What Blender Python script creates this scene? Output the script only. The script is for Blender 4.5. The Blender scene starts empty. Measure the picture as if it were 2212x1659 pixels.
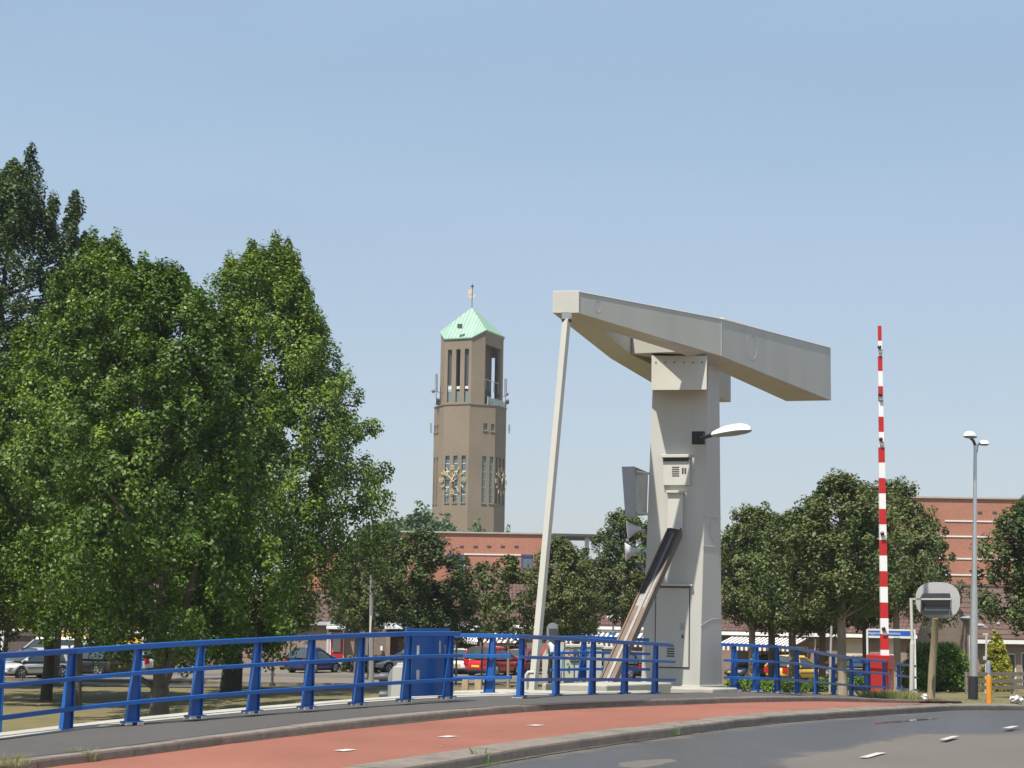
import bpy, bmesh, math, random
import numpy as np
from mathutils import Vector, Matrix
from mathutils.bvhtree import BVHTree
R = math.radians
SC = bpy.context.scene
COL = SC.collection

# ------------------------------------------------------------------ camera
F = 3740.0; CX = 1106.0; CY = 829.5           # measured on a 2212 x 1659 view of the photograph
EYE = 3.4                                      # eye height above the car park
PITCH = math.atan(500.5 / F); ROLL = R(0.9)
cd = bpy.data.cameras.new('camera'); cam = bpy.data.objects.new('camera', cd); COL.objects.link(cam)
cd.sensor_width = 36.0; cd.lens = F / 2212 * 36.0; cd.clip_start = 0.1; cd.clip_end = 6000
_c, _s = math.cos(PITCH), math.sin(PITCH)
_cr, _sr = math.cos(ROLL), math.sin(ROLL)
_r0 = Vector((1, 0, 0)); _u0 = Vector((0, -_s, _c)); _f = Vector((0, _c, _s))
_rt = _r0 * _cr + _u0 * _sr; _up = _u0 * _cr - _r0 * _sr
M = Matrix((( _rt.x, _up.x, -_f.x, 0), (_rt.y, _up.y, -_f.y, 0), (_rt.z, _up.z, -_f.z, EYE), (0, 0, 0, 1)))
cam.matrix_world = M
SC.camera = cam

# ------------------------------------------------------------------ sky, sun, exposure
SUN_AZ = 32.0      # degrees the sun stands left of straight behind the camera
SUN_EL = 62.0
sdir = Vector((-math.sin(R(SUN_AZ)) * math.cos(R(SUN_EL)), -math.cos(R(SUN_AZ)) * math.cos(R(SUN_EL)), math.sin(R(SUN_EL))))
w = bpy.data.worlds.new("World"); SC.world = w; w.use_nodes = True
nt = w.node_tree; bg = nt.nodes['Background']
sky = nt.nodes.new('ShaderNodeTexSky'); sky.sky_type = 'NISHITA'; sky.sun_disc = False
sky.sun_elevation = R(SUN_EL); sky.sun_rotation = R(180 + SUN_AZ)
sky.altitude = 0; sky.air_density = 1.0; sky.dust_density = 1.0; sky.ozone_density = 1.0
hz = nt.nodes.new('ShaderNodeMix'); hz.data_type = 'RGBA'; hz.inputs[0].default_value = .45      # summer haze whitens the whole sky
nt.links.new(sky.outputs[0], hz.inputs[6])
sx_ = nt.nodes.new('ShaderNodeSeparateXYZ'); tc0 = nt.nodes.new('ShaderNodeTexCoord'); nt.links.new(tc0.outputs['Generated'], sx_.inputs[0])
el_ = nt.nodes.new('ShaderNodeMapRange'); el_.inputs[1].default_value = 0.0; el_.inputs[2].default_value = .32; nt.links.new(sx_.outputs[2], el_.inputs[0])
hc = nt.nodes.new('ShaderNodeMix'); hc.data_type = 'RGBA'; hc.inputs[6].default_value = (5.9, 6.15, 6.7, 1); hc.inputs[7].default_value = (5.2, 7.1, 9.1, 1)     # paler towards the horizon
nt.links.new(el_.outputs[0], hc.inputs[0]); nt.links.new(hc.outputs[2], hz.inputs[7])
tc = nt.nodes.new('ShaderNodeTexCoord'); mpg = nt.nodes.new('ShaderNodeMapping'); mpg.inputs['Scale'].default_value = (1.2, 1.2, 7); mpg.inputs['Rotation'].default_value = (0, R(8), 0)
nz = nt.nodes.new('ShaderNodeTexNoise'); nz.inputs['Scale'].default_value = 1.6; nz.inputs['Detail'].default_value = 6; nt.links.new(tc.outputs['Generated'], mpg.inputs[0]); nt.links.new(mpg.outputs[0], nz.inputs[0])
mrg = nt.nodes.new('ShaderNodeMapRange'); mrg.inputs[1].default_value = .35; mrg.inputs[2].default_value = .75; mrg.inputs[3].default_value = .41; mrg.inputs[4].default_value = .49; nt.links.new(nz.outputs[0], mrg.inputs[0])
lo_ = nt.nodes.new('ShaderNodeMath'); lo_.operation = 'MULTIPLY_ADD'; nt.links.new(el_.outputs[0], lo_.inputs[0]); lo_.inputs[1].default_value = -.20; lo_.inputs[2].default_value = .20
ad_ = nt.nodes.new('ShaderNodeMath'); ad_.operation = 'ADD'; nt.links.new(mrg.outputs[0], ad_.inputs[0]); nt.links.new(lo_.outputs[0], ad_.inputs[1]); nt.links.new(ad_.outputs[0], hz.inputs[0])   # thin veils of high haze
nt.links.new(hz.outputs[2], bg.inputs[0]); bg.inputs[1].default_value = 0.078
ld = bpy.data.lights.new('sun', 'SUN'); ld.energy = 4.7; ld.angle = R(0.5); ld.color = (1.0, 0.95, 0.86)
sun = bpy.data.objects.new('sun', ld); COL.objects.link(sun); sun.location = (-30, -40, 60)
sun.rotation_euler = sdir.to_track_quat('Z', 'Y').to_euler()
SC.view_settings.view_transform = 'Standard'; SC.view_settings.look = 'None'
SC.view_settings.gamma = 1; SC.view_settings.exposure = 0.5
SC.cycles.max_bounces = 6; SC.cycles.transparent_max_bounces = 8

# ------------------------------------------------------------------ helpers
def ray(px, py):
    a = px - CX; b = py - CY
    u = a * _cr + b * _sr; v = -a * _sr + b * _cr
    d = Vector((u / F, _c + (v / F) * _s, _s - (v / F) * _c))
    return d / d.y
def at(px, py, Y):                              # the point at distance Y seen at this place of the photograph
    return ray(px, py) * Y + Vector((0, 0, EYE))
def gz(px, py, z):
    r = ray(px, py); return r * ((z - EYE) / r.z) + Vector((0, 0, EYE))
V = Vector
def tag(o, label=None, cat=None, group=None, kind=None):
    if label: o['label'] = label
    if cat: o['category'] = cat
    if group: o['group'] = group
    if kind: o['kind'] = kind
    return o
def thing(name, loc, label, cat, group=None, rz=0):
    o = bpy.data.objects.new(name, None); COL.objects.link(o); o.location = loc; o.rotation_euler = (0, 0, rz)
    o.empty_display_size = 0.3
    return tag(o, label, cat, group)
class MB:
    def __init__(s): s.v = []; s.f = []; s.m = []
    def add(s, vs, fs, m=0):
        n = len(s.v); s.v += [tuple(p) for p in vs]; s.f += [tuple(i + n for i in f) for f in fs]; s.m += [m] * len(fs); return s
    def box(s, c, d, rz=0, m=0, mat=None):
        c = V(c); vs = []
        rot = mat if mat else Matrix.Rotation(rz, 3, 'Z')
        for x in (-.5, .5):
            for y in (-.5, .5):
                for z in (-.5, .5): vs.append(c + rot @ V((x * d[0], y * d[1], z * d[2])))
        return s.add(vs, [(0, 1, 3, 2), (4, 6, 7, 5), (0, 4, 5, 1), (2, 3, 7, 6), (0, 2, 6, 4), (1, 5, 7, 3)], m)
    def hexa(s, lo, hi, m=0):                   # two matching loops
        n = len(lo); vs = list(lo) + list(hi)
        fs = [tuple(range(n))[::-1], tuple(range(n, 2 * n))] + [(i, (i + 1) % n, n + (i + 1) % n, n + i) for i in range(n)]
        return s.add(vs, fs, m)
    def prism(s, poly, vec, m=0):
        vec = V(vec); return s.hexa([V(p) for p in poly], [V(p) + vec for p in poly], m)
    def bar(s, a, b, w, h, m=0, up=(0, 0, 1)):  # box from a to b, w across, h along up
        a = V(a); b = V(b); d = (b - a); L = d.length; x = d / L
        y = V(up).cross(x).normalized(); z = x.cross(y)
        rot = Matrix((x, y, z)).transposed()
        return s.box((a + b) / 2, (L, w, h), mat=rot, m=m)
    def tube(s, pts, rad, n=10, m=0, cap=True):
        pts = [V(p) for p in pts]
        if not hasattr(rad, '__len__'): rad = [rad] * len(pts)
        vs = []; fs = []; prev = None
        for i, p in enumerate(pts):
            d = (pts[min(i + 1, len(pts) - 1)] - pts[max(i - 1, 0)]).normalized()
            if prev is None:
                ax = V((0, 0, 1)) if abs(d.z) < .9 else V((1, 0, 0)); x = d.cross(ax).normalized()
            else: x = (prev - d * prev.dot(d)).normalized()
            prev = x; y = d.cross(x)
            for k in range(n):
                t = 2 * math.pi * k / n; vs.append(p + (x * math.cos(t) + y * math.sin(t)) * rad[i])
        for i in range(len(pts) - 1):
            for k in range(n):
                a = i * n + k; b = i * n + (k + 1) % n; fs.append((a, b, b + n, a + n))
        if cap: fs.append(tuple(range(n))[::-1]); fs.append(tuple(range(len(vs) - n, len(vs))))
        return s.add(vs, fs, m)
    def lathe(s, c, prof, n=16, m=0, axis='Z', mat=None):
        c = V(c); vs = []; fs = []
        for r, z in prof:
            for k in range(n):
                t = 2 * math.pi * k / n
                p = V((r * math.cos(t), r * math.sin(t), z))
                if axis == 'Y': p = V((p.x, p.z, p.y))
                if axis == 'X': p = V((p.z, p.x, p.y))
                if mat: p = mat @ p
                vs.append(c + p)
        for i in range(len(prof) - 1):
            for k in range(n):
                a = i * n + k; b = i * n + (k + 1) % n; fs.append((a, b, b + n, a + n))
        if prof[0][0] > 1e-4: fs.append(tuple(range(n))[::-1])
        if prof[-1][0] > 1e-4: fs.append(tuple(range(len(vs) - n, len(vs))))
        return s.add(vs, fs, m)
    def ball(s, c, r, n=12, m=0, sc=(1, 1, 1)):
        c = V(c); vs = [c + V((0, 0, r * sc[2]))]; fs = []; k = n // 2
        for i in range(1, k):
            for j in range(n):
                a = math.pi * i / k; b = 2 * math.pi * j / n
                vs.append(c + V((r * sc[0] * math.sin(a) * math.cos(b), r * sc[1] * math.sin(a) * math.sin(b), r * sc[2] * math.cos(a))))
        vs.append(c - V((0, 0, r * sc[2])))
        for j in range(n): fs.append((0, 1 + j, 1 + (j + 1) % n))
        for i in range(k - 2):
            for j in range(n):
                a = 1 + i * n + j; b = 1 + i * n + (j + 1) % n; fs.append((a, a + n, b + n, b))
        e = len(vs) - 1
        for j in range(n): fs.append((e, 1 + (k - 2) * n + (j + 1) % n, 1 + (k - 2) * n + j))
        return s.add(vs, fs, m)
    def build(s, name, mats, parent=None, smooth=False, bevel=0, label=None, cat=None, group=None, kind=None, local=False):
        vs = np.array(s.v, float)
        if local: o3 = V((0, 0, 0))
        else: o3 = V(((vs[:, 0].min() + vs[:, 0].max()) / 2, (vs[:, 1].min() + vs[:, 1].max()) / 2, vs[:, 2].min()))
        me = bpy.data.meshes.new(name); me.from_pydata([tuple(V(p) - o3) for p in s.v], [], s.f)
        if not isinstance(mats, (list, tuple)): mats = [mats]
        for mm in mats: me.materials.append(mm)
        if len(mats) > 1: me.polygons.foreach_set('material_index', s.m)
        bm = bmesh.new(); bm.from_mesh(me); bmesh.ops.recalc_face_normals(bm, faces=bm.faces); bm.to_mesh(me); bm.free()
        if smooth:
            me.polygons.foreach_set('use_smooth', [True] * len(me.polygons))
            try: me.set_sharp_from_angle(angle=R(40))
            except Exception: pass
        o = bpy.data.objects.new(name, me); COL.objects.link(o)
        loc = o3
        if parent:
            o.parent = parent
            if not local:
                q = parent; off = V((0, 0, 0))
                while q: off += V(q.location); q = q.parent
                loc = o3 - off
        o.location = loc
        if bevel:
            b = o.modifiers.new('bevel', 'BEVEL'); b.width = bevel; b.segments = 2; b.limit_method = 'ANGLE'; b.angle_limit = R(40)
        return tag(o, label, cat, group, kind)
def copy_tree(o, parent=None):
    c = o.copy(); COL.objects.link(c)
    if parent: c.parent = parent
    for ch in list(o.children): copy_tree(ch, c)
    return c

# ------------------------------------------------------------------ materials
def mat(name, col, rough=.6, metal=0, var=.12, scale=3.0, bump=0, bscale=40, spec=.5, dirt=None, dscale=.6, damt=.5, detail=4, stretch=None):
    m = bpy.data.materials.new(name); m.use_nodes = True; n = m.node_tree; b = n.nodes['Principled BSDF']
    b.inputs['Roughness'].default_value = rough; b.inputs['Metallic'].default_value = metal
    b.inputs['Specular IOR Level'].default_value = spec
    g = n.nodes.new('ShaderNodeNewGeometry'); src = g.outputs['Position']
    if stretch:
        mp = n.nodes.new('ShaderNodeMapping'); mp.inputs['Scale'].default_value = stretch; n.links.new(src, mp.inputs[0]); src = mp.outputs[0]
    tx = n.nodes.new('ShaderNodeTexNoise'); tx.inputs['Scale'].default_value = scale; tx.inputs['Detail'].default_value = detail; tx.inputs['Roughness'].default_value = .65
    n.links.new(src, tx.inputs[0])
    mr = n.nodes.new('ShaderNodeMapRange'); mr.inputs[1].default_value = .3; mr.inputs[2].default_value = .7
    mr.inputs[3].default_value = 1 - var; mr.inputs[4].default_value = 1 + var; n.links.new(tx.outputs[0], mr.inputs[0])
    mx = n.nodes.new('ShaderNodeMix'); mx.data_type = 'RGBA'; mx.blend_type = 'MULTIPLY'; mx.inputs[0].default_value = 1
    mx.inputs[6].default_value = (*col, 1); n.links.new(mr.outputs[0], mx.inputs[7]); out = mx.outputs[2]
    if dirt:
        t2 = n.nodes.new('ShaderNodeTexNoise'); t2.inputs['Scale'].default_value = dscale; t2.inputs['Detail'].default_value = 6; n.links.new(src, t2.inputs[0])
        r2 = n.nodes.new('ShaderNodeMapRange'); r2.inputs[1].default_value = .5; r2.inputs[2].default_value = .72; r2.inputs[3].default_value = 0; r2.inputs[4].default_value = damt
        n.links.new(t2.outputs[0], r2.inputs[0])
        m2 = n.nodes.new('ShaderNodeMix'); m2.data_type = 'RGBA'; n.links.new(r2.outputs[0], m2.inputs[0]); n.links.new(out, m2.inputs[6]); m2.inputs[7].default_value = (*dirt, 1); out = m2.outputs[2]
    n.links.new(out, b.inputs['Base Color'])
    if bump:
        t3 = n.nodes.new('ShaderNodeTexNoise'); t3.inputs['Scale'].default_value = bscale; t3.inputs['Detail'].default_value = 5; n.links.new(g.outputs['Position'], t3.inputs[0])
        bp = n.nodes.new('ShaderNodeBump'); bp.inputs['Strength'].default_value = bump; bp.inputs['Distance'].default_value = .02; n.links.new(t3.outputs[0], bp.inputs['Height']); n.links.new(bp.outputs[0], b.inputs['Normal'])
    m['_out'] = 0
    return m
def wallcoord(n):                                # horizontal run along any vertical wall, and height
    g = n.nodes.new('ShaderNodeNewGeometry')
    cr = n.nodes.new('ShaderNodeVectorMath'); cr.operation = 'CROSS_PRODUCT'; n.links.new(g.outputs['Normal'], cr.inputs[0]); cr.inputs[1].default_value = (0, 0, 1)
    nm = n.nodes.new('ShaderNodeVectorMath'); nm.operation = 'NORMALIZE'; n.links.new(cr.outputs[0], nm.inputs[0])
    dt = n.nodes.new('ShaderNodeVectorMath'); dt.operation = 'DOT_PRODUCT'; n.links.new(nm.outputs[0], dt.inputs[0]); n.links.new(g.outputs['Position'], dt.inputs[1])
    sp = n.nodes.new('ShaderNodeSeparateXYZ'); n.links.new(g.outputs['Position'], sp.inputs[0])
    cb = n.nodes.new('ShaderNodeCombineXYZ'); n.links.new(dt.outputs['Value'], cb.inputs[0]); n.links.new(sp.outputs[2], cb.inputs[1])
    return cb.outputs[0], g.outputs['Position']
def brickmat(name, c1, c2, mortar, bw=.21, bh=.0625, ms=.012, rough=.85, big=.15, bigscale=.25, offset=.5, vscale=1.0, bumpd=.01, bias=0.0, fine=0):
    m = bpy.data.materials.new(name); m.use_nodes = True; n = m.node_tree; b = n.nodes['Principled BSDF']; b.inputs['Roughness'].default_value = rough
    b.inputs['Specular IOR Level'].default_value = .25
    co, pos = wallcoord(n)
    mp = n.nodes.new('ShaderNodeMapping'); mp.inputs['Scale'].default_value = (1, vscale, 1); n.links.new(co, mp.inputs[0])
    t = n.nodes.new('ShaderNodeTexBrick'); t.offset = offset; t.inputs['Color1'].default_value = (*c1, 1); t.inputs['Color2'].default_value = (*c2, 1); t.inputs['Mortar'].default_value = (*mortar, 1)
    t.inputs['Scale'].default_value = 1; t.inputs['Mortar Size'].default_value = ms; t.inputs['Brick Width'].default_value = bw; t.inputs['Row Height'].default_value = bh; t.inputs['Bias'].default_value = bias
    n.links.new(mp.outputs[0], t.inputs[0])
    tx = n.nodes.new('ShaderNodeTexNoise'); tx.inputs['Scale'].default_value = bigscale; tx.inputs['Detail'].default_value = 6; n.links.new(pos, tx.inputs[0])
    mr = n.nodes.new('ShaderNodeMapRange'); mr.inputs[1].default_value = .3; mr.inputs[2].default_value = .7; mr.inputs[3].default_value = 1 - big; mr.inputs[4].default_value = 1 + big; n.links.new(tx.outputs[0], mr.inputs[0])
    mx = n.nodes.new('ShaderNodeMix'); mx.data_type = 'RGBA'; mx.blend_type = 'MULTIPLY'; mx.inputs[0].default_value = 1; n.links.new(t.outputs[0], mx.inputs[6]); n.links.new(mr.outputs[0], mx.inputs[7])
    out = mx.outputs[2]
    if fine:
        m3 = n.nodes.new('ShaderNodeMapping'); m3.inputs['Scale'].default_value = (1.2, 7, 1); n.links.new(co, m3.inputs[0])
        t3 = n.nodes.new('ShaderNodeTexNoise'); t3.inputs['Scale'].default_value = 2.2; t3.inputs['Detail'].default_value = 5; n.links.new(m3.outputs[0], t3.inputs[0])
        r3 = n.nodes.new('ShaderNodeMapRange'); r3.inputs[1].default_value = .3; r3.inputs[2].default_value = .7; r3.inputs[3].default_value = 1 - fine; r3.inputs[4].default_value = 1 + fine; n.links.new(t3.outputs[0], r3.inputs[0])
        x3 = n.nodes.new('ShaderNodeMix'); x3.data_type = 'RGBA'; x3.blend_type = 'MULTIPLY'; x3.inputs[0].default_value = 1; n.links.new(out, x3.inputs[6]); n.links.new(r3.outputs[0], x3.inputs[7]); out = x3.outputs[2]
    n.links.new(out, b.inputs['Base Color'])
    bp = n.nodes.new('ShaderNodeBump'); bp.inputs['Strength'].default_value = .6; bp.inputs['Distance'].default_value = bumpd; bp.invert = True
    n.links.new(t.outputs['Fac'], bp.inputs['Height']); n.links.new(bp.outputs[0], b.inputs['Normal'])
    return m
def glassmat(name, col=(.03, .04, .045), rough=.06):
    return mat(name, col, rough, 0, .05, 2, spec=.8)

BLUE = mat('blue_paint', (.011, .095, .34), .34, 0, .07, 2.0, dirt=(.03, .10, .27), dscale=3, damt=.35)
CREAM = mat('cream_paint', (.455, .445, .405), .45, 0, .045, .9, dirt=(.35, .33, .285), dscale=1.1, damt=.35, stretch=(1.6, 1.6, .22))
CREAM2 = mat('cream_trim', (.50, .485, .43), .45, 0, .04, 1.5)
GREY = mat('grey_metal', (.30, .31, .32), .45, .2, .06, 2)
DGREY = mat('dark_grey_metal', (.07, .075, .08), .5, .1, .1, 3)
BLACK = mat('black_rubber', (.012, .012, .013), .6, 0, .1, 5)
WHITE = mat('white_paint', (.80, .80, .78), .4, 0, .03, 2)
OFFW = mat('off_white_trim', (.72, .72, .70), .5, 0, .05, 2)
RED = mat('red_paint', (.50, .018, .02), .35, 0, .06, 2, dirt=(.36, .03, .025), dscale=2, damt=.4)
GALV = mat('galvanised_steel', (.52, .54, .55), .38, .55, .08, 4)
ALU = mat('aluminium', (.62, .63, .63), .3, .7, .05, 3)
CONC = mat('pale_concrete', (.38, .36, .31), .85, 0, .10, 2.5, bump=.3, dirt=(.34, .32, .27), dscale=1.5, damt=.6)
KERB = mat('kerb_stone', (.190, .158, .130), .9, 0, .20, 7, bump=.6, bscale=60, dirt=(.10, .085, .07), dscale=1.4, damt=.6)
WOOD = mat('pale_wood', (.44, .31, .17), .75, 0, .15, 3, stretch=(6, 6, .8), bump=.3)
OLDWOOD = mat('weathered_wood', (.30, .24, .15), .85, 0, .25, 3, stretch=(6, 6, .8), bump=.4, dirt=(.12, .15, .06), dscale=3, damt=.5)
TIMBER = mat('grey_timber', (.20, .165, .13), .85, 0, .2, 3, stretch=(1, 1, 5))
ORANGE = mat('orange_plastic', (.68, .27, .02), .5, 0, .1, 3, dirt=(.4, .16, .03), dscale=5, damt=.5)
GOLD = mat('gold_leaf', (.78, .56, .16), .35, .35, .05, 2)
GLASS = glassmat('dark_window_glass')
BGLASS = glassmat('blue_grey_glass', (.10, .14, .17), .12)
RUBBISH = mat('white_plastic_bag', (.50, .49, .46), .6, 0, .25, 12, bump=1.0, bscale=14)
PLATE = mat('yellow_plate', (.80, .52, .04), .45, 0, .05, 5)
LAMPW = mat('lamp_cover_white', (.85, .86, .86), .25, 0, .02, 2)
# ------------------------------------------------------------------ ground materials
def asphalt(name, base, var, speck, rough=.9, tint=None):
    m = mat(name, base, rough, 0, var, .35, bump=.5, bscale=140, detail=8, spec=.3)
    n = m.node_tree; b = n.nodes['Principled BSDF']; src = b.inputs['Base Color'].links[0].from_socket
    g = n.nodes.new('ShaderNodeNewGeometry')
    t = n.nodes.new('ShaderNodeTexNoise'); t.inputs['Scale'].default_value = 55; t.inputs['Detail'].default_value = 3; n.links.new(g.outputs[0], t.inputs[0])
    r = n.nodes.new('ShaderNodeMapRange'); r.inputs[1].default_value = .3; r.inputs[2].default_value = .7; r.inputs[3].default_value = 1 - speck; r.inputs[4].default_value = 1 + speck; n.links.new(t.outputs[0], r.inputs[0])
    x = n.nodes.new('ShaderNodeMix'); x.data_type = 'RGBA'; x.blend_type = 'MULTIPLY'; x.inputs[0].default_value = 1; n.links.new(src, x.inputs[6]); n.links.new(r.outputs[0], x.inputs[7])
    n.links.new(x.outputs[2], b.inputs['Base Color'])
    return m
ROADM = asphalt('dry_asphalt', (.140, .122, .108), .10, .10)
WETM = asphalt('wet_asphalt', (.060, .062, .066), .22, .10, .34)
PUDDLE = mat('standing_water', (.05, .055, .06), .06, 0, .1, 1, spec=1.0)
WALKM = asphalt('grey_walk_asphalt', (.086, .079, .074), .13, .12)
CYCM = asphalt('red_cycle_asphalt', (.262, .102, .069), .17, .10)
PAINTM = mat('road_paint', (.45, .42, .39), .7, 0, .15, 25)
LAWNM = mat('dry_grass', (.150, .122, .052), .95, 0, .22, 1.6, bump=.9, bscale=25, dirt=(.075, .095, .028), dscale=.55, damt=.7, detail=10)
PAVEM = mat('brick_paving', (.165, .136, .106), .9, 0, .14, .6, bump=.4, bscale=50, dirt=(.13, .115, .095), dscale=.2, damt=.6, detail=9, stretch=(.5, 2, 1))
REDPAVE = mat('red_brick_path', (.25, .15, .12), .9, 0, .12, 2)

uhat = V((math.sin(R(38)), math.cos(R(38)), 0)); nhat = V((uhat.y, -uhat.x, 0))
_S = [-40, 0, 8, 15.3, 19, 23, 27, 32.7, 37, 43, 46, 53, 60, 75, 100, 140]
_Z = [1.1, 1.35, 1.55, 1.75, 1.88, 1.95, 1.92, 1.79, 1.70, 1.42, 1.28, .96, .75, .45, .2, .1]
def Zs(s): return float(np.interp(s, _S, _Z))
def surf(px, py, off):
    r = ray(px, py); d = 28.
    for i in range(200):
        z = Zs((r.x * uhat.x + r.y * uhat.y) * d) + off
        d += .3 * ((z - EYE) / r.z - d)
    return r * d + V((0, 0, EYE))
def edge(nodes, off, n0, step=1.0, ext=(34, 60)):
    P = [surf(a[0], a[1], off) if len(a) == 2 else at(a[0], a[1], a[2]) for a in nodes]
    # resample by distance along the road and smooth
    s = [p.dot(uhat) for p in P]; b = [p.dot(nhat) for p in P]; z = [p.z for p in P]
    o = np.argsort(s); s = np.array(s)[o]; b = np.array(b)[o]; z = np.array(z)[o]
    return s, b, z
def smooth(a, k=3):
    for _ in range(k):
        c = a.copy(); c[1:-1] = (a[:-2] + 2 * a[1:-1] + a[2:]) / 4; a = c
    return a
def line(nodes, off, s0, s1, step=.8, zfix=True):
    s, b, z = edge(nodes, off, 0)
    S = np.arange(s0, s1 + .01, step)
    kb0 = (b[2] - b[0]) / (s[2] - s[0]); kb1 = (b[-1] - b[-2]) / (s[-1] - s[-2])
    kb0 = max(-.12, min(.03, kb0)); kb1 = max(-.6, min(.12, kb1))
    B = np.interp(S, s, b); B[S < s[0]] = b[0] + kb0 * (S[S < s[0]] - s[0]); B[S > s[-1]] = b[-1] + kb1 * (S[S > s[-1]] - s[-1])
    Z = np.interp(S, s, z)
    lo = S < s[0]; Z[lo] = [Zs(q) + off for q in S[lo]]
    hi = S > s[-1]; dz = z[-1] - Zs(s[-1]) ; Z[hi] = [Zs(q) + dz * math.exp(-(q - s[-1]) / 15) for q in S[hi]]
    B = smooth(B, 4); Z = smooth(Z, 4)
    return [uhat * a + nhat * c + V((0, 0, q)) for a, c, q in zip(S, B, Z)]
E0 = [(0,1599),(137,1579),(302,1560.6),(435,1546.8),(553,1538),(683,1525.6),(788,1518),(885,1510.5),(978,1505),(1106,1503,31.6),(1423,1497.5,36.9),(1566,1494,41.2),(1659,1494,43.5),(1760,1499,46)]
E1 = [(0,1640),(110,1633),(185,1624),(307,1604),(435,1588),(553,1574.5),(788,1545),(928,1534),(1106,1522.5,29.0),(1266,1514.5,31.),(1456,1509.5,34.2),(1621,1504,38.6),(1789,1503,44.5),(1884,1507.5,47.6),(1996,1518,49.8)]
E1b = [(107,1656.8),(207,1643),(307,1631),(435,1614),(553,1598),(788,1569.5),(928,1555.5),(1106,1538,29.0),(1291,1528,31.4),(1481,1521,34.6),(1659,1516,38.9),(1789,1514.5,43.6),(1899,1518,47.0),(1971,1521,49.0)]
E3 = [(723,1659),(788,1650.5),(928,1628),(1106,1600),(1423,1563),(1659,1536.5,31.4),(1809,1529,35.4),(1959,1521.5,40.5),(2064,1519,46.5),(2212,1520,52.5)]
E3f = [(865,1659),(1018,1634),(1106,1617),(1291,1590),(1433,1573),(1659,1546,30.1),(1809,1537,34.1),(1959,1528.5,39.8),(2064,1523,45.6),(2212,1524,51.4)]
S0, S1 = -24.0, 30.0
LR = {}
Sx = (-24.0, 47.2)
L0 = line(E0, 0, -24.0, 43.2); L1 = line(E1, 0, -24.0, 48.8); L1b = line(E1b, -.12, -24.0, 48.8)
L3 = line(E3, -.12, -24.0, 104.0); L3f = line(E3f, -.12, -24.0, 104.0)
terrain = []
def ribbon(name, A, B, m, rows=1, lift=0.0, reg=True, ztop=None):
    mb = MB(); n = min(len(A), len(B)); A = A[:n]; B = B[:n]
    vs = []; fs = []
    for i in range(n):
        for k in range(rows + 1): vs.append(A[i].lerp(B[i], k / rows) + V((0, 0, lift)))
    for i in range(n - 1):
        for k in range(rows):
            a = i * (rows + 1) + k; fs.append((a, a + 1, a + rows + 2, a + rows + 1))
    mb.add(vs, fs)
    o = mb.build(name, m, kind='structure')
    if reg: terrain.append((vs, fs))
    return o
down = lambda L, d: [p - V((0, 0, d)) for p in L]
side = lambda L, d: [p + nhat * d for p in L]
# kerb 1 : top between back line and front edge (12 cm above the cycle path)
n1 = min(len(L1), len(L1b))
K1f = [V((b.x, b.y, max(b.z + .11, a.z - .015))) for a, b in zip(L1[:n1], L1b[:n1])]
K1k = [b - nhat * min(.30, (b - a).dot(nhat)) for a, b in zip(L1[:n1], K1f)]
def kerb(name, back, front, dh, m, jitter=0, block=1.0, gap=.012):
    mb = MB(); rnd = random.Random(5)
    n = len(back); i = 0
    while i < n - 1:
        j = i + 1
        f = gap / 2
        a0 = back[i].lerp(back[j], f); a1 = back[j].lerp(back[i], f); b0 = front[i].lerp(front[j], f); b1 = front[j].lerp(front[i], f)
        dz = V((0, 0, rnd.uniform(-.004, .004)))
        r = .018
        prof = []
        for (a, b) in ((a0, b0), (a1, b1)):
            prof.append([a - V((0, 0, dh + .1)), a + dz, b + dz - nhat * r * 1.5, b + dz - nhat * r * .3 - V((0, 0, r * .4)), b + dz + nhat * .004 - V((0, 0, r * 1.8)), b + nhat * .02 - V((0, 0, dh + .1))])
        mb.hexa(prof[0], prof[1]); i = j
    mb.box((back[0] + front[0]) / 2 - V((0, 0, 5)), (.01, .01, .01)) if False else None
    return mb.build(name, m, kind='structure')
kerb('kerb', K1k, K1f, .13, KERB)
kerb('kerb', L3, L3f, .15, KERB)
terrain.append(([*K1k, *K1f], [(i, i + 1, len(K1k) + i + 1, len(K1k) + i) for i in range(len(K1k) - 1)]))
terrain.append(([*L3, *L3f], [(i, i + 1, len(L3) + i + 1, len(L3) + i) for i in range(len(L3) - 1)]))
# footway, cycle path, carriageway
ribbon('footway', side(L0, -.02), [p - V((0, 0, .004)) for p in L1], WALKM, 2)
ribbon('footway_edge', L1[:n1], [p + nhat * .02 - V((0, 0, .02)) for p in K1k], WALKM, reg=False)
ribbon('cycle_path', down(side(L1b, -.05), .003), down(side(L3, .02), .003), CYCM, 3)
near = [p + nhat * 13.5 + V((0, 0, -.14)) for p in L3f]
road = ribbon('road', down(side(L3f, -.02), .135), near, ROADM, 8)
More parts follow.
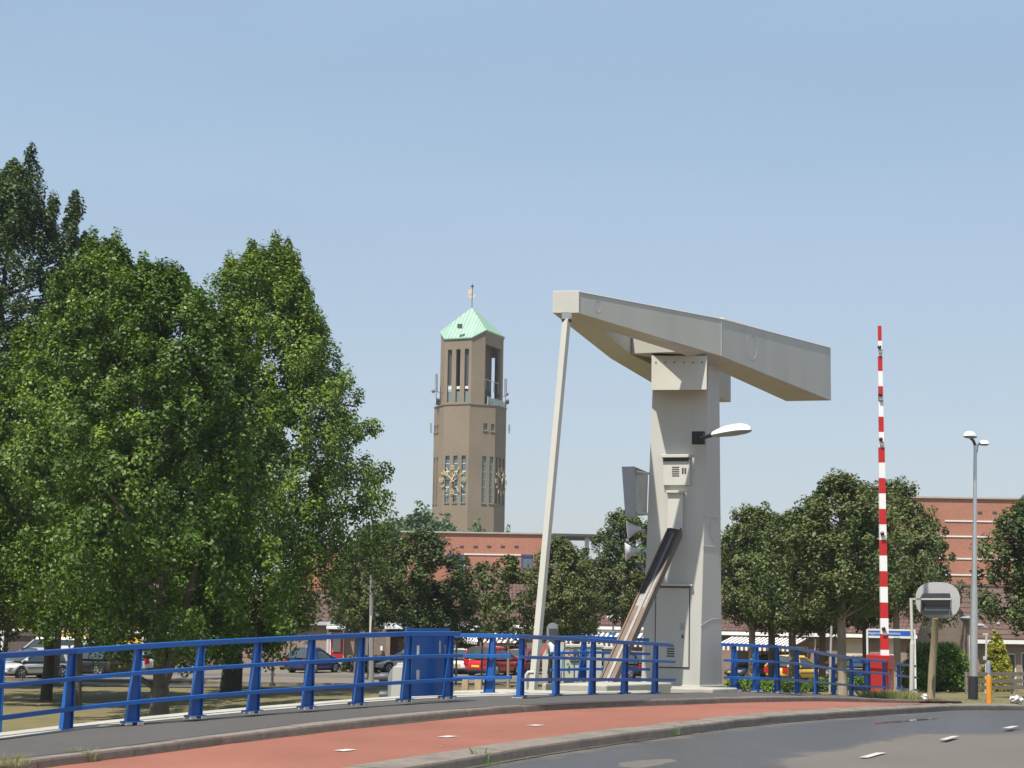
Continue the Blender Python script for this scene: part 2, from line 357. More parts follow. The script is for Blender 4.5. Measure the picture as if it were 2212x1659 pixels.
# wet lane: a thin sheet following the kerb, its edge read off the photograph
wet_edge = [(1120,1659),(1240,1640),(1400,1650),(1500,1640),(1659,1659),(1800,1640),(1900,1618),(1975,1597),(2030,1588),(2090,1585),(2150,1584),(2212,1583)]
def onroad(px, py, lift=.0):
    return surf(px, py, -.26) + V((0, 0, lift))
_b3 = (np.array([p.dot(uhat) for p in L3f]), np.array([p.dot(nhat) for p in L3f]), np.array([p.z for p in L3f]))
def kb(s): return float(np.interp(s, _b3[0], _b3[1])), float(np.interp(s, _b3[0], _b3[2]))
def roadpt(s, t, lift):                          # point of the carriageway t metres from the kerb face
    b, z = kb(s); tt = t / 13.5
    return uhat * s + nhat * (b + t) + V((0, 0, (z - .135) * (1 - tt) + (z - .14) * tt + lift))
wb = [(p.dot(uhat), p.dot(nhat) - kb(p.dot(uhat))[0]) for p in (surf(a, b, -.27) for a, b in [(1690,1655),(1784,1634),(1871,1617),(1959,1594),(2034,1584),(2110,1583.5),(2212,1583.5)])]
wb.sort()
ws = [-24, wb[0][0] - 1.2] + [a for a, _ in wb] + [60, 104]; wt = [9, wb[0][1] + 1.8] + [b for _, b in wb] + [wb[-1][1], wb[-1][1]]
mb = MB(); S = np.arange(-24, 100, .5)
vs = []; fs = []; wa = []; NK = 10
for i, s in enumerate(S):
    T = float(np.interp(s, ws, wt)) + .05 * math.sin(s * 2.1) + .04 * math.sin(s * 5.3)
    for k, (tt, wv) in enumerate(((0.0, .55), (.16, .62), (.35, .8), (.6, 1), (-1, 1), (-2, 1), (-3, 1), (-.55, .95), (-.22, .6), (0, 0))):
        if k < 4: t = .03 + min(tt, T * .5)
        elif k in (4, 5, 6): t = .63 + (T - .63 - .55) * (k - 3) / 4
        else: t = T + tt
        vs.append(roadpt(s, t, .0008 if k in (0, 9) else .005)); wa.append(wv)
for i in range(len(S) - 1):
    for k in range(NK - 1): a = i * NK + k; fs.append((a, a + 1, a + NK + 1, a + NK))
mb.add(vs, fs)
def wetmat():
    m = asphalt('wet_asphalt', (.140, .122, .108), .10, .10); n = m.node_tree; b = n.nodes['Principled BSDF']; src = b.inputs['Base Color'].links[0].from_socket
    at_ = n.nodes.new('ShaderNodeAttribute'); at_.attribute_name = 'wet'; g = n.nodes.new('ShaderNodeNewGeometry')
    t = n.nodes.new('ShaderNodeTexNoise'); t.inputs['Scale'].default_value = 1.3; t.inputs['Detail'].default_value = 8; t.inputs['Roughness'].default_value = .6; n.links.new(g.outputs[0], t.inputs[0])
    a = n.nodes.new('ShaderNodeMath'); a.operation = 'MULTIPLY_ADD'; n.links.new(t.outputs[0], a.inputs[0]); a.inputs[1].default_value = 1.3; a.inputs[2].default_value = -.65
    a2 = n.nodes.new('ShaderNodeMath'); a2.operation = 'ADD'; n.links.new(a.outputs[0], a2.inputs[0]); n.links.new(at_.outputs['Fac'], a2.inputs[1])
    r = n.nodes.new('ShaderNodeMapRange'); r.interpolation_type = 'SMOOTHSTEP'; r.inputs[1].default_value = .25; r.inputs[2].default_value = .95; n.links.new(a2.outputs[0], r.inputs[0])
    r0 = n.nodes.new('ShaderNodeMath'); r0.operation = 'MULTIPLY'; n.links.new(r.outputs[0], r0.inputs[0])
    q = n.nodes.new('ShaderNodeMapRange'); q.inputs[1].default_value = 0; q.inputs[2].default_value = .15; n.links.new(at_.outputs['Fac'], q.inputs[0]); n.links.new(q.outputs[0], r0.inputs[1])
    mx = n.nodes.new('ShaderNodeMix'); mx.data_type = 'RGBA'; mx.blend_type = 'MULTIPLY'; n.links.new(r0.outputs[0], mx.inputs[0]); n.links.new(src, mx.inputs[6]); mx.inputs[7].default_value = (.50, .52, .56, 1); n.links.new(mx.outputs[2], b.inputs['Base Color'])
    rr = n.nodes.new('ShaderNodeMapRange'); rr.inputs[3].default_value = .9; rr.inputs[4].default_value = .30; n.links.new(r0.outputs[0], rr.inputs[0]); n.links.new(rr.outputs[0], b.inputs['Roughness'])
    return m
wo_ = mb.build('wet_road_surface', wetmat(), kind='structure'); at_ = wo_.data.attributes.new('wet', 'FLOAT', 'POINT'); at_.data.foreach_set('value', wa)
def blob(name, c, ru, rn, m, lift, seed=1, n=48):
    rnd = random.Random(seed); ph = [rnd.uniform(0, 6) for _ in range(4)]; mb = MB(); vs = []
    s0 = c.dot(uhat); t0 = c.dot(nhat) - kb(s0)[0]
    vs.append(roadpt(s0, t0, lift))
    for ring in (.5, 1):
        for k in range(n):
            a = 2 * math.pi * k / n; q = ring * (1 + .12 * math.sin(2 * a + ph[0]) + .1 * math.sin(3 * a + ph[1]) + .06 * math.sin(7 * a + ph[2]))
            vs.append(roadpt(s0 + ru * q * math.cos(a), max(.03, t0 + rn * q * math.sin(a)), lift))
    fs = [(0, 1 + k, 1 + (k + 1) % n) for k in range(n)] + [(1 + k, 1 + n + k, 1 + n + (k + 1) % n, 1 + (k + 1) % n) for k in range(n)]
    mb.add(vs, fs); return mb.build(name, m, kind='structure')
blob('puddle', surf(1960, 1552.5, -.27), 2.6, .13, PUDDLE, .010, 2)
blob('dry_patch', surf(1395, 1651, -.27), .50, .30, ROADM, .0065, 4)
for k, (a, b, c, d) in enumerate([((1855,1638.5),(1893,1628),(1914,1628),(1876,1639)), ((2029,1599.5),(2056,1592),(2072,1592),(2044,1600)), ((2165,1574.5),(2185,1570),(2201.5,1570),(2182,1575))]):
    mb = MB(); mb.add([surf(*q, -.262) + V((0, 0, .016)) for q in (a, b, c, d)], [(0, 1, 2, 3)]); mb.build('road_marking', PAINTM, kind='structure')
mb = MB()
for (x, y) in [(746,1621.5),(967,1592),(1157.5,1567.5),(1320,1549.5),(1458,1542.5),(1579,1537),(1687,1532),(1783,1528),(1867,1523.5),(1945,1521.8)]:
    r = ray(x, y); best = None
    for d in np.arange(15, 56, .02):             # where the sight line meets the path
        p = r * d + V((0, 0, EYE)); s = p.dot(uhat); b, z = kb(s)
        if p.z < z + .0: best = p; break
    c = best
    s = c.dot(uhat); u2 = uhat
    vs = []
    for (i, j) in ((-.5, -.5), (-.5, .5), (.5, .5), (.5, -.5)):
        q = c + uhat * (.24 * i) + nhat * (.19 * j); q.z = kb(q.dot(uhat))[1] + .008; vs.append(q)
    mb.add(vs, [(0, 1, 2, 3)])
mb.build('cycle_path_marking', PAINTM, kind='structure')
# dirt in the gutters, grit on the paths
DIRT = mat('gutter_dirt', (.085, .070, .052), .95, 0, .4, 6, bump=.6)
def gutter(name, L, w0, lift, seed, m=DIRT):
    rnd = random.Random(seed); mb = MB(); vs = []; n = 0; w = w0
    for i in range(len(L) - 1):
        for k in range(4):
            p = L[i].lerp(L[i + 1], k / 4); w = max(.008, min(w0 * 2.2, w + rnd.uniform(-.35, .35) * w0)); vs += [p + V((0, 0, lift)), p + nhat * w + V((0, 0, lift))]
    mb.add(vs, [(2 * i, 2 * i + 1, 2 * i + 3, 2 * i + 2) for i in range(len(vs) // 2 - 1)]); mb.build(name, m, kind='structure')
gutter('gutter_dirt', [p - V((0, 0, 0)) for p in L1b[8:70]], .05, .004, 1)
gutter('gutter_dirt', [p - V((0, 0, .135)) for p in L3f[30:120]], .06, .012, 2)
rnd = random.Random(77); mb = MB()
for i in range(170):
    s = rnd.uniform(12, 46); b, z = kb(s)
    if rnd.random() < .5: t = -rnd.random() ** 2 * 3.0 - .5; zz = z + .006
    else: t = rnd.random() ** 1.5 * 5 + .05; zz = roadpt(s, t, .012).z
    if t < 0:
        b1 = float(np.interp(s, [p.dot(uhat) for p in L1b], [p.dot(nhat) for p in L1b]))
        if b + t < b1 + .05: t = b1 + .05 + rnd.random() * .25 - b
    p = uhat * s + nhat * (b + t) + V((0, 0, zz)); r_ = rnd.uniform(.005, .011) * (1.5 if rnd.random() < .1 else 1); mb.ball(p, r_, 4, sc=(1, 1, .6))
o = mb.build('grit', mat('pale_grit', (.30, .27, .22), .9, 0, .3, 30)); tag(o, 'pale grit and crumbs scattered over the cycle path and road', 'grit', kind='stuff')
# verge that falls from the bridge approach to the car park
def lz(L):
    return np.array([p.dot(uhat) for p in L]), np.array([p.dot(nhat) for p in L]), np.array([p.z for p in L])
a0 = lz(L0); a1 = lz(K1k); a3 = lz(L3)
S = np.arange(-24, 104.1, 1.0); B = []; Z = []
for s in S:
    if s < 41: B.append(np.interp(s, a0[0], a0[1]) + .02); Z.append(np.interp(s, a0[0], a0[2]))
    elif s < 46.5: B.append(np.interp(s, a1[0], a1[1])); Z.append(np.interp(s, a1[0], a1[2]))
    else: B.append(np.interp(s, a3[0], a3[1])); Z.append(np.interp(s, a3[0], a3[2]))
B = np.array(B); Z = np.array(Z)
T = [0, .3, .7, 1.2, 2, 3, 4, 5.5, 7.5, 10, 13, 17, 22, 28, 36]
vs = []; fs = []
for i, s in enumerate(S):
    D = float(np.interp(s, [-24, 10, 20, 30, 38, 44, 104], [12, 6, 4, 6, 16, 34, 34]))
    for t in T:
        q = min(1, t / D); q = q * q * (3 - 2 * q) if D < 20 else q
        h = Z[i] - .03 - (.16 if s < 40.5 and t < 1.5 else 0)
        z = h * (1 - q) + (-.05) * q + .03 * math.sin(s * .9 + t) * (1 if 0 < q < 1 and t > 3 else 0)
        vs.append(uhat * s + nhat * (B[i] - t) + V((0, 0, z)))
nT = len(T)
for i in range(len(S) - 1):
    for k in range(nT - 1): a = i * nT + k; fs.append((a, a + nT, a + nT + 1, a + 1))
mb = MB(); mb.add(vs, fs); mb.build('grass_bank', LAWNM, kind='structure'); terrain.append((vs, fs))
# the camera's side of the road
vs = []; fs = []; TT = [0, 2, 6, 12, 20, 30]
for i, p in enumerate(near[::3]):
    for t in TT: q = t / 30; vs.append(p + nhat * t + V((0, 0, .01 - (p.z + .03) * q * q * (3 - 2 * q))))
for i in range(len(near[::3]) - 1):
    for k in range(5): a = i * 6 + k; fs.append((a, a + 1, a + 7, a + 6))
mb = MB(); mb.add(vs, fs); mb.build('grass_verge', LAWNM, kind='structure')
g = [(-2500, -2500, -.03), (2500, -2500, -.03), (2500, 2500, -.03), (-2500, 2500, -.03)]
mb = MB(); mb.add(g, [(0, 1, 2, 3)]); mb.build('ground', LAWNM, kind='structure'); terrain.append(([V(p) for p in g], [(0, 1, 2, 3)]))
def sheet(name, poly, m, z):
    mb = MB(); mb.add([(x, y, z) for x, y in poly], [tuple(range(len(poly)))]); return mb.build(name, m, kind='structure')
sheet('car_park', [(-70, 83.5), (-10, 83.5), (2, 82.5), (10, 84.5), (21, 88), (21, 125), (-70, 125)], PAVEM, .004)
sheet('parking_lane', [(-70, 93.2), (18, 93.2), (18, 97.2), (-70, 97.2)], asphalt('lane_asphalt', (.125, .115, .105), .1, .05), .009)
mb = MB()
for x in np.arange(-69, 2, 2.0): mb.box((x + .99, 83.4, .02), (1.96, .14, .16))
mb.build('kerb', KERB, kind='structure')
sheet('path', [(-70, 78.6), (-4, 78.6), (-4, 80.6), (-70, 80.6)], WALKM, .004)
rp = [gz(1990, 1482, .05), gz(2330, 1494, .05), gz(2330, 1484, .05), gz(2100, 1476.5, .05), gz(1990, 1474, .05)]
sheet('path', [(p.x, p.y) for p in rp], REDPAVE, .012)
# white concrete edge of the bridge
mb = MB()
for i in range(len(L0) - 1):
    a, b = L0[i], L0[i + 1]
    if a.dot(uhat) > 30.5: break
    g_ = .0 
    pr = []
    for p in (a, b):
        pr.append([p + V((0, 0, -.45)), p + V((0, 0, .012)), p - nhat * .10 + V((0, 0, .02)), p - nhat * .105 + V((0, 0, .0)), p - nhat * .125 + V((0, 0, .0)), p - nhat * .13 + V((0, 0, .03)), p - nhat * .34 + V((0, 0, .045)), p - nhat * .34 + V((0, 0, -.45))])
    mb.hexa(pr[0], pr[1])
mb.build('bridge_edge_beam', CONC, kind='structure')
# ---- ray casting against the terrain, to stand things on it
tv = []; tf = []
for vs_, fs_ in terrain:
    n_ = len(tv); tv += [tuple(p) for p in vs_]; tf += [tuple(i + n_ for i in f) for f in fs_]
BV = BVHTree.FromPolygons(tv, tf)
def gp(px, py):
    h = BV.ray_cast(V((0, 0, EYE)), ray(px, py)); return h[0]
def gd(x, y):
    h = BV.ray_cast(V((x, y, 50)), V((0, 0, -1))); return h[0].z
def on(px, d, py=1450):                          # ground point below this column of the photograph at distance d
    r = ray(px, py); x = r.x * d; return V((x, d, gd(x, d)))
# ------------------------------------------------------------------ railings
POSTS = {}
def post(parent, base, h, u, n, off=0, sym=False, wb_=.185, wt_=.062):
    up = V((0, 0, 1)); u = u.normalized()
    L = wb_ if not sym else wb_ / 2; Rr = .0 if not sym else wb_ / 2
    lt = wt_ if not sym else wt_ / 2; rt = 0 if not sym else wt_ / 2
    fl = .072
    b0, b1 = base + u * (-L) , base + u * Rr; t0, t1 = base + u * (-lt) + up * h, base + u * rt + up * h
    mb = MB()
    mb.prism([b0 - n * .006, b1 - n * .006, t1 - n * .006, t0 - n * .006], n * .012)
    for a, b, sg in ((b0, t0, -1), (b1, t1, 1)):
        mb.hexa([a - n * fl / 2, a + n * fl / 2, a + n * fl / 2 + u * .014 * sg, a - n * fl / 2 + u * .014 * sg],
                [b - n * fl / 2, b + n * fl / 2, b + n * fl / 2 + u * .014 * sg, b - n * fl / 2 + u * .014 * sg])
    c = (b0 + b1) / 2
    rot = Matrix((u, n, up)).transposed()
    mb.box(c + up * .010, (abs(L) + Rr + .10, .17, .02), mat=rot)
    p = mb.build('post', BLUE, parent)
    pb = MB()
    for q in (b0, b1): pb.box(q + up * -.015, (.09, .20, .035), mat=rot)
    pb.build('footing', CONC, p)
    return p
FR = (1.0, .63, .265)
def railing(name, posts, ends, label, group=None, side_off=.075, sym=False, rails=True, extra=None, light=False):
    # posts: (px, base_y, top_y, distance); ends: the same for the two rail ends
    P = [at(x, yb, d) for x, yb, yt, d in posts]; H = [(yb - yt) * d / F for x, yb, yt, d in posts]
    root = thing(name, P[len(P) // 2], label, 'railing', group)
    E = []
    allp = [at(ends[0][0], ends[0][1], ends[0][3])] + P + [at(ends[1][0], ends[1][1], ends[1][3])]
    allh = [(ends[0][1] - ends[0][2]) * ends[0][3] / F] + H + [(ends[1][1] - ends[1][2]) * ends[1][3] / F]
    def frame(i):
        a = allp[max(0, i - 1)]; b = allp[min(len(allp) - 1, i + 1)]
        u = V((b.x - a.x, b.y - a.y, 0)).normalized(); return u, V((u.y, -u.x, 0))
    for i, (p, h) in enumerate(zip(P, H)):
        u, n = frame(i + 1); post(root, p, h, u, n, sym=sym)
    if rails:
        for k, fr in enumerate(FR):
            mb = MB(); hh = .076 if k == 0 else .060; dp = .085 if k == 0 else .05
            pr = []
            for i, (p, h) in enumerate(zip(allp, allh)):
                u, n = frame(i); c = p + n * side_off * (0.0 if k == 0 else 1) + V((0, 0, h * fr - (0 if k else hh * .5)))
                pr.append([c - n * dp / 2 - V((0, 0, hh / 2)), c + n * dp / 2 - V((0, 0, hh / 2)), c + n * dp / 2 + V((0, 0, hh / 2 - .008)), c + n * (dp / 2 - .008) + V((0, 0, hh / 2)), c - n * (dp / 2 - .008) + V((0, 0, hh / 2)), c - n * dp / 2 + V((0, 0, hh / 2 - .008))])
            vs = [q for l in pr for q in l]; m = 6; fs = []
            for i in range(len(pr) - 1):
                for j in range(m): fs.append((i * m + j, i * m + (j + 1) % m, (i + 1) * m + (j + 1) % m, (i + 1) * m + j))
            fs.append(tuple(range(m))[::-1]); fs.append(tuple(range(len(vs) - m, len(vs))))
            mb.add(vs, fs); mb.build('rail', BLUE, root)
    return root, P, H
r1p = [(0,1595,1413,23.0),(152,1577,1405,24.2),(297,1560,1395,24.9),(433,1547,1387,25.6),(556,1536,1381,26.4),(673,1527,1375.5,27.2),(781,1519,1371,28.1),(884,1511.5,1367.5,29.0),(974,1505,1367.5,29.8)]
r1p = [(x, yb, yt, d) for x, yb, yt, d in r1p]
left = []                                       # posts beyond the left edge of the picture
RL, RP, RH = railing('bridge_railing', r1p[1:], ((-420,1663,1443,19.9),(988,1504,1367.5,29.95)), 'long blue steel railing along the left footway, under the big green trees')
u_ = (RP[1] - RP[0]); 
for k in (1, 2): post(RL, RP[0] - u_ * k * 1.0, RH[0], V((u_.x, u_.y, 0)).normalized(), V((u_.y, -u_.x, 0)).normalized())
# solid blue gate panel
mt = (math.cos(R(14.7)), -math.sin(R(14.7)))
g0 = at(886, 1509, 29.2); g1 = at(976, 1506, 30.0)
gr = thing('steel_gate', (g0 + g1) / 2, 'solid blue sheet steel panel clamped behind the railing, above rail height', 'panel')
ug = (g1 - g0); ug.z = 0; Lg = ug.length; ug.normalize(); ng = V((ug.y, -ug.x, 0)); rotg = Matrix((ug, ng, V((0, 0, 1)))).transposed()
cz = (g0.z + g1.z) / 2; hp = (1507.5 - 1363) * 29.6 / F
mb = MB(); mb.box((g0 + g1) / 2 - ng * .10 + V((0, 0, hp / 2 + .02)), (Lg + .02, .03, hp - .02), mat=rotg); mb.build('sheet', BLUE, gr, bevel=.004)
mb = MB(); mb.bar(g0 - ng * .10 + V((0, 0, .02)), g0 - ng * .10 + V((0, 0, hp + .03)), .05, .06, up=ug); mb.build('frame', BLUE, gr)
mb = MB(); mb.bar(g1 - ug * .02 - ng * .06 + V((0, 0, .02)), g1 - ug * .02 - ng * .06 + V((0, 0, hp - .1)), .05, .10, up=ug); mb.build('frame', BLUE, gr)
for (px, py) in ((903, 1406), (903, 1459), (963, 1404), (963, 1457)):
    mb = MB(); c = at(px, py, 29.1 if px < 930 else 29.75); mb.bar(c - V((0, 0, .09)), c + V((0, 0, .09)), .035, .03, up=ug); mb.build('clamp', GALV, gr)
mb = MB(); c = at(950, 1384, 29.6); d_ = at(950, 1411, 29.6); mb.tube([c, d_], .014); mb.build('slide_bolt', GALV, gr)
# pale gate rail that runs across
G0 = at(980, 1499, 32.4); gph = (1498 - 1372.5) * 32.4 / F
railing('gate_railing', [(1066,1498,1372,32.5)], ((978,1499,1371,32.9),(1108,1497,1372.5,32.3)), 'short light blue railing set back between the solid panel and the tall white rod')
railing('gate_railing', [(1128,1503.5,1374,31.5),(1205,1501,1377.5,33.0),(1283,1499.5,1382,34.4),(1353,1498,1387,35.5),(1418,1497.5,1390,36.7)], ((1112,1503.5,1373.5,31.2),(1450,1497,1392.5,37.4)), 'blue railing in front of the cream bridge tower, slanting rack beam behind it')
railing('low_railing', [(1264,1471,1375,40.3)], ((1185,1473,1377,39.6),(1400,1470,1381,41.0)), 'short bright blue railing on the bridge seen behind the white rod and the front railing', )
railing('approach_railing', [(1586,1490.5,1392,42.2),(1633,1491.5,1394,42.4),(1679,1493.5,1396,43.0),(1722,1496,1400.5,44.2),(1763,1498.5,1408,45.8),(1801,1501,1415,47.8),(1839,1503.5,1420,49.6),(1877,1505,1425,51.0),(1910,1505,1428,52.3)], ((1560,1490,1391.5,42.0),(1916,1505,1430.5,52.6)), 'long blue railing curving down to the right of the cream tower to the red box', sym=True)
railing('approach_railing', [(1942,1507,1434,56.0),(1971,1509.5,1437.5,57.2)], ((1932,1506.5,1433,55.6),(1977,1510,1438.5,57.4)), 'short blue end of railing between the red box and the grey sign post', sym=True)
# bright blue nested stile left of the red box
st = thing('stile_gate', at(1857, 1503, 50.5), 'bright blue gate frame with three nested hoops left of the red box', 'gate')
for k, (x0, x1, y0, y1) in enumerate(((1842,1872,1427,1449),(1841,1869,1455,1479),(1841,1867,1484,1504))):
    mb = MB(); a = at(x0, y1, 50.4); b = at(x0, y0, 50.4); c = at(x1, y0, 50.7); d = at(x1, y1, 50.7)
    mb.bar(a, b, .06, .07, up=(1, 0, 0)); mb.bar(c, d, .06, .07, up=(1, 0, 0)); mb.bar(b + V((-.03, 0, -.04)), c + V((.03, 0, -.04)), .07, .08)
    mb.build('hoop', BLUE, st)

# ------------------------------------------------------------------ bridge tower and balance beam
u8 = V((math.sin(R(38.08)), math.cos(R(38.08)), 0)); m8 = V((math.cos(R(14.72)), -math.sin(R(14.72)), 0))
O8 = V((4.59, 41.93, 0)); UP = V((0, 0, 1))
def P8(a, b, z): return O8 + u8 * a + m8 * b + UP * z
zO = 1.70; zT = 9.72
tw = thing('bridge_tower', P8(.5, -.7, zO), 'tall tapering cream steel tower carrying the drawbridge balance beam', 'bridge tower')
fn = V((-m8.y, m8.x, 0)).normalized(); fn = -fn if fn.y > 0 else fn      # outward normal of the front face
sn = V((u8.y, -u8.x, 0))                                                    # outward normal of the road side
def rect8(z):
    q = (z - zO) / (8.96 - zO); a0 = .38 * q; a1 = 1.05 - .12 * q; bl = -1.42 + .03 * q
    return [P8(a0, bl, z), P8(a0, 0, z), P8(a1, 0, z), P8(a1, bl, z)]
mb = MB(); mb.hexa(rect8(zO + .10), rect8(zT)); mb.build('shaft', CREAM, tw, bevel=.015)
mb = MB(); mb.hexa([P8(-.04, -1.46, zO - .1), P8(-.04, .04, zO - .1), P8(1.1, .04, zO - .1), P8(1.1, -1.46, zO - .1)], [P8(-.04, -1.46, zO + .11), P8(-.04, .04, zO + .11), P8(1.1, .04, zO + .11), P8(1.1, -1.46, zO + .11)]); mb.build('plinth', CREAM2, tw, bevel=.01)
def face_pt(px, py, lift=0):                    # ray onto the sloping front face
    q0 = rect8(zO + .1); q1 = rect8(zT)
    nrm = (q0[1] - q0[0]).cross(q1[0] - q0[0]).normalized(); nrm = -nrm if nrm.y > 0 else nrm
    r = ray(px, py); o = V((0, 0, EYE)); t = (q0[0] - o).dot(nrm) / r.dot(nrm); return o + r * t + nrm * lift, nrm
FN = face_pt(1450, 1200)[1]; FU = FN.cross(m8).normalized(); FU = -FU if FU.z < 0 else FU
RF = Matrix((m8, FN, FU)).transposed()
def plate(x0, y0, x1, y1, th, name, m, parent, bevel=.006, lift=0, extra=None):
    a, _ = face_pt(x0, y1); b, _ = face_pt(x1, y1); c, _ = face_pt(x0, y0)
    wd = (b - a).dot(m8); ht = (c - a).dot(FU); ctr = a + m8 * wd / 2 + FU * ht / 2 + FN * (th / 2 + lift)
    mb = MB(); mb.box(ctr, (abs(wd), th, ht), mat=RF); return mb.build(name, m, parent, bevel=bevel), ctr, abs(wd), ht
SEAL = mat('dark_seal', (.05, .05, .048), .7)
EV = V((0, 0, EYE)); KC = .979
cpt = [face_pt(x, y)[0] for x, y in ((1407, 843), (1526.5, 842), (1527.5, 768), (1407.5, 768))]
mb = MB(); mb.hexa([EV + (p - EV) * KC for p in cpt], cpt); mb.build('apron', CREAM2, tw, bevel=.01)
for k in range(6):
    p, _ = face_pt(1417 + k * 20, 783, .0); p = EV + (p - EV) * KC; mb = MB(); mb.ball(p, .022, 6); mb.build('bolt', DGREY, tw)
# control box with hood, vent and keys
cb_, cc, cw, ch = plate(1434, 993, 1491, 1049, .10, 'control_box', CREAM2, tw)
plate(1434.5, 991, 1489, 998, .115, 'box_top_strip', SEAL, cb_, 0)  # dark strip across the top of the box, just below the hood
plate(1431, 984, 1494, 990.5, .20, 'hood', CREAM2, cb_)
for k in range(5): plate(1453, 1009.5 + k * 4.6, 1468.5, 1011.5 + k * 4.6, .108, 'vent_slot', SEAL, cb_, 0)
for k in range(2): plate(1474.5 + k * 5.5, 1012, 1478 + k * 5.5, 1024, .112, 'key_lock', SEAL, cb_, 0)
for (x, y) in ((1486, 999.5), (1484.5, 1044)): 
    mb = MB(); mb.ball(face_pt(x, y, .105)[0], .018, 6); mb.build('screw', GALV, cb_)
cv, *_ = plate(1444, 1066, 1476, 1148, .16, 'rack_cover', CREAM2, tw)
plate(1441.5, 1062, 1480, 1067, .24, 'hood', CREAM2, cv)
plate(1441.5, 1146, 1472, 1151, .22, 'lip', CREAM2, cv)
# service door
dr, dc, dw, dh = plate(1414, 1267, 1489.5, 1442, .022, 'service_door_seal', SEAL, tw, .006)
d2, *_ = plate(1416, 1269.5, 1487.5, 1440, .034, 'service_door', CREAM, tw, .008)
plate(1408, 1262, 1497, 1265.5, .12, 'drip_rail', CREAM2, tw)
for k in range(5): plate(1441, 1395 + k * 5.2, 1457, 1398 + k * 5.2, .038, 'vent_slot', SEAL, d2, 0)
plate(1469, 1346, 1478.5, 1361, .040, 'notice', GREY, d2, 0); plate(1473, 1371, 1477, 1379, .05, 'lock', DGREY, d2, 0)
for (x, y) in ((1481, 1274.5), (1474.5, 1432)):
    mb = MB(); mb.ball(face_pt(x, y, .04)[0], .02, 6); mb.build('screw', GALV, d2)
# faint ring mark and weld lines on the road side
def side_pt(px, py, lift=.004):
    r = ray(px, py); o = V((0, 0, EYE)); q = rect8(5); nr = (q[2] - q[1]).cross(UP); nr = nr.normalized(); nr = nr if nr.dot(sn) > 0 else -nr
    t = (q[1] - o).dot(nr) / r.dot(nr); return o + r * t + nr * lift
STAIN = mat('faint_stain', (.46, .35, .31), .6, 0, .2, 8)
pts = [side_pt(1541 + 8.5 * math.cos(t), 1143 + 24 * math.sin(t), .0) for t in np.linspace(math.pi * .5, math.pi * 1.75, 16)]
mb = MB(); mb.tube(pts, .010, 5); mb.build('scratch_mark', STAIN, tw)
pts = [side_pt(1514 + 46 * t, 1352 - 16 * math.sin(t * 2.2), 0) for t in np.linspace(0, 1, 12)]
mb = MB(); mb.tube(pts, .007, 5); mb.build('scratch_mark', STAIN, tw)
for y in (1118, 1180):
    mb = MB(); mb.tube([side_pt(1518, y - 1), side_pt(1558, y + 2)], .006, 5); mb.build('weld_seam', CREAM2, tw)

# balance beam : two arms that meet in one head, counterweights at the back
cb8 = -.87
bb = thing('balance_beam', P8(-.2, cb8, 9.6), 'grey and cream forked steel beam balanced on top of the bridge tower', 'balance beam')
za = {'t0': 10.76, 'tk': 10.543, 'te': 10.57, 'b0': 10.26, 'bk': 9.634, 'be': 9.155}
aA, aK, aE = -4.13, -.926, 4.59
def mv(a, b, z, k): return EV + (P8(a, b, z) - EV) * k
KI, KN, KH, KF = 1.005, 1.02, .98, 1.01
def zt(a): return float(np.interp(a, [aA, aK, aE], [za['t0'], za['tk'], za['te']]))
def zb(a): return float(np.interp(a, [aA, aK, aE], [za['b0'], za['bk'], za['be']]))
def pair(a, b, k): return (mv(a, b, zb(a), k), mv(a, b, zt(a), k))
def mix(p, q, t): return (p[0].lerp(q[0], t), p[1].lerp(q[1], t))
hL = pair(-4.16, -1.15, KH); hR = pair(-4.10, -.59, KH); hM = mix(hL, hR, .5); fork = pair(-3.08, -.69, (KH + KI) / 2)
nk = pair(-.93, 1.01, KN); ne = pair(4.59, 1.03, KN); nie = pair(4.59, -.14, KN); ni = pair(-1.23, .16, KI)
KF2 = 1.022
fi = pair(-1.18, -1.04, KF2); fk = pair(-.94, -1.68, KF2); f2 = pair(1.85, -2.26, KF); fe = pair(4.59, -2.7, KF); fie = pair(4.6, -1.62, KF)
def arm(secs, out, bend):
    vs = []; 
    for i_, o_ in secs: vs += [i_[0], o_[0], o_[1], i_[1]]
    fs = [(3, 2, 1, 0)]
    for i in range(len(secs) - 1):
        for k in range(4): fs.append((i * 4 + k, i * 4 + (k + 1) % 4, i * 4 + 4 + (k + 1) % 4, i * 4 + 4 + k))
    e = len(vs); fs.append((e - 4, e - 3, e - 2, e - 1))
    mb = MB(); mb.add(vs, fs); o = mb.build('arm', CREAM, bb)
    mb = MB(); mb.tube([bend[0], bend[1]], .008, 5); mb.build('weld_seam', CREAM2, o)
    mb = MB(); mb.tube([p[1] - UP * .012 for p in out], .013, 5); mb.build('top_flange', CREAM2, o)
    return o
arm([(hM, hR), (fork, mix(hR, nk, .30)), (ni, mix(hR, nk, .85)), (mix(ni, nie, .18), nk), (mix(ni, nie, .6), mix(nk, ne, .5)), (nie, ne)], [hR, nk, ne], nk)
arm([(hM, hL), (fork, mix(hL, fk, .30)), (fi, mix(hL, fk, .90)), (mix(fi, fie, .15), fk), (mix(fi, fie, .55), f2), (fie, fe)], [hL, fk, f2, fe], fk)
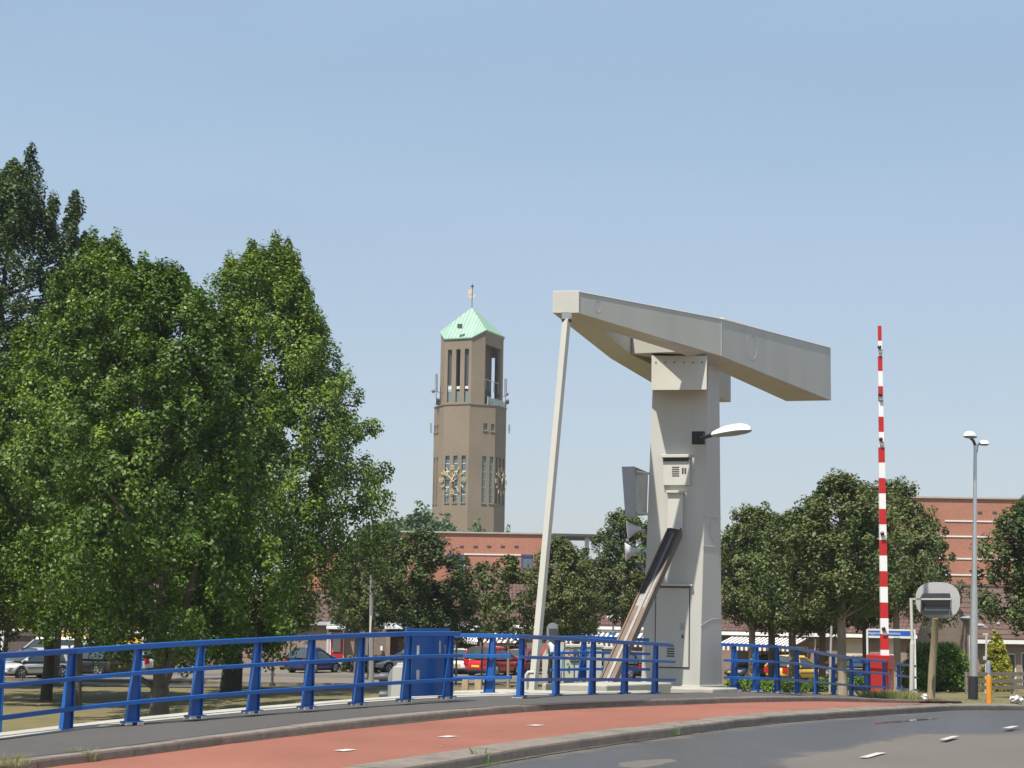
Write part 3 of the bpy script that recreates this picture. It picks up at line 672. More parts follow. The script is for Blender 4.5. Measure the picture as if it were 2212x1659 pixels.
# cross box between the arms above the tower, and head plate
c0_, c1_ = fi[0] + UP * .02, ni[0] + UP * .02
mb = MB(); mb.hexa([c0_, c1_, c1_ + u8 * 2.6, c0_ + u8 * 2.6], [c0_ + UP * .84, c1_ + UP * .84, c1_ + u8 * 2.6 + UP * .84, c0_ + u8 * 2.6 + UP * .84])
mb.build('cross_box', CREAM, bb, bevel=.01)
hd = (hR[0] - hL[0]).normalized(); hn = -V((-hd.y, hd.x, 0)); hn = hn if hn.y < 0 else -hn
mb = MB(); mb.hexa([hL[0] - hd * .01, hR[0] + hd * .01, hR[0] + hd * .01 + hn * .02, hL[0] - hd * .01 + hn * .02], [hL[1] - hd * .01 + UP * .01, hR[1] + hd * .01 + UP * .01, hR[1] + hd * .01 + hn * .02 + UP * .01, hL[1] - hd * .01 + hn * .02 + UP * .01]); mb.build('head_plate', CREAM2, bb, bevel=.006)
mb = MB(); mb.box(P8(1.3, .1, 10.72), (1.6, .5, .12), rz=R(52)); mb.build('top_cover', CREAM2, bb, bevel=.02)
# faint round access marks on the arm
for (q0, q1, t_, r_) in ((hR, nk, .12, .11), (nk, ne, .26, .25)):
    c = mix(q0, q1, t_); ctr = (c[0] + c[1]) / 2; d1 = (q1[0] - q0[0]); d1.z = 0; d1.normalize()
    pts = [ctr + d1 * r_ * math.cos(t) + UP * r_ * 1.25 * math.sin(t) for t in np.linspace(0, 2 * math.pi, 25)]
    mb = MB(); mb.tube(pts, .004, 4); mb.build('access_ring', CREAM, bb)
# hanger rod
hr = thing('hanger_rod', at(1150, 1506, 38.0), 'tall slim white rod running from the beam head down to the bridge deck', 'rod')
a = at(1149.5, 1509, 37.6); b = at(1224, 690, 38.15)
mb = MB(); mb.bar(a, b, .15, .13, up=u8); mb.build('rod', CREAM2, hr, bevel=.006)
mb = MB(); mb.tube([b - m8 * .1, b + m8 * .1], .07, 10); mb.build('pin_joint', DGREY, hr)
mb = MB(); mb.box(b + V((0, 0, .08)), (.22, .12, .16)); mb.build('bracket', GREY, hr)
# rack beam : steel channel, greased and rusty
RUST = mat('rusty_steel', (.105, .062, .038), .6, .1, .45, 2.5, dirt=(.125, .10, .075), dscale=1.6, damt=.8, stretch=(1, 1, .5), bump=.3)
GREASE = mat('black_grease', (.024, .021, .021), .42, .0, .3, 5, bump=.15, bscale=12)
STEEL = mat('dull_steel', (.12, .11, .105), .5, .3, .2, 4)
rb = thing('rack_beam', at(1300, 1495, 39.5), 'slanting greasy steel rack beam leaning from the deck up into the tower', 'rack beam')
A = at(1303, 1496, 39.6); B_ = at(1459, 1149, 41.9)
dr_ = (B_ - A).normalized(); w_ = m8; upn = dr_.cross(w_).normalized(); upn = upn if upn.z > 0 else -upn
mb = MB(); mb.bar(A, B_, .35, .22, up=upn); mb.build('channel', STEEL, rb, bevel=.01)
for sg in (-1, 1):
    mb = MB(); mb.bar(A + w_ * .155 * sg + upn * .125, B_ + w_ * .155 * sg + upn * .125, .04, .05, up=upn); mb.build('flange', RUST, rb)
mb = MB(); mb.bar(A.lerp(B_, .02) + upn * .105, A.lerp(B_, .5) + upn * .115, .26, .02, up=upn); mb.build('rack_face', RUST, rb)
mb = MB(); mb.bar(A.lerp(B_, .5) + upn * .105, B_ + upn * .115, .26, .02, up=upn); mb.build('rack_face', GREASE, rb)
mb = MB(); mb.bar(A.lerp(B_, .03) + upn * .13 + w_ * .02, A.lerp(B_, .97) + upn * .13 + w_ * .02, .06, .02, up=upn); mb.build('rack_strip', STEEL, rb)
foot = A - dr_ * .25
mb = MB(); mb.bar(foot + V((0, 0, -.15)), A + dr_ * .15, .50, .34, up=upn); mb.build('foot', DGREY, rb, bevel=.02)
# concrete pier blocks
def block(px0, px1, ytop, ybot, d, dep, label, m=CONC):
    a = at(px0, ytop, d); b = at(px1, ytop, d); hgt = (ybot - ytop) * d / F; wd = b.x - a.x
    mb = MB(); c = V(((a.x + b.x) / 2, d + dep / 2, a.z - hgt / 2))
    lo = [c + m8 * (-wd / 2) - fn * 0 + V((0, -dep / 2, -hgt / 2)), c + m8 * (wd / 2) + V((0, -dep / 2, -hgt / 2)), c + m8 * (wd / 2) + u8 * dep + V((0, -dep / 2, -hgt / 2)), c + m8 * (-wd / 2) + u8 * dep + V((0, -dep / 2, -hgt / 2))]
    mb.hexa(lo, [p + V((0, 0, hgt)) for p in lo]); o = mb.build('pier_block', m, bevel=.03); tag(o, label, 'concrete block'); return o
block(1168, 1312, 1477, 1530, 38.0, 2.6, 'pale concrete block behind the blue railing, left of the foot of the rack beam')
block(1366, 1540, 1484.5, 1530, 39.8, 1.1, 'pale concrete base that the cream tower stands on')
block(975, 1132, 1493, 1540, 33.6, 1.5, 'low pale concrete slab below the light blue gate railing')
# ------------------------------------------------------------------ things on the tower
def pxm(d): return F / d
sb = thing('signal_box', at(1370, 1115, 42.35), 'grey box shaped ship signal seen from behind, left side of the tower', 'signal')
a = at(1343, 1008, 42.15); b = at(1361, 1115, 42.15)
def slab(pts, vec): return MB().prism(pts, vec)
p4 = [at(1343, 1008, 41.95), at(1371, 1007.5, 41.95), at(1372, 1116, 41.95), at(1350.5, 1114, 41.95)]
mb = slab(p4, V((.05, .30, 0))); mb.build('backboard', GREY, sb, bevel=.006)
p4 = [at(1357, 1010, 42.05), at(1373, 1009, 42.05), at(1399, 1020, 42.45), at(1396, 1112, 42.45), at(1374, 1114, 42.05), at(1359, 1113, 42.05)]
mb = slab(p4, V((.03, .22, 0))); mb.build('housing', mat('grey_cream_metal', (.42, .415, .39), .5), sb, bevel=.006)
for y in (1020, 1108):
    mb = MB(); mb.bar(at(1376, y - 2, 42.0), at(1401, y + 3, 42.55), .05, .05); mb.build('bracket', CREAM2, sb)
mb = MB(); mb.box((at(1382, 1065, 42.3)), (.02, .02, 1.0)); mb.build('edge_seam', DGREY, sb)
for k, (y0, lab) in enumerate(((1145, 'upper white loudspeaker horn on the left side of the tower'), (1192, 'lower white loudspeaker horn on the left side of the tower'))):
    hn = thing('loudspeaker', at(1380, y0, 42.35), lab, 'loudspeaker', 'horn loudspeakers on the tower')
    d_ = 42.35; c = at(1366 + (0 if k == 0 else -4), y0, d_); s = 1 / pxm(d_)
    rot = Matrix.Rotation(R(-6), 3, 'Y')
    mb = MB(); mb.lathe(c + V((-11 * s, 0, 0)), [(20 * s, 0), (19.5 * s, 1 * s), (12 * s, 12 * s), (7 * s, 20 * s), (5 * s, 27 * s), (5.5 * s, 30 * s)], 18, axis='X', mat=rot)
    mb.build('horn', mat('horn_grey_white%d' % k, (.50, .50, .52), .5), hn, smooth=True)
    mb = MB(); mb.tube([c + V((16 * s, 0, -1 * s)), c + V((27 * s, .05, -1 * s))], 4 * s, 8); mb.build('bracket', GREY, hn)
# lamp on the tower
wl = thing('tower_lamp', at(1509, 946, 41.6), 'white street lantern on a short black arm high on the tower', 'lamp')
c = at(1509, 946, 41.75); mb = MB(); mb.box(c, (.31, .16, .31), rz=R(-14.7)); mb.build('mount_plate', BLACK, wl, bevel=.01)
mb = MB(); mb.tube([at(1514, 947, 41.6), at(1530, 942, 41.3), at(1545, 938, 41.1)], .05, 8); mb.build('arm', BLACK, wl)
def lantern(parent, c, ax, L, W, H, m1=LAMPW, m2=GREY, tilt=0):
    # teardrop head: upper shell and lower bowl, built along ax
    ax = V(ax).normalized(); sd = V((0, 0, 1)).cross(ax).normalized(); up = ax.cross(sd)
    if tilt: rt = Matrix.Rotation(tilt, 3, sd); ax = rt @ ax; up = rt @ up
    def shell(name, sg, m, hh):
        vs = []; fs = []; n = 10; k = 8
        for i in range(n + 1):
            q = i / n; wv = W * (.32 + .68 * math.sin(math.pi * min(1, q * .62 + .05)) ** .8) * (1 if q < .75 else math.sqrt(max(0, 1 - ((q - .75) / .25) ** 2)) * .98 + .02)
            hv = hh * (.25 + .75 * math.sin(math.pi * min(1, .12 + q * .7))) * (1 if q < .8 else math.sqrt(max(0, 1 - ((q - .8) / .2) ** 2)) * .95 + .05)
            for j in range(k + 1):
                t = math.pi * j / k; vs.append(c + ax * (q * L) + sd * (wv / 2 * math.cos(t)) + up * (sg * hv * math.sin(t)))
        for i in range(n):
            for j in range(k): a = i * (k + 1) + j; fs.append((a, a + 1, a + k + 2, a + k + 1))
            fs.append((i * (k + 1), (i + 1) * (k + 1), (i + 1) * (k + 1) + k, i * (k + 1) + k))
        mb = MB(); mb.add(vs, fs); mb.build(name, m, parent, smooth=True)
    shell('cover', 1, m1, H); shell('bowl', -1, m2, H * .45)
ax = (at(1618, 928, 39.7) - at(1541, 940, 41.2))
lantern(wl, at(1543, 940, 41.1), ax, ax.length, .38, .19)

# ------------------------------------------------------------------ barrier with red drive cabinet
bx = thing('barrier', at(1902, 1503, 53.5), 'raised red and white striped barrier boom standing in its red drive cabinet', 'barrier')
dB = 53.5; sB = dB / F
def bbox(px0, px1, y0, y1, d0, dep, name, m, parent, ub=u8, bev=.012, xshift=0):
    a = at(px0, y1, d0); b = at(px1, y1, d0); h = (y1 - y0) * d0 / F
    w = (b.x - a.x)
    lo = [a, a + V((w, 0, 0)), a + V((w, 0, 0)) + V((.30, 1, 0)) * dep, a + V((.30, 1, 0)) * dep]
    mb = MB(); mb.hexa(lo, [p + UP * h for p in lo]); return mb.build(name, m, parent, bevel=bev)
def qbox(c0, du, dv, h, name, m, parent, bev=.01):
    lo = [c0, c0 + du, c0 + du + dv, c0 + dv]; mb = MB(); mb.hexa(lo, [p + UP * h for p in lo]); return mb.build(name, m, parent, bevel=bev)
REDD = mat('weathered_red_paint', (.30, .045, .04), .6, 0, .2, 2, dirt=(.22, .10, .08), dscale=2, damt=.7)
c0 = at(1919, 1505, 52.6)                       # near corner of the cabinet
lft = (at(1876, 1505, 53.8) - c0); lft.z = 0; rgt = (at(1931, 1505, 53.6) - c0); rgt.z = 0
qbox(c0 - UP * .1, lft, rgt, (1505 - 1446) * sB + .1, 'cabinet', RED, bx)
l2 = lft * 1.12; r2 = rgt * 1.12
qbox(c0 + UP * (1505 - 1449) * sB - lft * .06 - rgt * .06, l2, r2, (1449 - 1420) * sB, 'cabinet_hood', RED, bx, .02)
mb = MB(); mb.box(c0 + rgt * .55 + UP * .35 - lft.normalized() * .01, (.02, .02, .22)); mb.build('hinge', OFFW, bx)
mb = MB(); mb.box(c0 + rgt * .5 + UP * .72 - lft.normalized() * .012, (.06, .03, .1)); mb.build('lock', GREY, bx)
base = at(1911, 1421, 53.2); top = at(1900, 704, 53.2)
WR = [RED, WHITE]
mb = MB(); n = 23; L = (top - base).length; ax = (top - base).normalized(); stripe = 33.4 * 53.2 / F
rot = Matrix((V((1, 0, 0)), ax.cross(V((1, 0, 0))), ax)).transposed()
zt_ = L; k = 0
while zt_ > 0:
    z0 = max(0, zt_ - stripe); mid = base + ax * ((zt_ + z0) / 2); q = (zt_ + z0) / 2 / L
    wd = (.245 - .10 * q) if q < .63 else (.155 - .06 * (q - .63) / .37 * .6)
    if k == 0: wd = .11
    mb.box(mid, (wd, wd * .55, zt_ - z0 - .002), mat=rot, m=k % 2)
    zt_ = z0; k += 1
for m_ in (0,):
    pass
bo = mb.build('boom', WR, bx)
mb = MB(); mb.box(base + V((0, 0, -.25)), (.30, .35, .5)); mb.build('boom_clamp', RED, bx)
for y in (752, 856, 954, 1157, 1360):
    q = (1421 - y) / (1421 - 704); p = base + ax * (L * q) + V((-.035, -.10, 0))
    lp = MB(); lp.ball(p, .065, 10); o = lp.build('boom_light', mat('lens_dark_red', (.08, .01, .012), .15, 0, .1, 3), bx, smooth=True)
    lp = MB(); lp.box(p + V((.035, .02, -.12)), (.12, .07, .13)); lp.build('light_bracket', GREY, bx)

# ------------------------------------------------------------------ rounded sign seen from behind, on its L shaped post
ls = thing('signal_post', at(1970, 1500, 57), 'white L shaped pole with a round ended grey signal board seen from behind', 'signal')
d = 56.0; a = at(1969, 1508, d); b = at(1970.5, 1391, d); t = at(1968, 1292, d)
mb = MB(); mb.tube([a, b], .075, 12); mb.build('lower_pole', CREAM2, ls, smooth=True)
mb = MB(); mb.tube([b, t], .05, 12); mb.tube([b + V((0, 0, -.02)), b + V((0, 0, .12))], [.075, .05], 12); mb.build('upper_pole', CREAM2, ls, smooth=True)
mb = MB(); mb.bar(at(1966, 1294, d), at(2054, 1294, d), .05, .055); mb.build('cross_arm', CREAM2, ls)
# backboard
mb = MB(); c = at(2026, 1296.5, 56.6); s = 56.6 / F; w2 = 47.5 * s; h2 = 38.5 * s; fl = 12 * s; pts = []
for k in range(48):
    t_ = 2 * math.pi * k / 48; x = math.cos(t_); y = math.sin(t_)
    px_ = math.copysign(abs(x) ** .88, x) * (w2 - fl * .35) + math.copysign(fl * .35, x); py_ = math.copysign(abs(y) ** .78, y) * h2
    pts.append(c + V((px_, 0, py_)))
mb.prism(pts, V((0, .03, 0))); mb.build('backboard', mat('pale_grey_board', (.47, .46, .45), .5, 0, .04, 1.5), ls)
s = 56 / F
def quadp(x0, y0, x1, y1, x2, y2, x3, y3, d, th, name, m):
    mb = MB(); mb.prism([at(x0, y0, d), at(x1, y1, d), at(x2, y2, d), at(x3, y3, d)], V((0, th, 0))); mb.build(name, m, ls, bevel=.005)
DK = mat('dark_signal_housing', (.045, .047, .05), .5)
quadp(1998, 1281.5, 2052, 1281.5, 2054, 1292, 1992, 1292, 56.15, .3, 'housing', DK)
quadp(1992, 1292, 2054, 1292, 2053, 1309, 1999, 1309, 56.15, .3, 'housing', BLACK)
quadp(1992, 1296, 1999, 1309, 1993, 1319, 1991, 1327, 56.3, .2, 'hood_side', DGREY)
quadp(1999, 1309, 2053, 1309, 2050, 1327, 1996, 1327, 56.2, .12, 'hood', mat('blue_grey_housing', (.10, .12, .125), .5))
mb = MB(); mb.tube([at(2055, 1295, 56.1), at(2054, 1328, 56.1)], .012, 6); mb.build('cable', BLACK, ls)
# leaning timber post under it
wp = MB(); wp.tube([at(2011, 1497, 58.0) - V((0, 0, .15)), at(2014, 1440, 58), at(2019, 1380, 57.8), at(2021, 1334, 57.5)], [.13, .125, .115, .105], 10)
o = wp.build('timber_post', OLDWOOD, smooth=True); tag(o, 'leaning weathered round timber post below the rounded grey board', 'post')

# ------------------------------------------------------------------ street lamps
def lamp_post(name, px, by, ty, d, r0, r1, label, group='street lamps', m=GALV, pxt=None):
    a = at(px, by, d); t = at(pxt if pxt else px, ty, d)
    o = thing(name, a, label, 'street lamp', group)
    return o, a, t
o, a, t = lamp_post('street_lamp', 2102, 1511, 962, 55.5, .13, .06, 'tall twin headed street lamp with galvanised pole and black foot at the right kerb', pxt=2107)
k = (a.z - t.z) and (t - a)
mb = MB(); mb.tube([a, a + k * .09], [.155, .155], 16); mb.build('foot_sleeve', mat('black_foot', (.02, .02, .025), .6), o, smooth=True)
SHINY = mat('shiny_galvanised_pole', (.60, .60, .60), .28, .75, .05, 3)
mb = MB(); mb.tube([a + k * .085, a + k * .30, a + k * .44], [.125, .125, .10], 16); mb.tube([a + k * .435, a + k * .66], [.088, .072], 16); mb.build('pole', SHINY, o, smooth=True)
mb = MB(); mb.tube([a + k * .655, a + k], [.062, .055], 14); mb.build('pole_top', SHINY, o, smooth=True)
mb = MB(); mb.tube([t - V((0, 0, .1)), at(2108, 978, 55.5), at(2106, 960, 55.5), at(2102, 951, 55.3), at(2098, 948, 55.2)], [.055, .052, .05, .045, .045], 10); mb.build('arm', DGREY, o, smooth=True)
mb = MB(); mb.tube([at(2110, 975, 55.6), at(2112, 962, 55.9), at(2119, 956, 56.3)], .03, 8); mb.build('arm', DGREY, o, smooth=True)
lantern(o, at(2106.5, 944, 55.2), V((-1, -.9, .0)), .52, .34, .17)
lantern(o, at(2116, 959, 56.2), V((1, .5, .05)), .36, .26, .13)
o, a, t = lamp_post('street_lamp', 803.5, 1476, 1120, 84.5, .1, .05, 'slim street lamp with a zone sign on its pole, in front of the brown trees')
a = on(803, 84.5); k = t - a
mb = MB(); mb.tube([a, a + k * .45, a + k], [.13, .11, .05], 12); mb.build('pole', SHINY, o, smooth=True)
mb = MB(); mb.tube([t, at(800, 1113, 84), at(790, 1110.5, 83)], [.045, .04, .04], 8); mb.build('arm', GALV, o, smooth=True)
lantern(o, at(793, 1111.5, 83.3), V((-.9, -.9, .12)), .55, .32, .14)
# zone sign
zs_ = thing('zone_sign', at(811, 1366, 84.1), 'rectangular speed zone sign with a red ring on the slim lamp pole', 'sign')
d = 84.1
mb = MB(); mb.prism([at(797.5, 1366, d), at(800.5, 1329.5, d), at(817, 1329.5, d + .35), at(816, 1366, d + .35)], V((.03, .05, 0))); mb.build('board', mat('sign_board', (.36, .37, .38), .5), zs_)
mb = MB(); mb.bar(at(799.5, 1366.5, d - .03), at(801.5, 1329.5, d - .03), .08, .06, up=(0, 1, 0)); mb.build('edge_trim', OFFW, zs_)
MAROON = mat('sign_ring_maroon', (.20, .03, .045), .5)
mb = MB(); c = at(809, 1348.5, d + .1); pts = [c + V((.145 * math.cos(q), .0 - .0, .21 * math.sin(q))) + V((.09 * 0, -.02, 0)) for q in np.linspace(0, 2 * math.pi, 25)]
mb.tube(pts, .022, 6, cap=False); mb.build('ring', MAROON, zs_)
def text(name, s, c, size, m, parent, rz=0, ext=.004, sx=1.0, font=None):
    cu = bpy.data.curves.new(name, 'FONT'); cu.body = s; cu.size = size; cu.extrude = ext; cu.align_x = 'CENTER'; cu.align_y = 'CENTER'
    o = bpy.data.objects.new(name, cu); COL.objects.link(o)
    dg = bpy.context.evaluated_depsgraph_get(); dg.update(); me = bpy.data.meshes.new_from_object(o.evaluated_get(dg)); bpy.data.objects.remove(o)
    me.materials.clear(); me.materials.append(m); me.name = name
    o = bpy.data.objects.new(name, me); COL.objects.link(o); q = parent; off = V((0, 0, 0))
    while q: off += V(q.location); q = q.parent
    o.parent = parent; o.location = V(c) - off; o.rotation_euler = (R(90), 0, rz); o.scale = (sx, 1, 1); return o
text('lettering', '30', c + V((0, -.03, 0)), .22, DGREY, zs_, sx=.75); text('lettering', 'ZONE', at(808.5, 1336, d - .02), .09, DGREY, zs_)
o, a, t = lamp_post('street_lamp', 1324.5, 1440, 1340, 100, .05, .05, 'low lantern on a short pole with a small blue name plate, before an awning')
a = on(1324, 98); t = at(1324.5, 1344, 98)
mb = MB(); mb.tube([a, t], .05, 10); mb.build('pole', GALV, o)
s = 98 / F
mb = MB(); mb.lathe(t, [(.05, 0), (.22, 5 * s), (.42, 9 * s), (.40, 9.6 * s), (.25, 15 * s), (.05, 17.5 * s), (0.0, 18 * s)], 14); mb.build('lantern', LAMPW, o, smooth=True)
mb = MB(); mb.box(at(1322.5, 1369.5, 97.9), (.42, .03, .12)); mb.build('name_plate', mat('blue_sign', (.05, .16, .40), .5), o)
o, a, t = lamp_post('street_lamp', 2096, 1470, 1333, 82, .05, .05, 'lower street lamp behind the tall twin headed pole, white edged flat lantern')
a = on(2095, 82); t = at(2095.5, 1345, 82); mb = MB(); mb.tube([a, t], .06, 10); mb.build('pole', OFFW, o)
mb = MB(); c = at(2094, 1341, 82); mb.lathe(c, [(.06, -.24), (.18, -.2), (.45, .08), (.46, .13), (.30, .2), (0, .24)], 14); mb.build('lantern', GREY, o, smooth=True)
# ------------------------------------------------------------------ bus stop style frame with blue name board
BS = mat('blue_sign_board', (.02, .11, .48), .4)
nf = thing('name_board', on(1925, 72), 'blue street name board across the top of a white tubular frame', 'sign')
d = 72.0; fa = on(1874, d); fb = on(1977, d)
mb = MB(); mb.bar(fa, V((fa.x, d, at(1874, 1360, d).z)), .07, .07, up=(1, 0, 0)); mb.build('frame_leg', OFFW, nf)
mb = MB(); mb.bar(fb, V((fb.x, d, at(1976, 1362, d).z)), .07, .07, up=(1, 0, 0)); mb.build('frame_leg', OFFW, nf)
mb = MB(); mb.box((at(1874, 1375, d) + at(1976, 1376, d)) / 2 - V((0, 0, .01)), ((1976 - 1874) * d / F, .05, .06)); mb.box((at(1874, 1360.5, d) + at(1976, 1361, d)) / 2, ((1976 - 1874) * d / F, .05, .07)); mb.build('frame_bar', OFFW, nf)
mb = MB(); c = (at(1875, 1368, d) + at(1976, 1368.5, d)) / 2; mb.box(c, ((1976 - 1877) * d / F, .04, .215)); mb.build('board', BS, nf)
text('lettering', 'Nagelerweg/Louwenskamp', c + V((-.30, -.026, 0)), .142, WHITE, nf, sx=.86)
# ------------------------------------------------------------------ bollards and posts
def bollard(px, by, ty, d, r, label, kind='orange'):
    a = at(px, by, d); h = (by - ty) * d / F; o = thing('bollard', a, label, 'bollard', 'orange marker posts' if kind == 'orange' else 'short posts')
    if kind == 'orange':
        mb = MB(); mb.tube([a - V((0, 0, .1)), a + UP * h * .62], r, 12); mb.build('sleeve', ORANGE, o, smooth=True)
        mb = MB(); mb.tube([a + UP * h * .62, a + UP * h], [r * .55, r * .55], 10); mb.build('top_pipe', GALV, o, smooth=True)
        mb = MB(); mb.tube([a + UP * h * .70, a + UP * h * .93], r * .75, 10); mb.build('reflector', mat('reflector_blue_white', (.25, .28, .42), .3), o, smooth=True)
    return o
bollard(2137, 1515, 1429, 52, .085, 'orange and steel marker post beside the right kerb', )
bollard(1403, 1479, 1425, 60, .09, 'orange marker post seen behind the rack beam foot', )
for px, lab in ((1003.5, 'left of two short round topped pale wooden posts by the light blue railing'), (1031.5, 'right of two short round topped pale wooden posts by the light blue railing')):
    d = 34.5; b = at(px, 1496, d); s = d / F; n = 10; pts = [V((-6.8 * s, 0, 0)), V((6.8 * s, 0, 0))]
    pts = [b + V((-6.8 * s, 0, -.1)), b + V((6.8 * s, 0, -.1))] + [b + V((6.8 * s * math.cos(t_), 0, 24 * s + 6.8 * s * math.sin(t_))) for t_ in np.linspace(0, math.pi, 9)]
    mb = MB(); mb.prism(pts, V((.02, .10, 0))); o = mb.build('wooden_post', WOOD, bevel=.008); tag(o, lab, 'wooden post', 'short wooden posts')
mb = MB(); s = 37 / F
a = at(1136, 1506, 37); mb.tube([a, a + UP * 46 * s, a + V((4 * s, 0, 52 * s)), a + V((16 * s, .02, 52 * s))], 4.2 * s, 8)
o = mb.build('bent_pipe', CREAM, smooth=True); tag(o, 'cream bent pipe standing left of the foot of the tall white rod', 'pipe')
# signal seen from behind, with lowered red and white barrier, left of the cabinet
sg = thing('road_signal', at(1189, 1478, 44), 'grey rounded road signal seen from behind on a black pole beside the white rod', 'signal')
d = 43.0; s = d / F
pts = []
cx_, cy_ = 1195, 1366
for k in range(28):
    t_ = math.pi * k / 27; pts.append(at(1193 + 12.5 * math.cos(t_), 1360 - 15 * math.sin(t_), d))
pts = pts + [at(1180.5, 1412, d), at(1205.5, 1412, d)]
mb = MB(); mb.prism(pts, V((.01, .04, 0))); mb.build('backboard', mat('grey_board', (.22, .23, .25), .5), sg)
mb = MB(); mb.prism([at(1186, 1358, d - .1), at(1206, 1358, d - .1), at(1205, 1398, d - .1), at(1187, 1398, d - .1)], V((0, .12, 0))); mb.build('housing', DK, sg)
mb = MB(); mb.tube([at(1188, 1480, d), at(1189.5, 1400, d)], .055, 10); mb.build('pole', BLACK, sg)
mb = MB(); mb.tube([at(1186, 1389, d - .2), at(1192, 1396, d - .2), at(1193, 1412, d - .2)], [.05, .07, .05], 10); mb.build('lamp_cover', WHITE, sg, smooth=True)
ba = thing('barrier', at(1196, 1476, 43), 'second barrier drive cabinet with red and white arm down, stickers on its pale blue side', 'barrier')
mb = MB(); mb.prism([at(1197, 1477, 42.8), at(1216, 1477, 42.8), at(1218, 1388, 42.8), at(1204, 1388, 42.8)], V((.05, .3, 0))); mb.build('cabinet', CREAM, ba)
mb = MB(); mb.prism([at(1198, 1471, 42.77), at(1211, 1471, 42.77), at(1216, 1401, 42.77), at(1205, 1401, 42.77)], V((0, .02, 0))); mb.build('sticker_panel', mat('pale_blue_poster', (.30, .50, .68), .6), ba)
STK = mat('pink_sticker', (.62, .14, .20), .6)
for (x, y0, y1) in ((1210, 1407, 1414), (1206, 1450, 1463)):
    mb = MB(); mb.prism([at(x - 4, y1, 42.75), at(x + 4, y1, 42.75), at(x + 4, y0, 42.75), at(x - 4, y0, 42.75)], V((0, .01, 0))); mb.build('sticker', STK, ba)
mb = MB(); mb.prism([at(1171, 1470, 44), at(1180, 1470, 44), at(1188, 1400, 44), at(1172, 1400, 44)], V((0, .2, 0))); mb.build('side_plate', CREAM2, ba)
mb = MB(); A_ = at(1169, 1413, 43.3); B_2 = at(1189, 1379, 43.3)
mb.bar(A_, B_2, .05, .08); mb.build('arm', mat('faded_red', (.55, .10, .10), .5), ba)
# control cabinets with marks on them
def cabinet(px0, px1, y0, y1, d, dep, label, doors=2, m=CREAM):
    a = at(px0, y1, d); b = at(px1, y1, d); h = (y1 - y0) * d / F; root = thing('control_cabinet', (a + b) / 2, label, 'cabinet')
    mb = MB(); c = (a + b) / 2; c.z = a.z + h / 2; mb.box(c + V((0, dep / 2, 0)), (b.x - a.x, dep, h - .10)); mb.build('body', m, root, bevel=.01)
    mb = MB(); mb.box(c + V((0, dep / 2, h / 2 - .03)), (b.x - a.x + .10, dep + .12, .07)); mb.build('top', CREAM2, root, bevel=.01)
    mb = MB(); mb.box(c + V((0, dep / 2, -h / 2)), (b.x - a.x - .04, dep - .06, .12)); mb.build('plinth', DGREY, root)
    w = (b.x - a.x)
    for k in range(doors):
        x = a.x + w * (k + .5) / doors
        mb = MB(); mb.box((x, d - .012, a.z + h * .48), (w / doors - .02, .025, h * .80)); dd = mb.build('door', m, root, bevel=.004)
        mb = MB(); mb.box((x - w / doors * .38 * (1 if k else -1), d - .035, a.z + h * .55), (.03, .03, .16)); mb.build('handle', DGREY, dd)
    return root, a, b, h
cab, a, b, h = cabinet(1217, 1300, 1394, 1476, 47, .5, 'cream control cabinet covered in small scribbles and stickers behind the railings')
SCR = mat('scribble_black', (.03, .03, .035), .6); SCO = mat('scribble_orange', (.60, .22, .14), .6); SCG = mat('scribble_green', (.16, .38, .12), .6)
def scribble(pts, r, m):
    mb = MB(); mb.tube([at(x, y, 46.955) for x, y in pts], r, 5); mb.build('scribble', m, cab)
scribble([(1239, 1411), (1240, 1406), (1243, 1404), (1247, 1407), (1248.5, 1414), (1250, 1420), (1245, 1422), (1240, 1420), (1242, 1412)], .035, SCR)
scribble([(1257, 1420), (1259, 1413), (1261, 1420), (1264, 1416), (1269, 1406), (1271, 1412)], .025, SCR)
scribble([(1232, 1427), (1244, 1428), (1252, 1426)], .03, SCR); scribble([(1231, 1405), (1229, 1412), (1233, 1416), (1230, 1420)], .04, SCO); scribble([(1226, 1432), (1229, 1438), (1226, 1444), (1229, 1448)], .03, SCG)
mb = MB(); mb.tube([at(1240.5, 1476, 46.5), at(1240.5, 1404, 46.5), at(1238, 1399, 46.5), at(1233, 1399, 46.5), at(1231, 1403, 46.5)], .022, 6); mb.tube([at(1218, 1404, 46.4), at(1302, 1407, 46.4)], .012, 6); o = mb.build('bent_pipe', DGREY); tag(o, 'thin dark bent pipe in front of the scribbled cabinet', 'pipe')
cabinet(1306, 1352, 1399, 1475, 49, .6, 'plain grey control cabinet half hidden by the rack beam', 1, mat('cabinet_grey', (.32, .31, .28), .6))
# cabinet with a curved cowl and fenders, left of the solid panel
cw_ = thing('hydraulic_unit', at(862, 1509, 33), 'cream cabinet under a curved grey cowl with two dark round buffers', 'machine housing')
d = 32.5
mb = MB(); mb.prism([at(843, 1512, d), at(880, 1512, d), at(880, 1440, d), at(849, 1440, d)], V((.1, .4, 0))); mb.build('cabinet', CREAM, cw_, bevel=.01)
mb = MB(); mb.prism([at(856, 1441, d + .05), at(880, 1441, d + .05), at(880, 1432, d + .05), at(858, 1432, d + .05)], V((.1, .3, 0))); mb.build('lid', CREAM2, cw_, bevel=.01)
prof = [(838, 1514), (838, 1462), (843, 1448), (853, 1437), (866, 1432), (878, 1431)]; inn = [(878, 1437), (866, 1439), (857, 1444), (849, 1454), (846, 1466), (846, 1514)]
mb = MB(); po = [at(x, y, d + .1) for x, y in prof + inn]
n_ = len(prof)
for i in range(n_ - 1):
    q4 = [po[i], po[i + 1], po[-2 - i], po[-1 - i]]; mb.prism(q4, V((.05, .45, 0)))
mb.build('cowl', GREY, cw_)
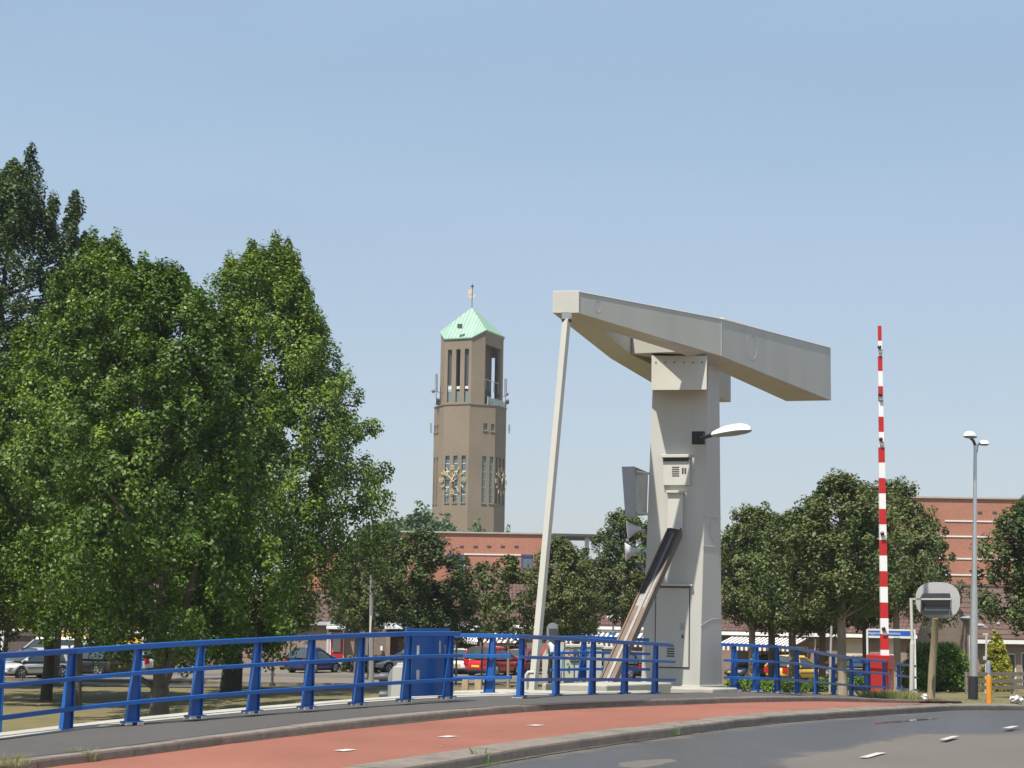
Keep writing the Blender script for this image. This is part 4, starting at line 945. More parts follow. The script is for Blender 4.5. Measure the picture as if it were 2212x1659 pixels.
for y in (1464, 1503):
    mb = MB(); c = at(832, y, d + .2); mb.lathe(c - V((.11, 0, 0)), [(.085, 0), (.095, .03), (.095, .20), (.08, .22)], 16, axis='X'); mb.build('buffer', DGREY, cw_, smooth=True)
# small white lever head beside the panel
mb = MB(); c = at(965, 1377, 31.5); mb.ball(c, .035, 10); mb.tube([c, c - V((0, 0, .5))], .012, 6); o = mb.build('lever', WHITE, smooth=True); tag(o, 'small white knobbed lever right of the solid blue panel', 'lever')
# ------------------------------------------------------------------ litter
def bag(px, py, w, h, seed, label):
    g = gp(px, py); rnd = random.Random(seed); d = g.y; mb = MB(); n = 14; r = w * d / F / 2; hh = h * d / F
    vs = []; k = 8
    for i in range(k + 1):
        a = math.pi * i / k
        for j in range(n):
            b = 2 * math.pi * j / n; q = 1 + rnd.uniform(-.45, .25)
            vs.append(g + V((r * math.sin(a) * math.cos(b) * q, r * .8 * math.sin(a) * math.sin(b) * q, hh / 2 + hh / 2 * math.cos(a) * q + (.0))))
    fs = []
    for i in range(k):
        for j in range(n): x = i * n + j; y = i * n + (j + 1) % n; fs.append((x, y, y + n, x + n))
    mb.add(vs, fs); o = mb.build('litter_bag', RUBBISH); tag(o, label, 'litter', 'crumpled litter bags'); return o
bag(2001, 1514, 22, 15, 1, 'crumpled white plastic bag on the grass left of the tall lamp')
bag(2194, 1520, 30, 17, 2, 'crumpled white plastic bag on the grass at the far right kerb')
# gull
gl = at(2116, 1351, 80); mb = MB(); mb.ball(gl, .22, 10, sc=(1.2, .5, .42)); mb.ball(gl + V((-.26, 0, .14)), .09, 8); mb.tube([gl + V((-.34, 0, .13)), gl + V((-.42, 0, .11))], [.02, .005], 5)
mb.add([gl + V((.0, -.08, .06)), gl + V((.45, -.1, -.10)), gl + V((.2, -.1, -.06))], [(0, 1, 2)]); mb.add([gl + V((.15, .0, -.02)), gl + V((.52, .02, -.12)), gl + V((.5, -.05, -.06))], [(0, 1, 2)])
o = mb.build('gull', mat('gull_grey', (.34, .35, .37), .7), smooth=True); tag(o, 'grey gull just right of the tall lamp pole, against the tiled roof', 'bird')
# ------------------------------------------------------------------ buildings
def wall(mb, o, t, W, z0, z1, ops, n, rd=.12, m=0, mr=0):
    """wall W wide from o along t with rectangular openings (u0,u1,z0,z1), reveals rd deep"""
    us = sorted({0, W} | {a for q in ops for a in q[:2]}); zs = sorted({z0, z1} | {a for q in ops for a in q[2:4]})
    P = lambda u, z, k=0: V((o[0], o[1], 0)) + t * u + V((0, 0, z)) - n * k
    for i in range(len(us) - 1):
        for j in range(len(zs) - 1):
            cu = (us[i] + us[i + 1]) / 2; cz = (zs[j] + zs[j + 1]) / 2
            if any(q[0] < cu < q[1] and q[2] < cz < q[3] for q in ops): continue
            mb.add([P(us[i], zs[j]), P(us[i + 1], zs[j]), P(us[i + 1], zs[j + 1]), P(us[i], zs[j + 1])], [(0, 1, 2, 3)], m)
    for q in ops:
        u0, u1, a, b = q[:4]
        for (x, y) in (((u0, a), (u1, a)), ((u1, a), (u1, b)), ((u1, b), (u0, b)), ((u0, b), (u0, a))):
            mb.add([P(*x), P(*y), P(*y, rd), P(*x, rd)], [(0, 1, 2, 3)], mr)
BRN = brickmat('brown_brick', (.22, .145, .110), (.175, .112, .088), (.24, .205, .175), fine=.10)
BRNL = brickmat('light_brown_brick', (.27, .18, .14), (.215, .142, .112), (.33, .28, .23), fine=.10)
REDB = brickmat('red_brick', (.44, .138, .078), (.35, .105, .060), (.42, .26, .20), fine=.10, big=.10)
TILE = brickmat('brown_roof_tiles', (.135, .078, .060), (.112, .064, .050), (.055, .034, .028), bw=.24, bh=.21, ms=.020, rough=.75, offset=0, big=.18, bigscale=.8, bumpd=.03)
TILEL = brickmat('long_brown_tiles', (.125, .078, .062), (.112, .070, .056), (.040, .028, .024), bw=1.6, bh=.26, ms=.022, rough=.8, offset=0, big=.12, bigscale=.8, bumpd=.03)
TOWB = brickmat('tower_brick', (.28, .222, .158), (.225, .175, .122), (.25, .205, .155), bw=.24, bh=.07, fine=.16, big=.10, bigscale=.15)
COPPER = mat('green_copper', (.27, .40, .32), .7, 0, .08, .8, dirt=(.35, .47, .39), dscale=.5, damt=.5)
CREAMP = mat('cream_panel', (.66, .58, .44), .6, 0, .03, 1)
DARKIN = mat('dark_interior', (.015, .014, .013), .9)
CURT = mat('curtain', (.42, .42, .40), .9, 0, .15, 6, stretch=(8, 1, .3))
def gable_house(name, o, t, W, D, eave, ridge, label, wallm, roofm, ops=(), over=.35, z0=-.1, doors=None, extra=None, cat='house', group=None, fascia=True):
    """front wall starts at o (left, ground) along t; the ridge runs parallel to the front"""
    t = V(t).normalized(); n = V((t.y, -t.x, 0)); b = -n
    root = thing(name, V((o[0], o[1], 0)) + t * W / 2, label, cat, group)
    mb = MB(); wall(mb, o, t, W, z0, eave, list(ops), n); oo = V((o[0], o[1], 0))
    wall(mb, oo + b * D, t, W, z0, eave, [], -n)
    for q in (0, W):
        c = oo + t * q; mb.add([c + UP * z0, c + b * D + UP * z0, c + b * D + UP * eave, c + b * D / 2 + UP * ridge, c + UP * eave], [(0, 1, 2, 3, 4)])
    mb.build('wall', wallm, root)
    mb = MB(); sl = (ridge - eave) / (D / 2); th = .14
    for (y0, y1) in ((-over, D / 2), (D + over, D / 2)):
        z_a = eave + .06 - over * sl; z_b = ridge + .06
        a = oo + b * y0 - t * .15; e = oo + b * y1 - t * .15; w_ = t * (W + .3)
        mb.hexa([a + UP * z_a, a + w_ + UP * z_a, e + w_ + UP * z_b, e + UP * z_b], [a + UP * (z_a + th), a + w_ + UP * (z_a + th), e + w_ + UP * (z_b + th), e + UP * (z_b + th)])
    rf = mb.build('roof', roofm, root)
    mb = MB(); c = oo + b * D / 2 + UP * (ridge + .2); mb.tube([c - t * .15, c + t * (W + .15)], .13, 8); mb.build('ridge_tiles', roofm, rf)
    if fascia:
        mb = MB(); c = oo - b * (over + .03) + UP * (eave + .02 - over * sl); mb.bar(c - t * .1, c + t * (W + .1), .05, .19); mb.build('fascia', WHITE, root)
        mb = MB(); c = oo - b * (over * .5) + UP * (eave - .09 - over * sl * .5); mb.bar(c, c + t * W, over * .9, .03); mb.build('soffit', TIMBER, root)
    return root, oo, t, n, b
def windows(root, oo, t, n, ops, rd=.12, frame=OFFW, glass=GLASS, cur=False):
    for q in ops:
        u0, u1, a, b = q[:4]; c = oo + t * (u0 + u1) / 2 - n * (rd - .02) + UP * (a + b) / 2
        rot = Matrix((t, -n, UP)).transposed()
        mb = MB(); f = .06
        mb.box(c + UP * ((b - a) / 2 - f / 2), (u1 - u0, .06, f), mat=rot); mb.box(c - UP * ((b - a) / 2 - f / 2), (u1 - u0, .06, f), mat=rot)
        for s_ in (-1, 1): mb.box(c + t * s_ * ((u1 - u0) / 2 - f / 2), (f, .06, b - a - 2 * f), mat=rot)
        k = max(1, int(round((u1 - u0) / 1.1)))
        for i in range(1, k): mb.box(oo + t * (u0 + (u1 - u0) * i / k) - n * (rd - .02) + UP * (a + b) / 2, (f * .7, .055, b - a - 2 * f), mat=rot)
        w_ = mb.build('window', frame, root)
        mb = MB(); mb.box(c - n * .02, (u1 - u0 - .02, .02, b - a - .02), mat=rot); mb.build('pane', glass, w_)
YF = 109.0
def X(px, d=YF, py=1400): return at(px, py, d).x
def Zp(px, py, d=YF): return at(px, py, d).z
# ---- row A: left terrace
xl, xr = X(430), X(1020)
def opA(p0, p1, y0, y1): return (X(p0) - xl, X(p1) - xl, Zp((p0 + p1) / 2, y1), Zp((p0 + p1) / 2, y0))
oA = [opA(658, 675, 1385, 1418)]; 
eA = Zp(900, 1348)
rt, oo, t, n, b = gable_house('terraced_house', (xl, YF), (1, 0, 0), xr - xl, 9, eA, Zp(900, 1290), 'low brown brick terrace with grey fascia and a red front door', BRNL, TILEL, oA, fascia=False)
windows(rt, oo, t, n, oA, glass=CURT)
mb = MB(); mb.bar(V((xl, YF - .40, eA - .05)), V((xr, YF - .40, eA - .05)), .06, .22); mb.build('fascia', mat('pale_blue_fascia', (.42, .46, .48), .5), rt)
# red door set with canopy
dd = MB(); xa, xb = X(706), X(743); za_, zb_ = 0.0, Zp(725, 1352); rw = xb - xa
rd_ = MB(); rd_.box(((xa + xb) / 2, YF - .06, (za_ + zb_) / 2), (rw, .10, zb_ - za_)); fr = rd_.build('door_frame', WHITE, rt)
mb = MB(); mb.box((X(728), YF - .13, Zp(728, 1398)), ((741 - 715) * YF / F, .05, (1428 - 1367) * YF / F)); dr2 = mb.build('door', mat('door_red', (.42, .02, .03), .4), rt, bevel=.01)
mb = MB(); mb.box((X(727.5), YF - .165, Zp(728, 1393)), ((736 - 719) * YF / F, .03, (1407 - 1378) * YF / F)); mb.build('door_window', CURT, dr2)
mb = MB(); mb.box((X(724), YF - .13, Zp(725, 1362)), ((740 - 710) * YF / F, .04, .20)); mb.build('transom', GLASS, rt)
mb = MB(); mb.box((X(709.5), YF - .13, Zp(709, 1400)), (.12, .04, 1.3)); mb.build('side_light', CURT, rt)
mb = MB(); mb.box((X(727), YF - .45, Zp(727, 1355.5)), ((748 - 708) * YF / F, .8, .20)); mb.build('canopy', WHITE, rt, bevel=.02)
# flat roofed porch wing right of the door
wg = thing('porch_wing', V((X(800), YF - 2, 0)), 'flat roofed brick wing with white roof edge and a recessed dark passage', 'house wing')
mb = MB(); w0, w1 = X(764, 106), X(836, 106); zt2 = Zp(800, 1359.5, 106); mb.box(((w0 + w1) / 2, 107.5, zt2 / 2), (w1 - w0, 2.8, zt2)); mb.build('wall', BRN, wg)
mb = MB(); mb.box((X(868, 107.6), 108.3, zt2 / 2), ((895 - 836) * 107.6 / F, 1.2, zt2)); mb.build('recessed_wall', BRN, wg)
mb = MB(); v0, v1 = X(830, 105.8), X(1024, 105.8); mb.box(((v0 + v1) / 2, 107.4, Zp(900, 1357, 106) + .02), (v1 - v0, 3.4, .16)); mb.build('roof_edge', WHITE, wg)
mb = MB(); mb.box((X(838, 105.9), 105.95, 1.0), (.25, .2, 2.3)); mb.build('post', BRNL, wg)
mb = MB(); mb.box((X(876, 107), 107.6, .95), (1.0, .1, 1.9)); mb.build('stone_panel', mat('stone_panel', (.30, .22, .16), .8, 0, .4, 6), wg)
mb = MB(); mb.box((X(824, 105.9), 105.9, Zp(824, 1400, 106)), (.13, .12, .27)); mb.build('wall_lamp', LAMPW, wg)
# ---- row B: shops in the centre
xl2, xr2 = X(1026), X(1562)
def op(x0, p0, p1, y0, y1, d=YF): return (X(p0, d) - x0, X(p1, d) - x0, max(.05, Zp((p0 + p1) / 2, y1, d)), Zp((p0 + p1) / 2, y0, d))
eB = Zp(1250, 1349)
oB = [op(xl2, 1058, 1125, 1393, 1432), op(xl2, 1212, 1262, 1388, 1442), op(xl2, 1268, 1330, 1388, 1442), op(xl2, 1338, 1352, 1366, 1445), op(xl2, 1450, 1540, 1388, 1442)]
rt, oo, t, n, b = gable_house('shop_row', (xl2, YF), (1, 0, 0), xr2 - xl2, 11, eB, Zp(1250, 1239, 114.5), 'single storey shops with a tall brown tiled roof and white eaves behind the bridge', BRNL, TILE, oB)
windows(rt, oo, t, n, oB)
mb = MB(); mb.bar(V((xl2, YF - .02, eB - .48)), V((xr2, YF - .02, eB - .48)), .06, .26); mb.build('sign_band', mat('cream_band', (.45, .43, .36), .6), rt)
for k in range(7):
    u = X(1200) + k * 1.0
# striped awnings
CANV = mat('awning_white', (.78, .76, .73), .85, 0, .03, 3); STRI = mat('awning_brown_stripe', (.13, .085, .075), .85, 0, .05, 3)
def awning(x0, x1, yt, yb, d, out, label, skew=0, val=True, drop=None):
    zt_, zb_ = at((x0 + x1) / 2, yt, d).z, at((x0 + x1) / 2, yb, d - out).z
    xa, xb = at(x0, yt, d).x, at(x1, yt, d).x; ya, yb_ = at(x0, yb, d - out).x, at(x1, yb, d - out).x
    o = thing('awning', V(((xa + xb) / 2, d, zb_)), label, 'awning', 'striped shop awnings')
    W = xb - xa; n = int(W / .155); mb = MB()
    for k in range(n):
        q0, q1 = k / n, (k + 1) / n
        a = V((xa + W * q0, d - .05, zt_)); b = V((xa + W * q1, d - .05, zt_)); c = V((xa + W * q1 + skew, d - out, zb_)); e = V((xa + W * q0 + skew, d - out, zb_))
        mb.hexa([a, b, c, e], [p + V((0, 0, .03)) for p in (a, b, c, e)], m=k % 2)
    mb.build('canvas', [CANV, STRI], o)
    if val:
        mb = MB(); hv = .26
        for k in range(n // 2 + 1):
            q0, q1 = (2 * k) / n, min(1, (2 * k + 1) / n)
            if q0 >= 1: break
            a = V((xa + W * q0 + skew, d - out - .01, zb_ + .03)); b = V((xa + W * q1 + skew, d - out - .01, zb_ + .03)); w_ = (b - a) * .12
            mb.prism([a, b, b - UP * hv * .8, b - w_ - UP * hv, a + w_ - UP * hv, a - UP * hv * .8], V((0, .012, 0)), m=0)
            q2 = min(1, (2 * k + 2) / n); c = V((xa + W * q2 + skew, d - out - .01, zb_ + .03))
            mb.prism([b, c, c - UP * hv * .75, b - UP * hv * .75], V((0, .010, 0)), m=1)
        mb.build('valance', [CANV, STRI], o)
    mb = MB(); mb.box(((xa + xb) / 2, d - .06, zt_ + .05), (W + .1, .16, .14)); mb.build('cassette', WHITE, o)
    for x_ in (xa + .4, xb - .4):
        mb = MB(); mb.bar(V((x_, d, zt_ - .5)), V((x_ + skew * .9, d - out + .05, zb_ + .0)), .03, .04); mb.build('arm', OFFW, o)
awning(1060, 1133, 1367, 1389, 108.9, 1.7, 'short brown and white striped awning behind the red car', skew=-.55, val=False)
awning(1216, 1340, 1365, 1388, 108.9, 1.6, 'wide striped awning behind the low blue railing, left of the rack beam', skew=-.55)
awning(1352, 1500, 1367, 1390, 108.9, 1.6, 'striped awning mostly hidden behind the tower and rack beam', skew=-.55)
# tower end of the centre roof
# ---- row C: turned a little, with the dark gable
tC = V((math.cos(R(25)), -math.sin(R(25)), 0)); endC = at(1981, 1400, 95); LC = 12.6
oC = V((endC.x, endC.y, 0)) - tC * LC
nC = V((tC.y, -tC.x, 0)); 
def uC(px):                                     # run along the front wall at this column
    r = ray(px, 1400); k = (oC.dot(nC)) / (V((r.x, r.y, 0)).dot(nC)); p = V((r.x, r.y, 0)) * k; return (p - oC).dot(tC), p
def opC(p0, p1, y0, y1):
    u0, a = uC(p0); u1, b_ = uC(p1); zc = lambda p, y: at(p, y, a.y if p < (p0 + p1) / 2 else b_.y).z
    return (max(.02, u0), min(LC - .02, u1), max(.02, zc(p0, y1)), zc(p0, y0))
oCs = [opC(1640, 1690, 1396, 1444), opC(1694, 1745, 1396, 1444), opC(1818, 1872, 1379, 1450), opC(1919, 1937, 1386, 1450)]
rt, oo, t, n, b = gable_house('shop_row', (oC.x, oC.y), tC, LC, 8.5, 2.78, 5.15, 'brown tiled house with cream garage door and a dark brick gable, behind the brown trees', BRNL, TILE, oCs)
windows(rt, oo, t, n, oCs[:2])
rotC = Matrix((tC, -nC, UP)).transposed()
for k, (q, m_) in enumerate(((oCs[2], CREAMP), (oCs[3], WHITE))):
    c = oo + t * (q[0] + q[1]) / 2 - n * .08 + UP * (q[2] + q[3]) / 2; mb = MB(); mb.box(c, (q[1] - q[0], .05, q[3] - q[2]), mat=rotC); mb.build('garage_door' if k == 0 else 'door', m_, rt)
c = oo + t * (oCs[3][0] + oCs[3][1]) / 2 + n * .02; mb = MB(); w_ = oCs[3][1] - oCs[3][0]
for s_ in (-1, 1): mb.box(c + t * s_ * (w_ / 2 + .08) + UP * 1.1, (.14, .08, 2.3), mat=rotC)
mb.box(c + UP * (oCs[3][3] + .09), (w_ + .3, .08, .16), mat=rotC); mb.build('door_surround', WHITE, rt)
for px in (1668, 1719, 1762):
    u_, p_ = uC(px); mb = MB(); mb.box(oo + t * u_ + n * .05 + UP * 1.2, (.09, .06, 2.4), mat=rotC); mb.build('mullion_post', OFFW, rt)
# its awning
aw = thing('awning', oo + t * 4, 'brown and white striped awning right of the tower', 'awning', 'striped shop awnings')
u0, _ = uC(1590); u1, _ = uC(1756); W = u1 - u0; nn = 34; out = 1.7; zt_ = 2.50; zb_ = 1.86; sk = -.75
mb = MB()
for k in range(nn):
    a = oo + t * (u0 + W * k / nn) + n * .05 + UP * zt_; b2 = oo + t * (u0 + W * (k + 1) / nn) + n * .05 + UP * zt_; d_ = t * sk + n * out - UP * (zt_ - zb_)
    mb.hexa([a, b2, b2 + d_, a + d_], [q + UP * .03 for q in (a, b2, b2 + d_, a + d_)], m=k % 2)
mb.build('canvas', [CANV, STRI], aw)
mb = MB()
for k in range(nn):
    a = oo + t * (u0 + sk + W * k / nn) + n * (out + .06) + UP * (zb_ + .03); b2 = a + t * (W / nn); hv = .24
    mb.prism([a, b2, b2 - UP * hv * (.85 if k % 2 == 0 else .75), a - UP * hv * (.85 if k % 2 == 0 else .75)], -n * .012, m=k % 2)
mb.build('valance', [CANV, STRI], aw)
mb = MB(); mb.bar(oo + t * u0 + n * .1 + UP * (zt_ + .05), oo + t * u1 + n * .1 + UP * (zt_ + .05), .16, .15); mb.build('cassette', WHITE, aw)
# ---- house D at the right
hx = at(2107, 1400, 86).x; wD = 12.0
zE = at(2150, 1377, 86).z
oD = [(u, u + .9, .5, 1.95) for u in (1.1, 3.6)] + [(2.25, 3.1, .1, 2.0)]
rt, oo, t, n, b = gable_house('end_house', (hx, 86), (1, 0, 0), wD, 8.4, zE, at(2070, 1274, 90.2).z, 'brown house at the right edge with a light brick gable end and tiled roof', BRNL, TILEL, oD, over=.4)
windows(rt, oo, t, n, oD, frame=OFFW)
mb = MB(); c = at(2144, 1336, 87.6); mb.bar(at(2139, 1327, 88.3) - V((0, .25, 0)), at(2154, 1349, 86.9) - V((0, .25, 0)), .16, .05); mb.build('roof_flashing', GREY, rt)
mb = MB(); mb.box((at(2090, 1320, 87.3).x + .45, 87.2, at(2104, 1320, 87.3).z), (.45, .4, .06), rz=0); mb.build('roof_window', BGLASS, rt)
# ---- red brick blocks behind
def block_b(px0, px1, ytop, d, dep, label, ops=(), lines=(), vents=(), par=CONC, ybase=1400, wins=()):
    xa, xb = at(px0, ytop, d).x, at(px1, ytop, d).x; H = at((px0 + px1) / 2, ytop, d).z
    root = thing('brick_block', V(((xa + xb) / 2, d + dep / 2, 0)), label, 'building')
    z = lambda px, py: at(px, py, d).z; x = lambda px: at(px, ytop, d).x
    ops = [(x(a) - xa, x(b_) - xa, z(a, y1), z(a, y0)) for a, b_, y0, y1 in wins]
    mb = MB(); wall(mb, (xa, d), V((1, 0, 0)), xb - xa, -.1, H, ops, V((0, -1, 0)), .15)
    mb.add([(xa, d, -.1), (xa, d + dep, -.1), (xa, d + dep, H), (xa, d, H)], [(0, 1, 2, 3)]); mb.add([(xb, d, -.1), (xb, d + dep, -.1), (xb, d + dep, H), (xb, d, H)], [(0, 1, 2, 3)])
    mb.add([(xa, d + dep, -.1), (xb, d + dep, -.1), (xb, d + dep, H), (xa, d + dep, H)], [(0, 1, 2, 3)]); mb.add([(xa, d, H), (xb, d, H), (xb, d + dep, H), (xa, d + dep, H)], [(0, 1, 2, 3)])
    mb.build('wall', REDB, root)
    mb = MB(); mb.box(((xa + xb) / 2, d + .1, H + .05), (xb - xa + .2, .5, .13)); mb.build('parapet_cap', par, root)
    for (a, b_, y) in lines:
        mb = MB(); mb.box(((x(a) + x(b_)) / 2, d - .02, z((a + b_) / 2, y)), (x(b_) - x(a), .08, .11)); mb.build('string_course', OFFW, root)
    for (a, y) in vents:
        mb = MB(); mb.box((x(a), d - .01, z(a, y)), (.36, .06, .16)); mb.build('vent', DGREY, root)
    for q in ops:
        mb = MB(); mb.box((xa + (q[0] + q[1]) / 2, d + .13, (q[2] + q[3]) / 2), (q[1] - q[0] - .1, .04, q[3] - q[2] - .1)); w_ = mb.build('window', BGLASS, root)
        mb = MB(); mb.box((xa + (q[0] + q[1]) / 2, d + .08, q[3] - .08), (q[1] - q[0], .12, .16)); mb.box((xa + (q[0] + q[1]) / 2, d + .08, q[2] + .05), (q[1] - q[0], .12, .10))
        for s_ in (0, 1): mb.box((xa + q[s_] + (.05 if s_ == 0 else -.05), d + .085, (q[2] + q[3]) / 2), (.1, .1, q[3] - q[2] - .26))
        mb.build('frame', mat('window_blue', (.05, .06, .28), .5), w_)
    return root
block_b(868, 1192, 1152, 150, 20, 'long red brick block with blue windows below the clock tower', wins=((965, 1003, 1198, 1229), (1127, 1153, 1198, 1229)),
        lines=((1003, 1126, 1198), (1003, 1192, 1229), (868, 964, 1198), (1010, 1040, 1306)), vents=[(998, 1180.5), (1028, 1180.5), (1057, 1180.5), (1086.5, 1180.5), (1116, 1180.5)])
block_b(640, 862, 1186, 152, 18, 'lower red brick block showing between the big green trees and the lamp')
block_b(1952, 2330, 1078, 140, 25, 'tall red brick block at the right with thin white lines', wins=((2161, 2186, 1126, 1143),),
        lines=((2040, 2160, 1126), (1960, 2330, 1160), (1960, 2330, 1208), (1960, 2330, 1243)), vents=[(2116, 1107), (2148, 1107)])
gs = thing('steel_canopy', at(1250, 1330, 146), 'grey flat steel roof on columns right of the red brick block', 'canopy')
mb = MB(); mb.prism([at(1194, 1152, 146), at(1330, 1155, 146), at(1330, 1160, 146), at(1194, 1158, 146)], V((0, 8, 0))); mb.build('roof_deck', DGREY, gs)
for px in (1200, 1268, 1328):
    a = at(px, 1158, 147); mb = MB(); mb.box((a.x, 147, a.z / 2), (.35, .35, a.z)); mb.build('column', GALV, gs)
mb = MB(); a = at(1202, 1205, 150); c_ = at(1440, 1205, 150); mb.box(((a.x + c_.x) / 2, 156, a.z / 2), (c_.x - a.x, 8, a.z)); mb.build('wall', mat('dark_glass_wall', (.07, .09, .10), .3), gs)  # dark bluish glass wall behind the columns
# ---- building G at the far left
gL = thing('red_yellow_building', V((X(120, 112), 112, 0)), 'red and dark brick building with yellow panels glimpsed through the left trees', 'building')
xa, xb = X(-260, 112), X(425, 112); zg = Zp(120, 1362, 112)
ops = [(X(a_, 112) - xa, X(b_, 112) - xa, .1, zg - .15) for a_, b_ in ((-60, 8), (258, 306), (312, 352))] + [(X(a_, 112) - xa, X(b_, 112) - xa, zg + 1.2, zg + 2.6) for a_, b_ in ((30, 70), (120, 160), (210, 250), (290, 330))]
mb = MB(); wall(mb, (xa, 112), V((1, 0, 0)), xb - xa, -.1, zg, [q for q in ops if q[2] < 1], V((0, -1, 0)), .2); mb.build('ground_floor', brickmat('dark_brown_brick', (.13, .09, .075), (.10, .07, .06), (.12, .10, .09)), gL)
mb = MB(); wall(mb, (xa, 112), V((1, 0, 0)), xb - xa, zg, 9.0, [q for q in ops if q[2] > 1], V((0, -1, 0)), .15); mb.add([(xa, 112, 9), (xb, 112, 9), (xb, 124, 9), (xa, 124, 9)], [(0, 1, 2, 3)]); mb.add([(xb, 112, -.1), (xb, 124, -.1), (xb, 124, 9), (xb, 112, 9)], [(0, 1, 2, 3)]); mb.add([(xa, 124, -.1), (xb, 124, -.1), (xb, 124, 9), (xa, 124, 9)], [(0, 1, 2, 3)]); mb.build('upper_wall', REDB, gL)
windows(gL, V((xa, 112, 0)), V((1, 0, 0)), V((0, -1, 0)), ops)
YEL = mat('yellow_panel', (.80, .47, .03), .5, 0, .04, 2)
for (p0, p1, y0, y1) in ((132, 192, 1364, 1398), (225, 306, 1378, 1396), (228, 262, 1286, 1297)):
    mb = MB(); a_, b_ = at(p0, y1, 111.7), at(p1, y0, 111.7); mb.box(((a_.x + b_.x) / 2, 111.8, (a_.z + b_.z) / 2), (b_.x - a_.x, .12, b_.z - a_.z)); mb.build('yellow_panel', YEL, gL)
for p_ in (4, 258, 311, 330):
    mb = MB(); mb.box((X(p_, 111.8), 111.75, 1.3), (.22, .15, 2.7)); mb.build('post', WHITE, gL)
mb = MB(); mb.bar(V((X(-200, 111.8), 111.75, zg)), V((xb, 111.75, zg)), .1, .14); mb.build('lintel', OFFW, gL)
# parasol and white canvas by the terrace
pr = thing('parasol', on(983, 103), 'pale grey parasol with a pointed top above the blue railing', 'parasol')
c = at(984, 1349, 103); s = 103 / F; g0_ = on(983, 103)
mb = MB(); mb.tube([g0_, c], .03, 8); mb.build('pole', GREY, pr)
mb = MB(); n6 = 8; ring = [c + V((17 * s * math.cos(2 * math.pi * k / n6), 17 * s * math.sin(2 * math.pi * k / n6), -16 * s)) for k in range(n6)]; ring2 = [c + V((4 * s * math.cos(2 * math.pi * k / n6), 4 * s * math.sin(2 * math.pi * k / n6), -4 * s)) for k in range(n6)]
mb.add([c] + ring2 + ring, [(0, 1 + k, 1 + (k + 1) % n6) for k in range(n6)] + [(1 + k, 1 + n6 + k, 1 + n6 + (k + 1) % n6, 1 + (k + 1) % n6) for k in range(n6)]); mb.build('canopy', mat('parasol_cloth', (.50, .49, .53), .9), pr)
cp = thing('canvas_awning', on(1003, 105), 'white canvas awning with a fringed edge above the white car', 'awning')
mb = MB(); a_ = at(972, 1372, 106); b_ = at(1030, 1372, 106); c_ = at(1032, 1387, 104); d_ = at(972, 1379, 104); mb.hexa([a_, b_, c_, d_], [q + UP * .03 for q in (a_, b_, c_, d_)]); mb.build('canvas', CANV, cp)
mb = MB()
for k in range(16): 
    q = d_.lerp(c_, k / 16); q2 = d_.lerp(c_, (k + .55) / 16); mb.prism([q, q2, q2 - UP * .16, q - UP * .16], V((0, .01, 0)))
mb.build('valance', CANV, cp)
# white picture-like hedge fence posts in front of the terrace
# low timber fence right
fx = thing('timber_fence', at(2150, 1478, 78), 'low weathered timber ranch fence in front of the conifer', 'fence')
fa_, fb_ = at(2088, 1474, 76), at(2330, 1480, 80); 
def fz(p): return gd(p.x, p.y)
for k in range(6):
    p = fa_.lerp(fb_, k / 5); p.z = fz(p); mb = MB(); mb.box(p + UP * .45, (.14, .14, 1.0)); mb.build('fence_post', TIMBER if k != 2 else GREY, fx)
for h_ in (.28, .55, .86):
    a_ = fa_.copy(); b_ = fb_.copy(); a_.z = fz(a_) + h_; b_.z = fz(b_) + h_; mb = MB(); mb.bar(a_ - V((0, .09, 0)), b_ - V((0, .09, 0)), .04, .17); mb.build('fence_board', TIMBER, fx)
# slender pole with signs right of the houses and signal pole left of the near tree
mb = MB(); a_ = at(1792, 1497, 56); b_ = at(1796, 1352, 56); mb.tube([a_, b_], .035, 8); o = mb.build('thin_pole', GALV); tag(o, 'thin pale steel pole left of the light barked near tree', 'pole')
mb = MB(); a_ = on(2128, 78); b_ = at(2131, 1370, 78); mb.tube([a_, b_], .045, 8); mb.box(b_ + V((-.05, 0, 0)), (.25, .05, .08)); mb.box(a_ + V((-.03, -.05, 1.55)), (.12, .1, .16)); o = mb.build('thin_pole', CREAM2); tag(o, 'thin cream pole with a small crosspiece left of the golden conifer', 'pole')
mb = MB(); a_ = on(589, 82); b_ = at(590, 1378, 82); mb.tube([a_ , b_], .06, 8); mb.tube([a_, a_ + UP * .15], .14, 8); o = mb.build('thin_pole', DGREY); tag(o, 'thin dark post behind the blue railing beside the blue car', 'pole')
# ------------------------------------------------------------------ clock tower
dT = 275.0; sT = dT / F
ct = thing('clock_tower', V((at(1014, 1200, dT + 6).x, dT + 6, 0)), 'tall octagonal brick clock tower with a green copper roof', 'clock tower')
def tdir(al): return V((math.cos(R(al)), math.sin(R(al)), 0))
def ndir(al): return V((math.sin(R(al)), -math.cos(R(al)), 0))
AL = [-67.5, -22.5, 22.5, 67.5, 112.5, 157.5, 202.5, 247.5]
def ring8(ws, anchor_i, anchor):                # polygon from side widths; anchor is a known corner
    pts = [V((0, 0, 0))]
    for al, w_ in zip(AL, ws): pts.append(pts[-1] + tdir(al) * w_)
    off = V((anchor.x, anchor.y, 0)) - pts[anchor_i]; return [p + off for p in pts[:8]]
ZT = lambda y: at(1012, y, dT).z
corner = at(1012, 1000, dT)
LW = [4.5] * 8
low = ring8(LW, 2, corner)
zs1 = ZT(872)
def tz(zy, base=400): return ZT(581.3 + zy * .3599)   # from the enlarged view of the tower
def face_mesh(mb, p, al, W, z0, z1, ops, rd=.35): wall(mb, p, tdir(al), W, z0, z1, ops, ndir(al), rd)
zw0, zw1 = tz(1400), tz(1118)
A_ops = [(W0 - .37, W0 + .37, zw0, zw1) for W0 in (.80, 2.23, 3.66)]
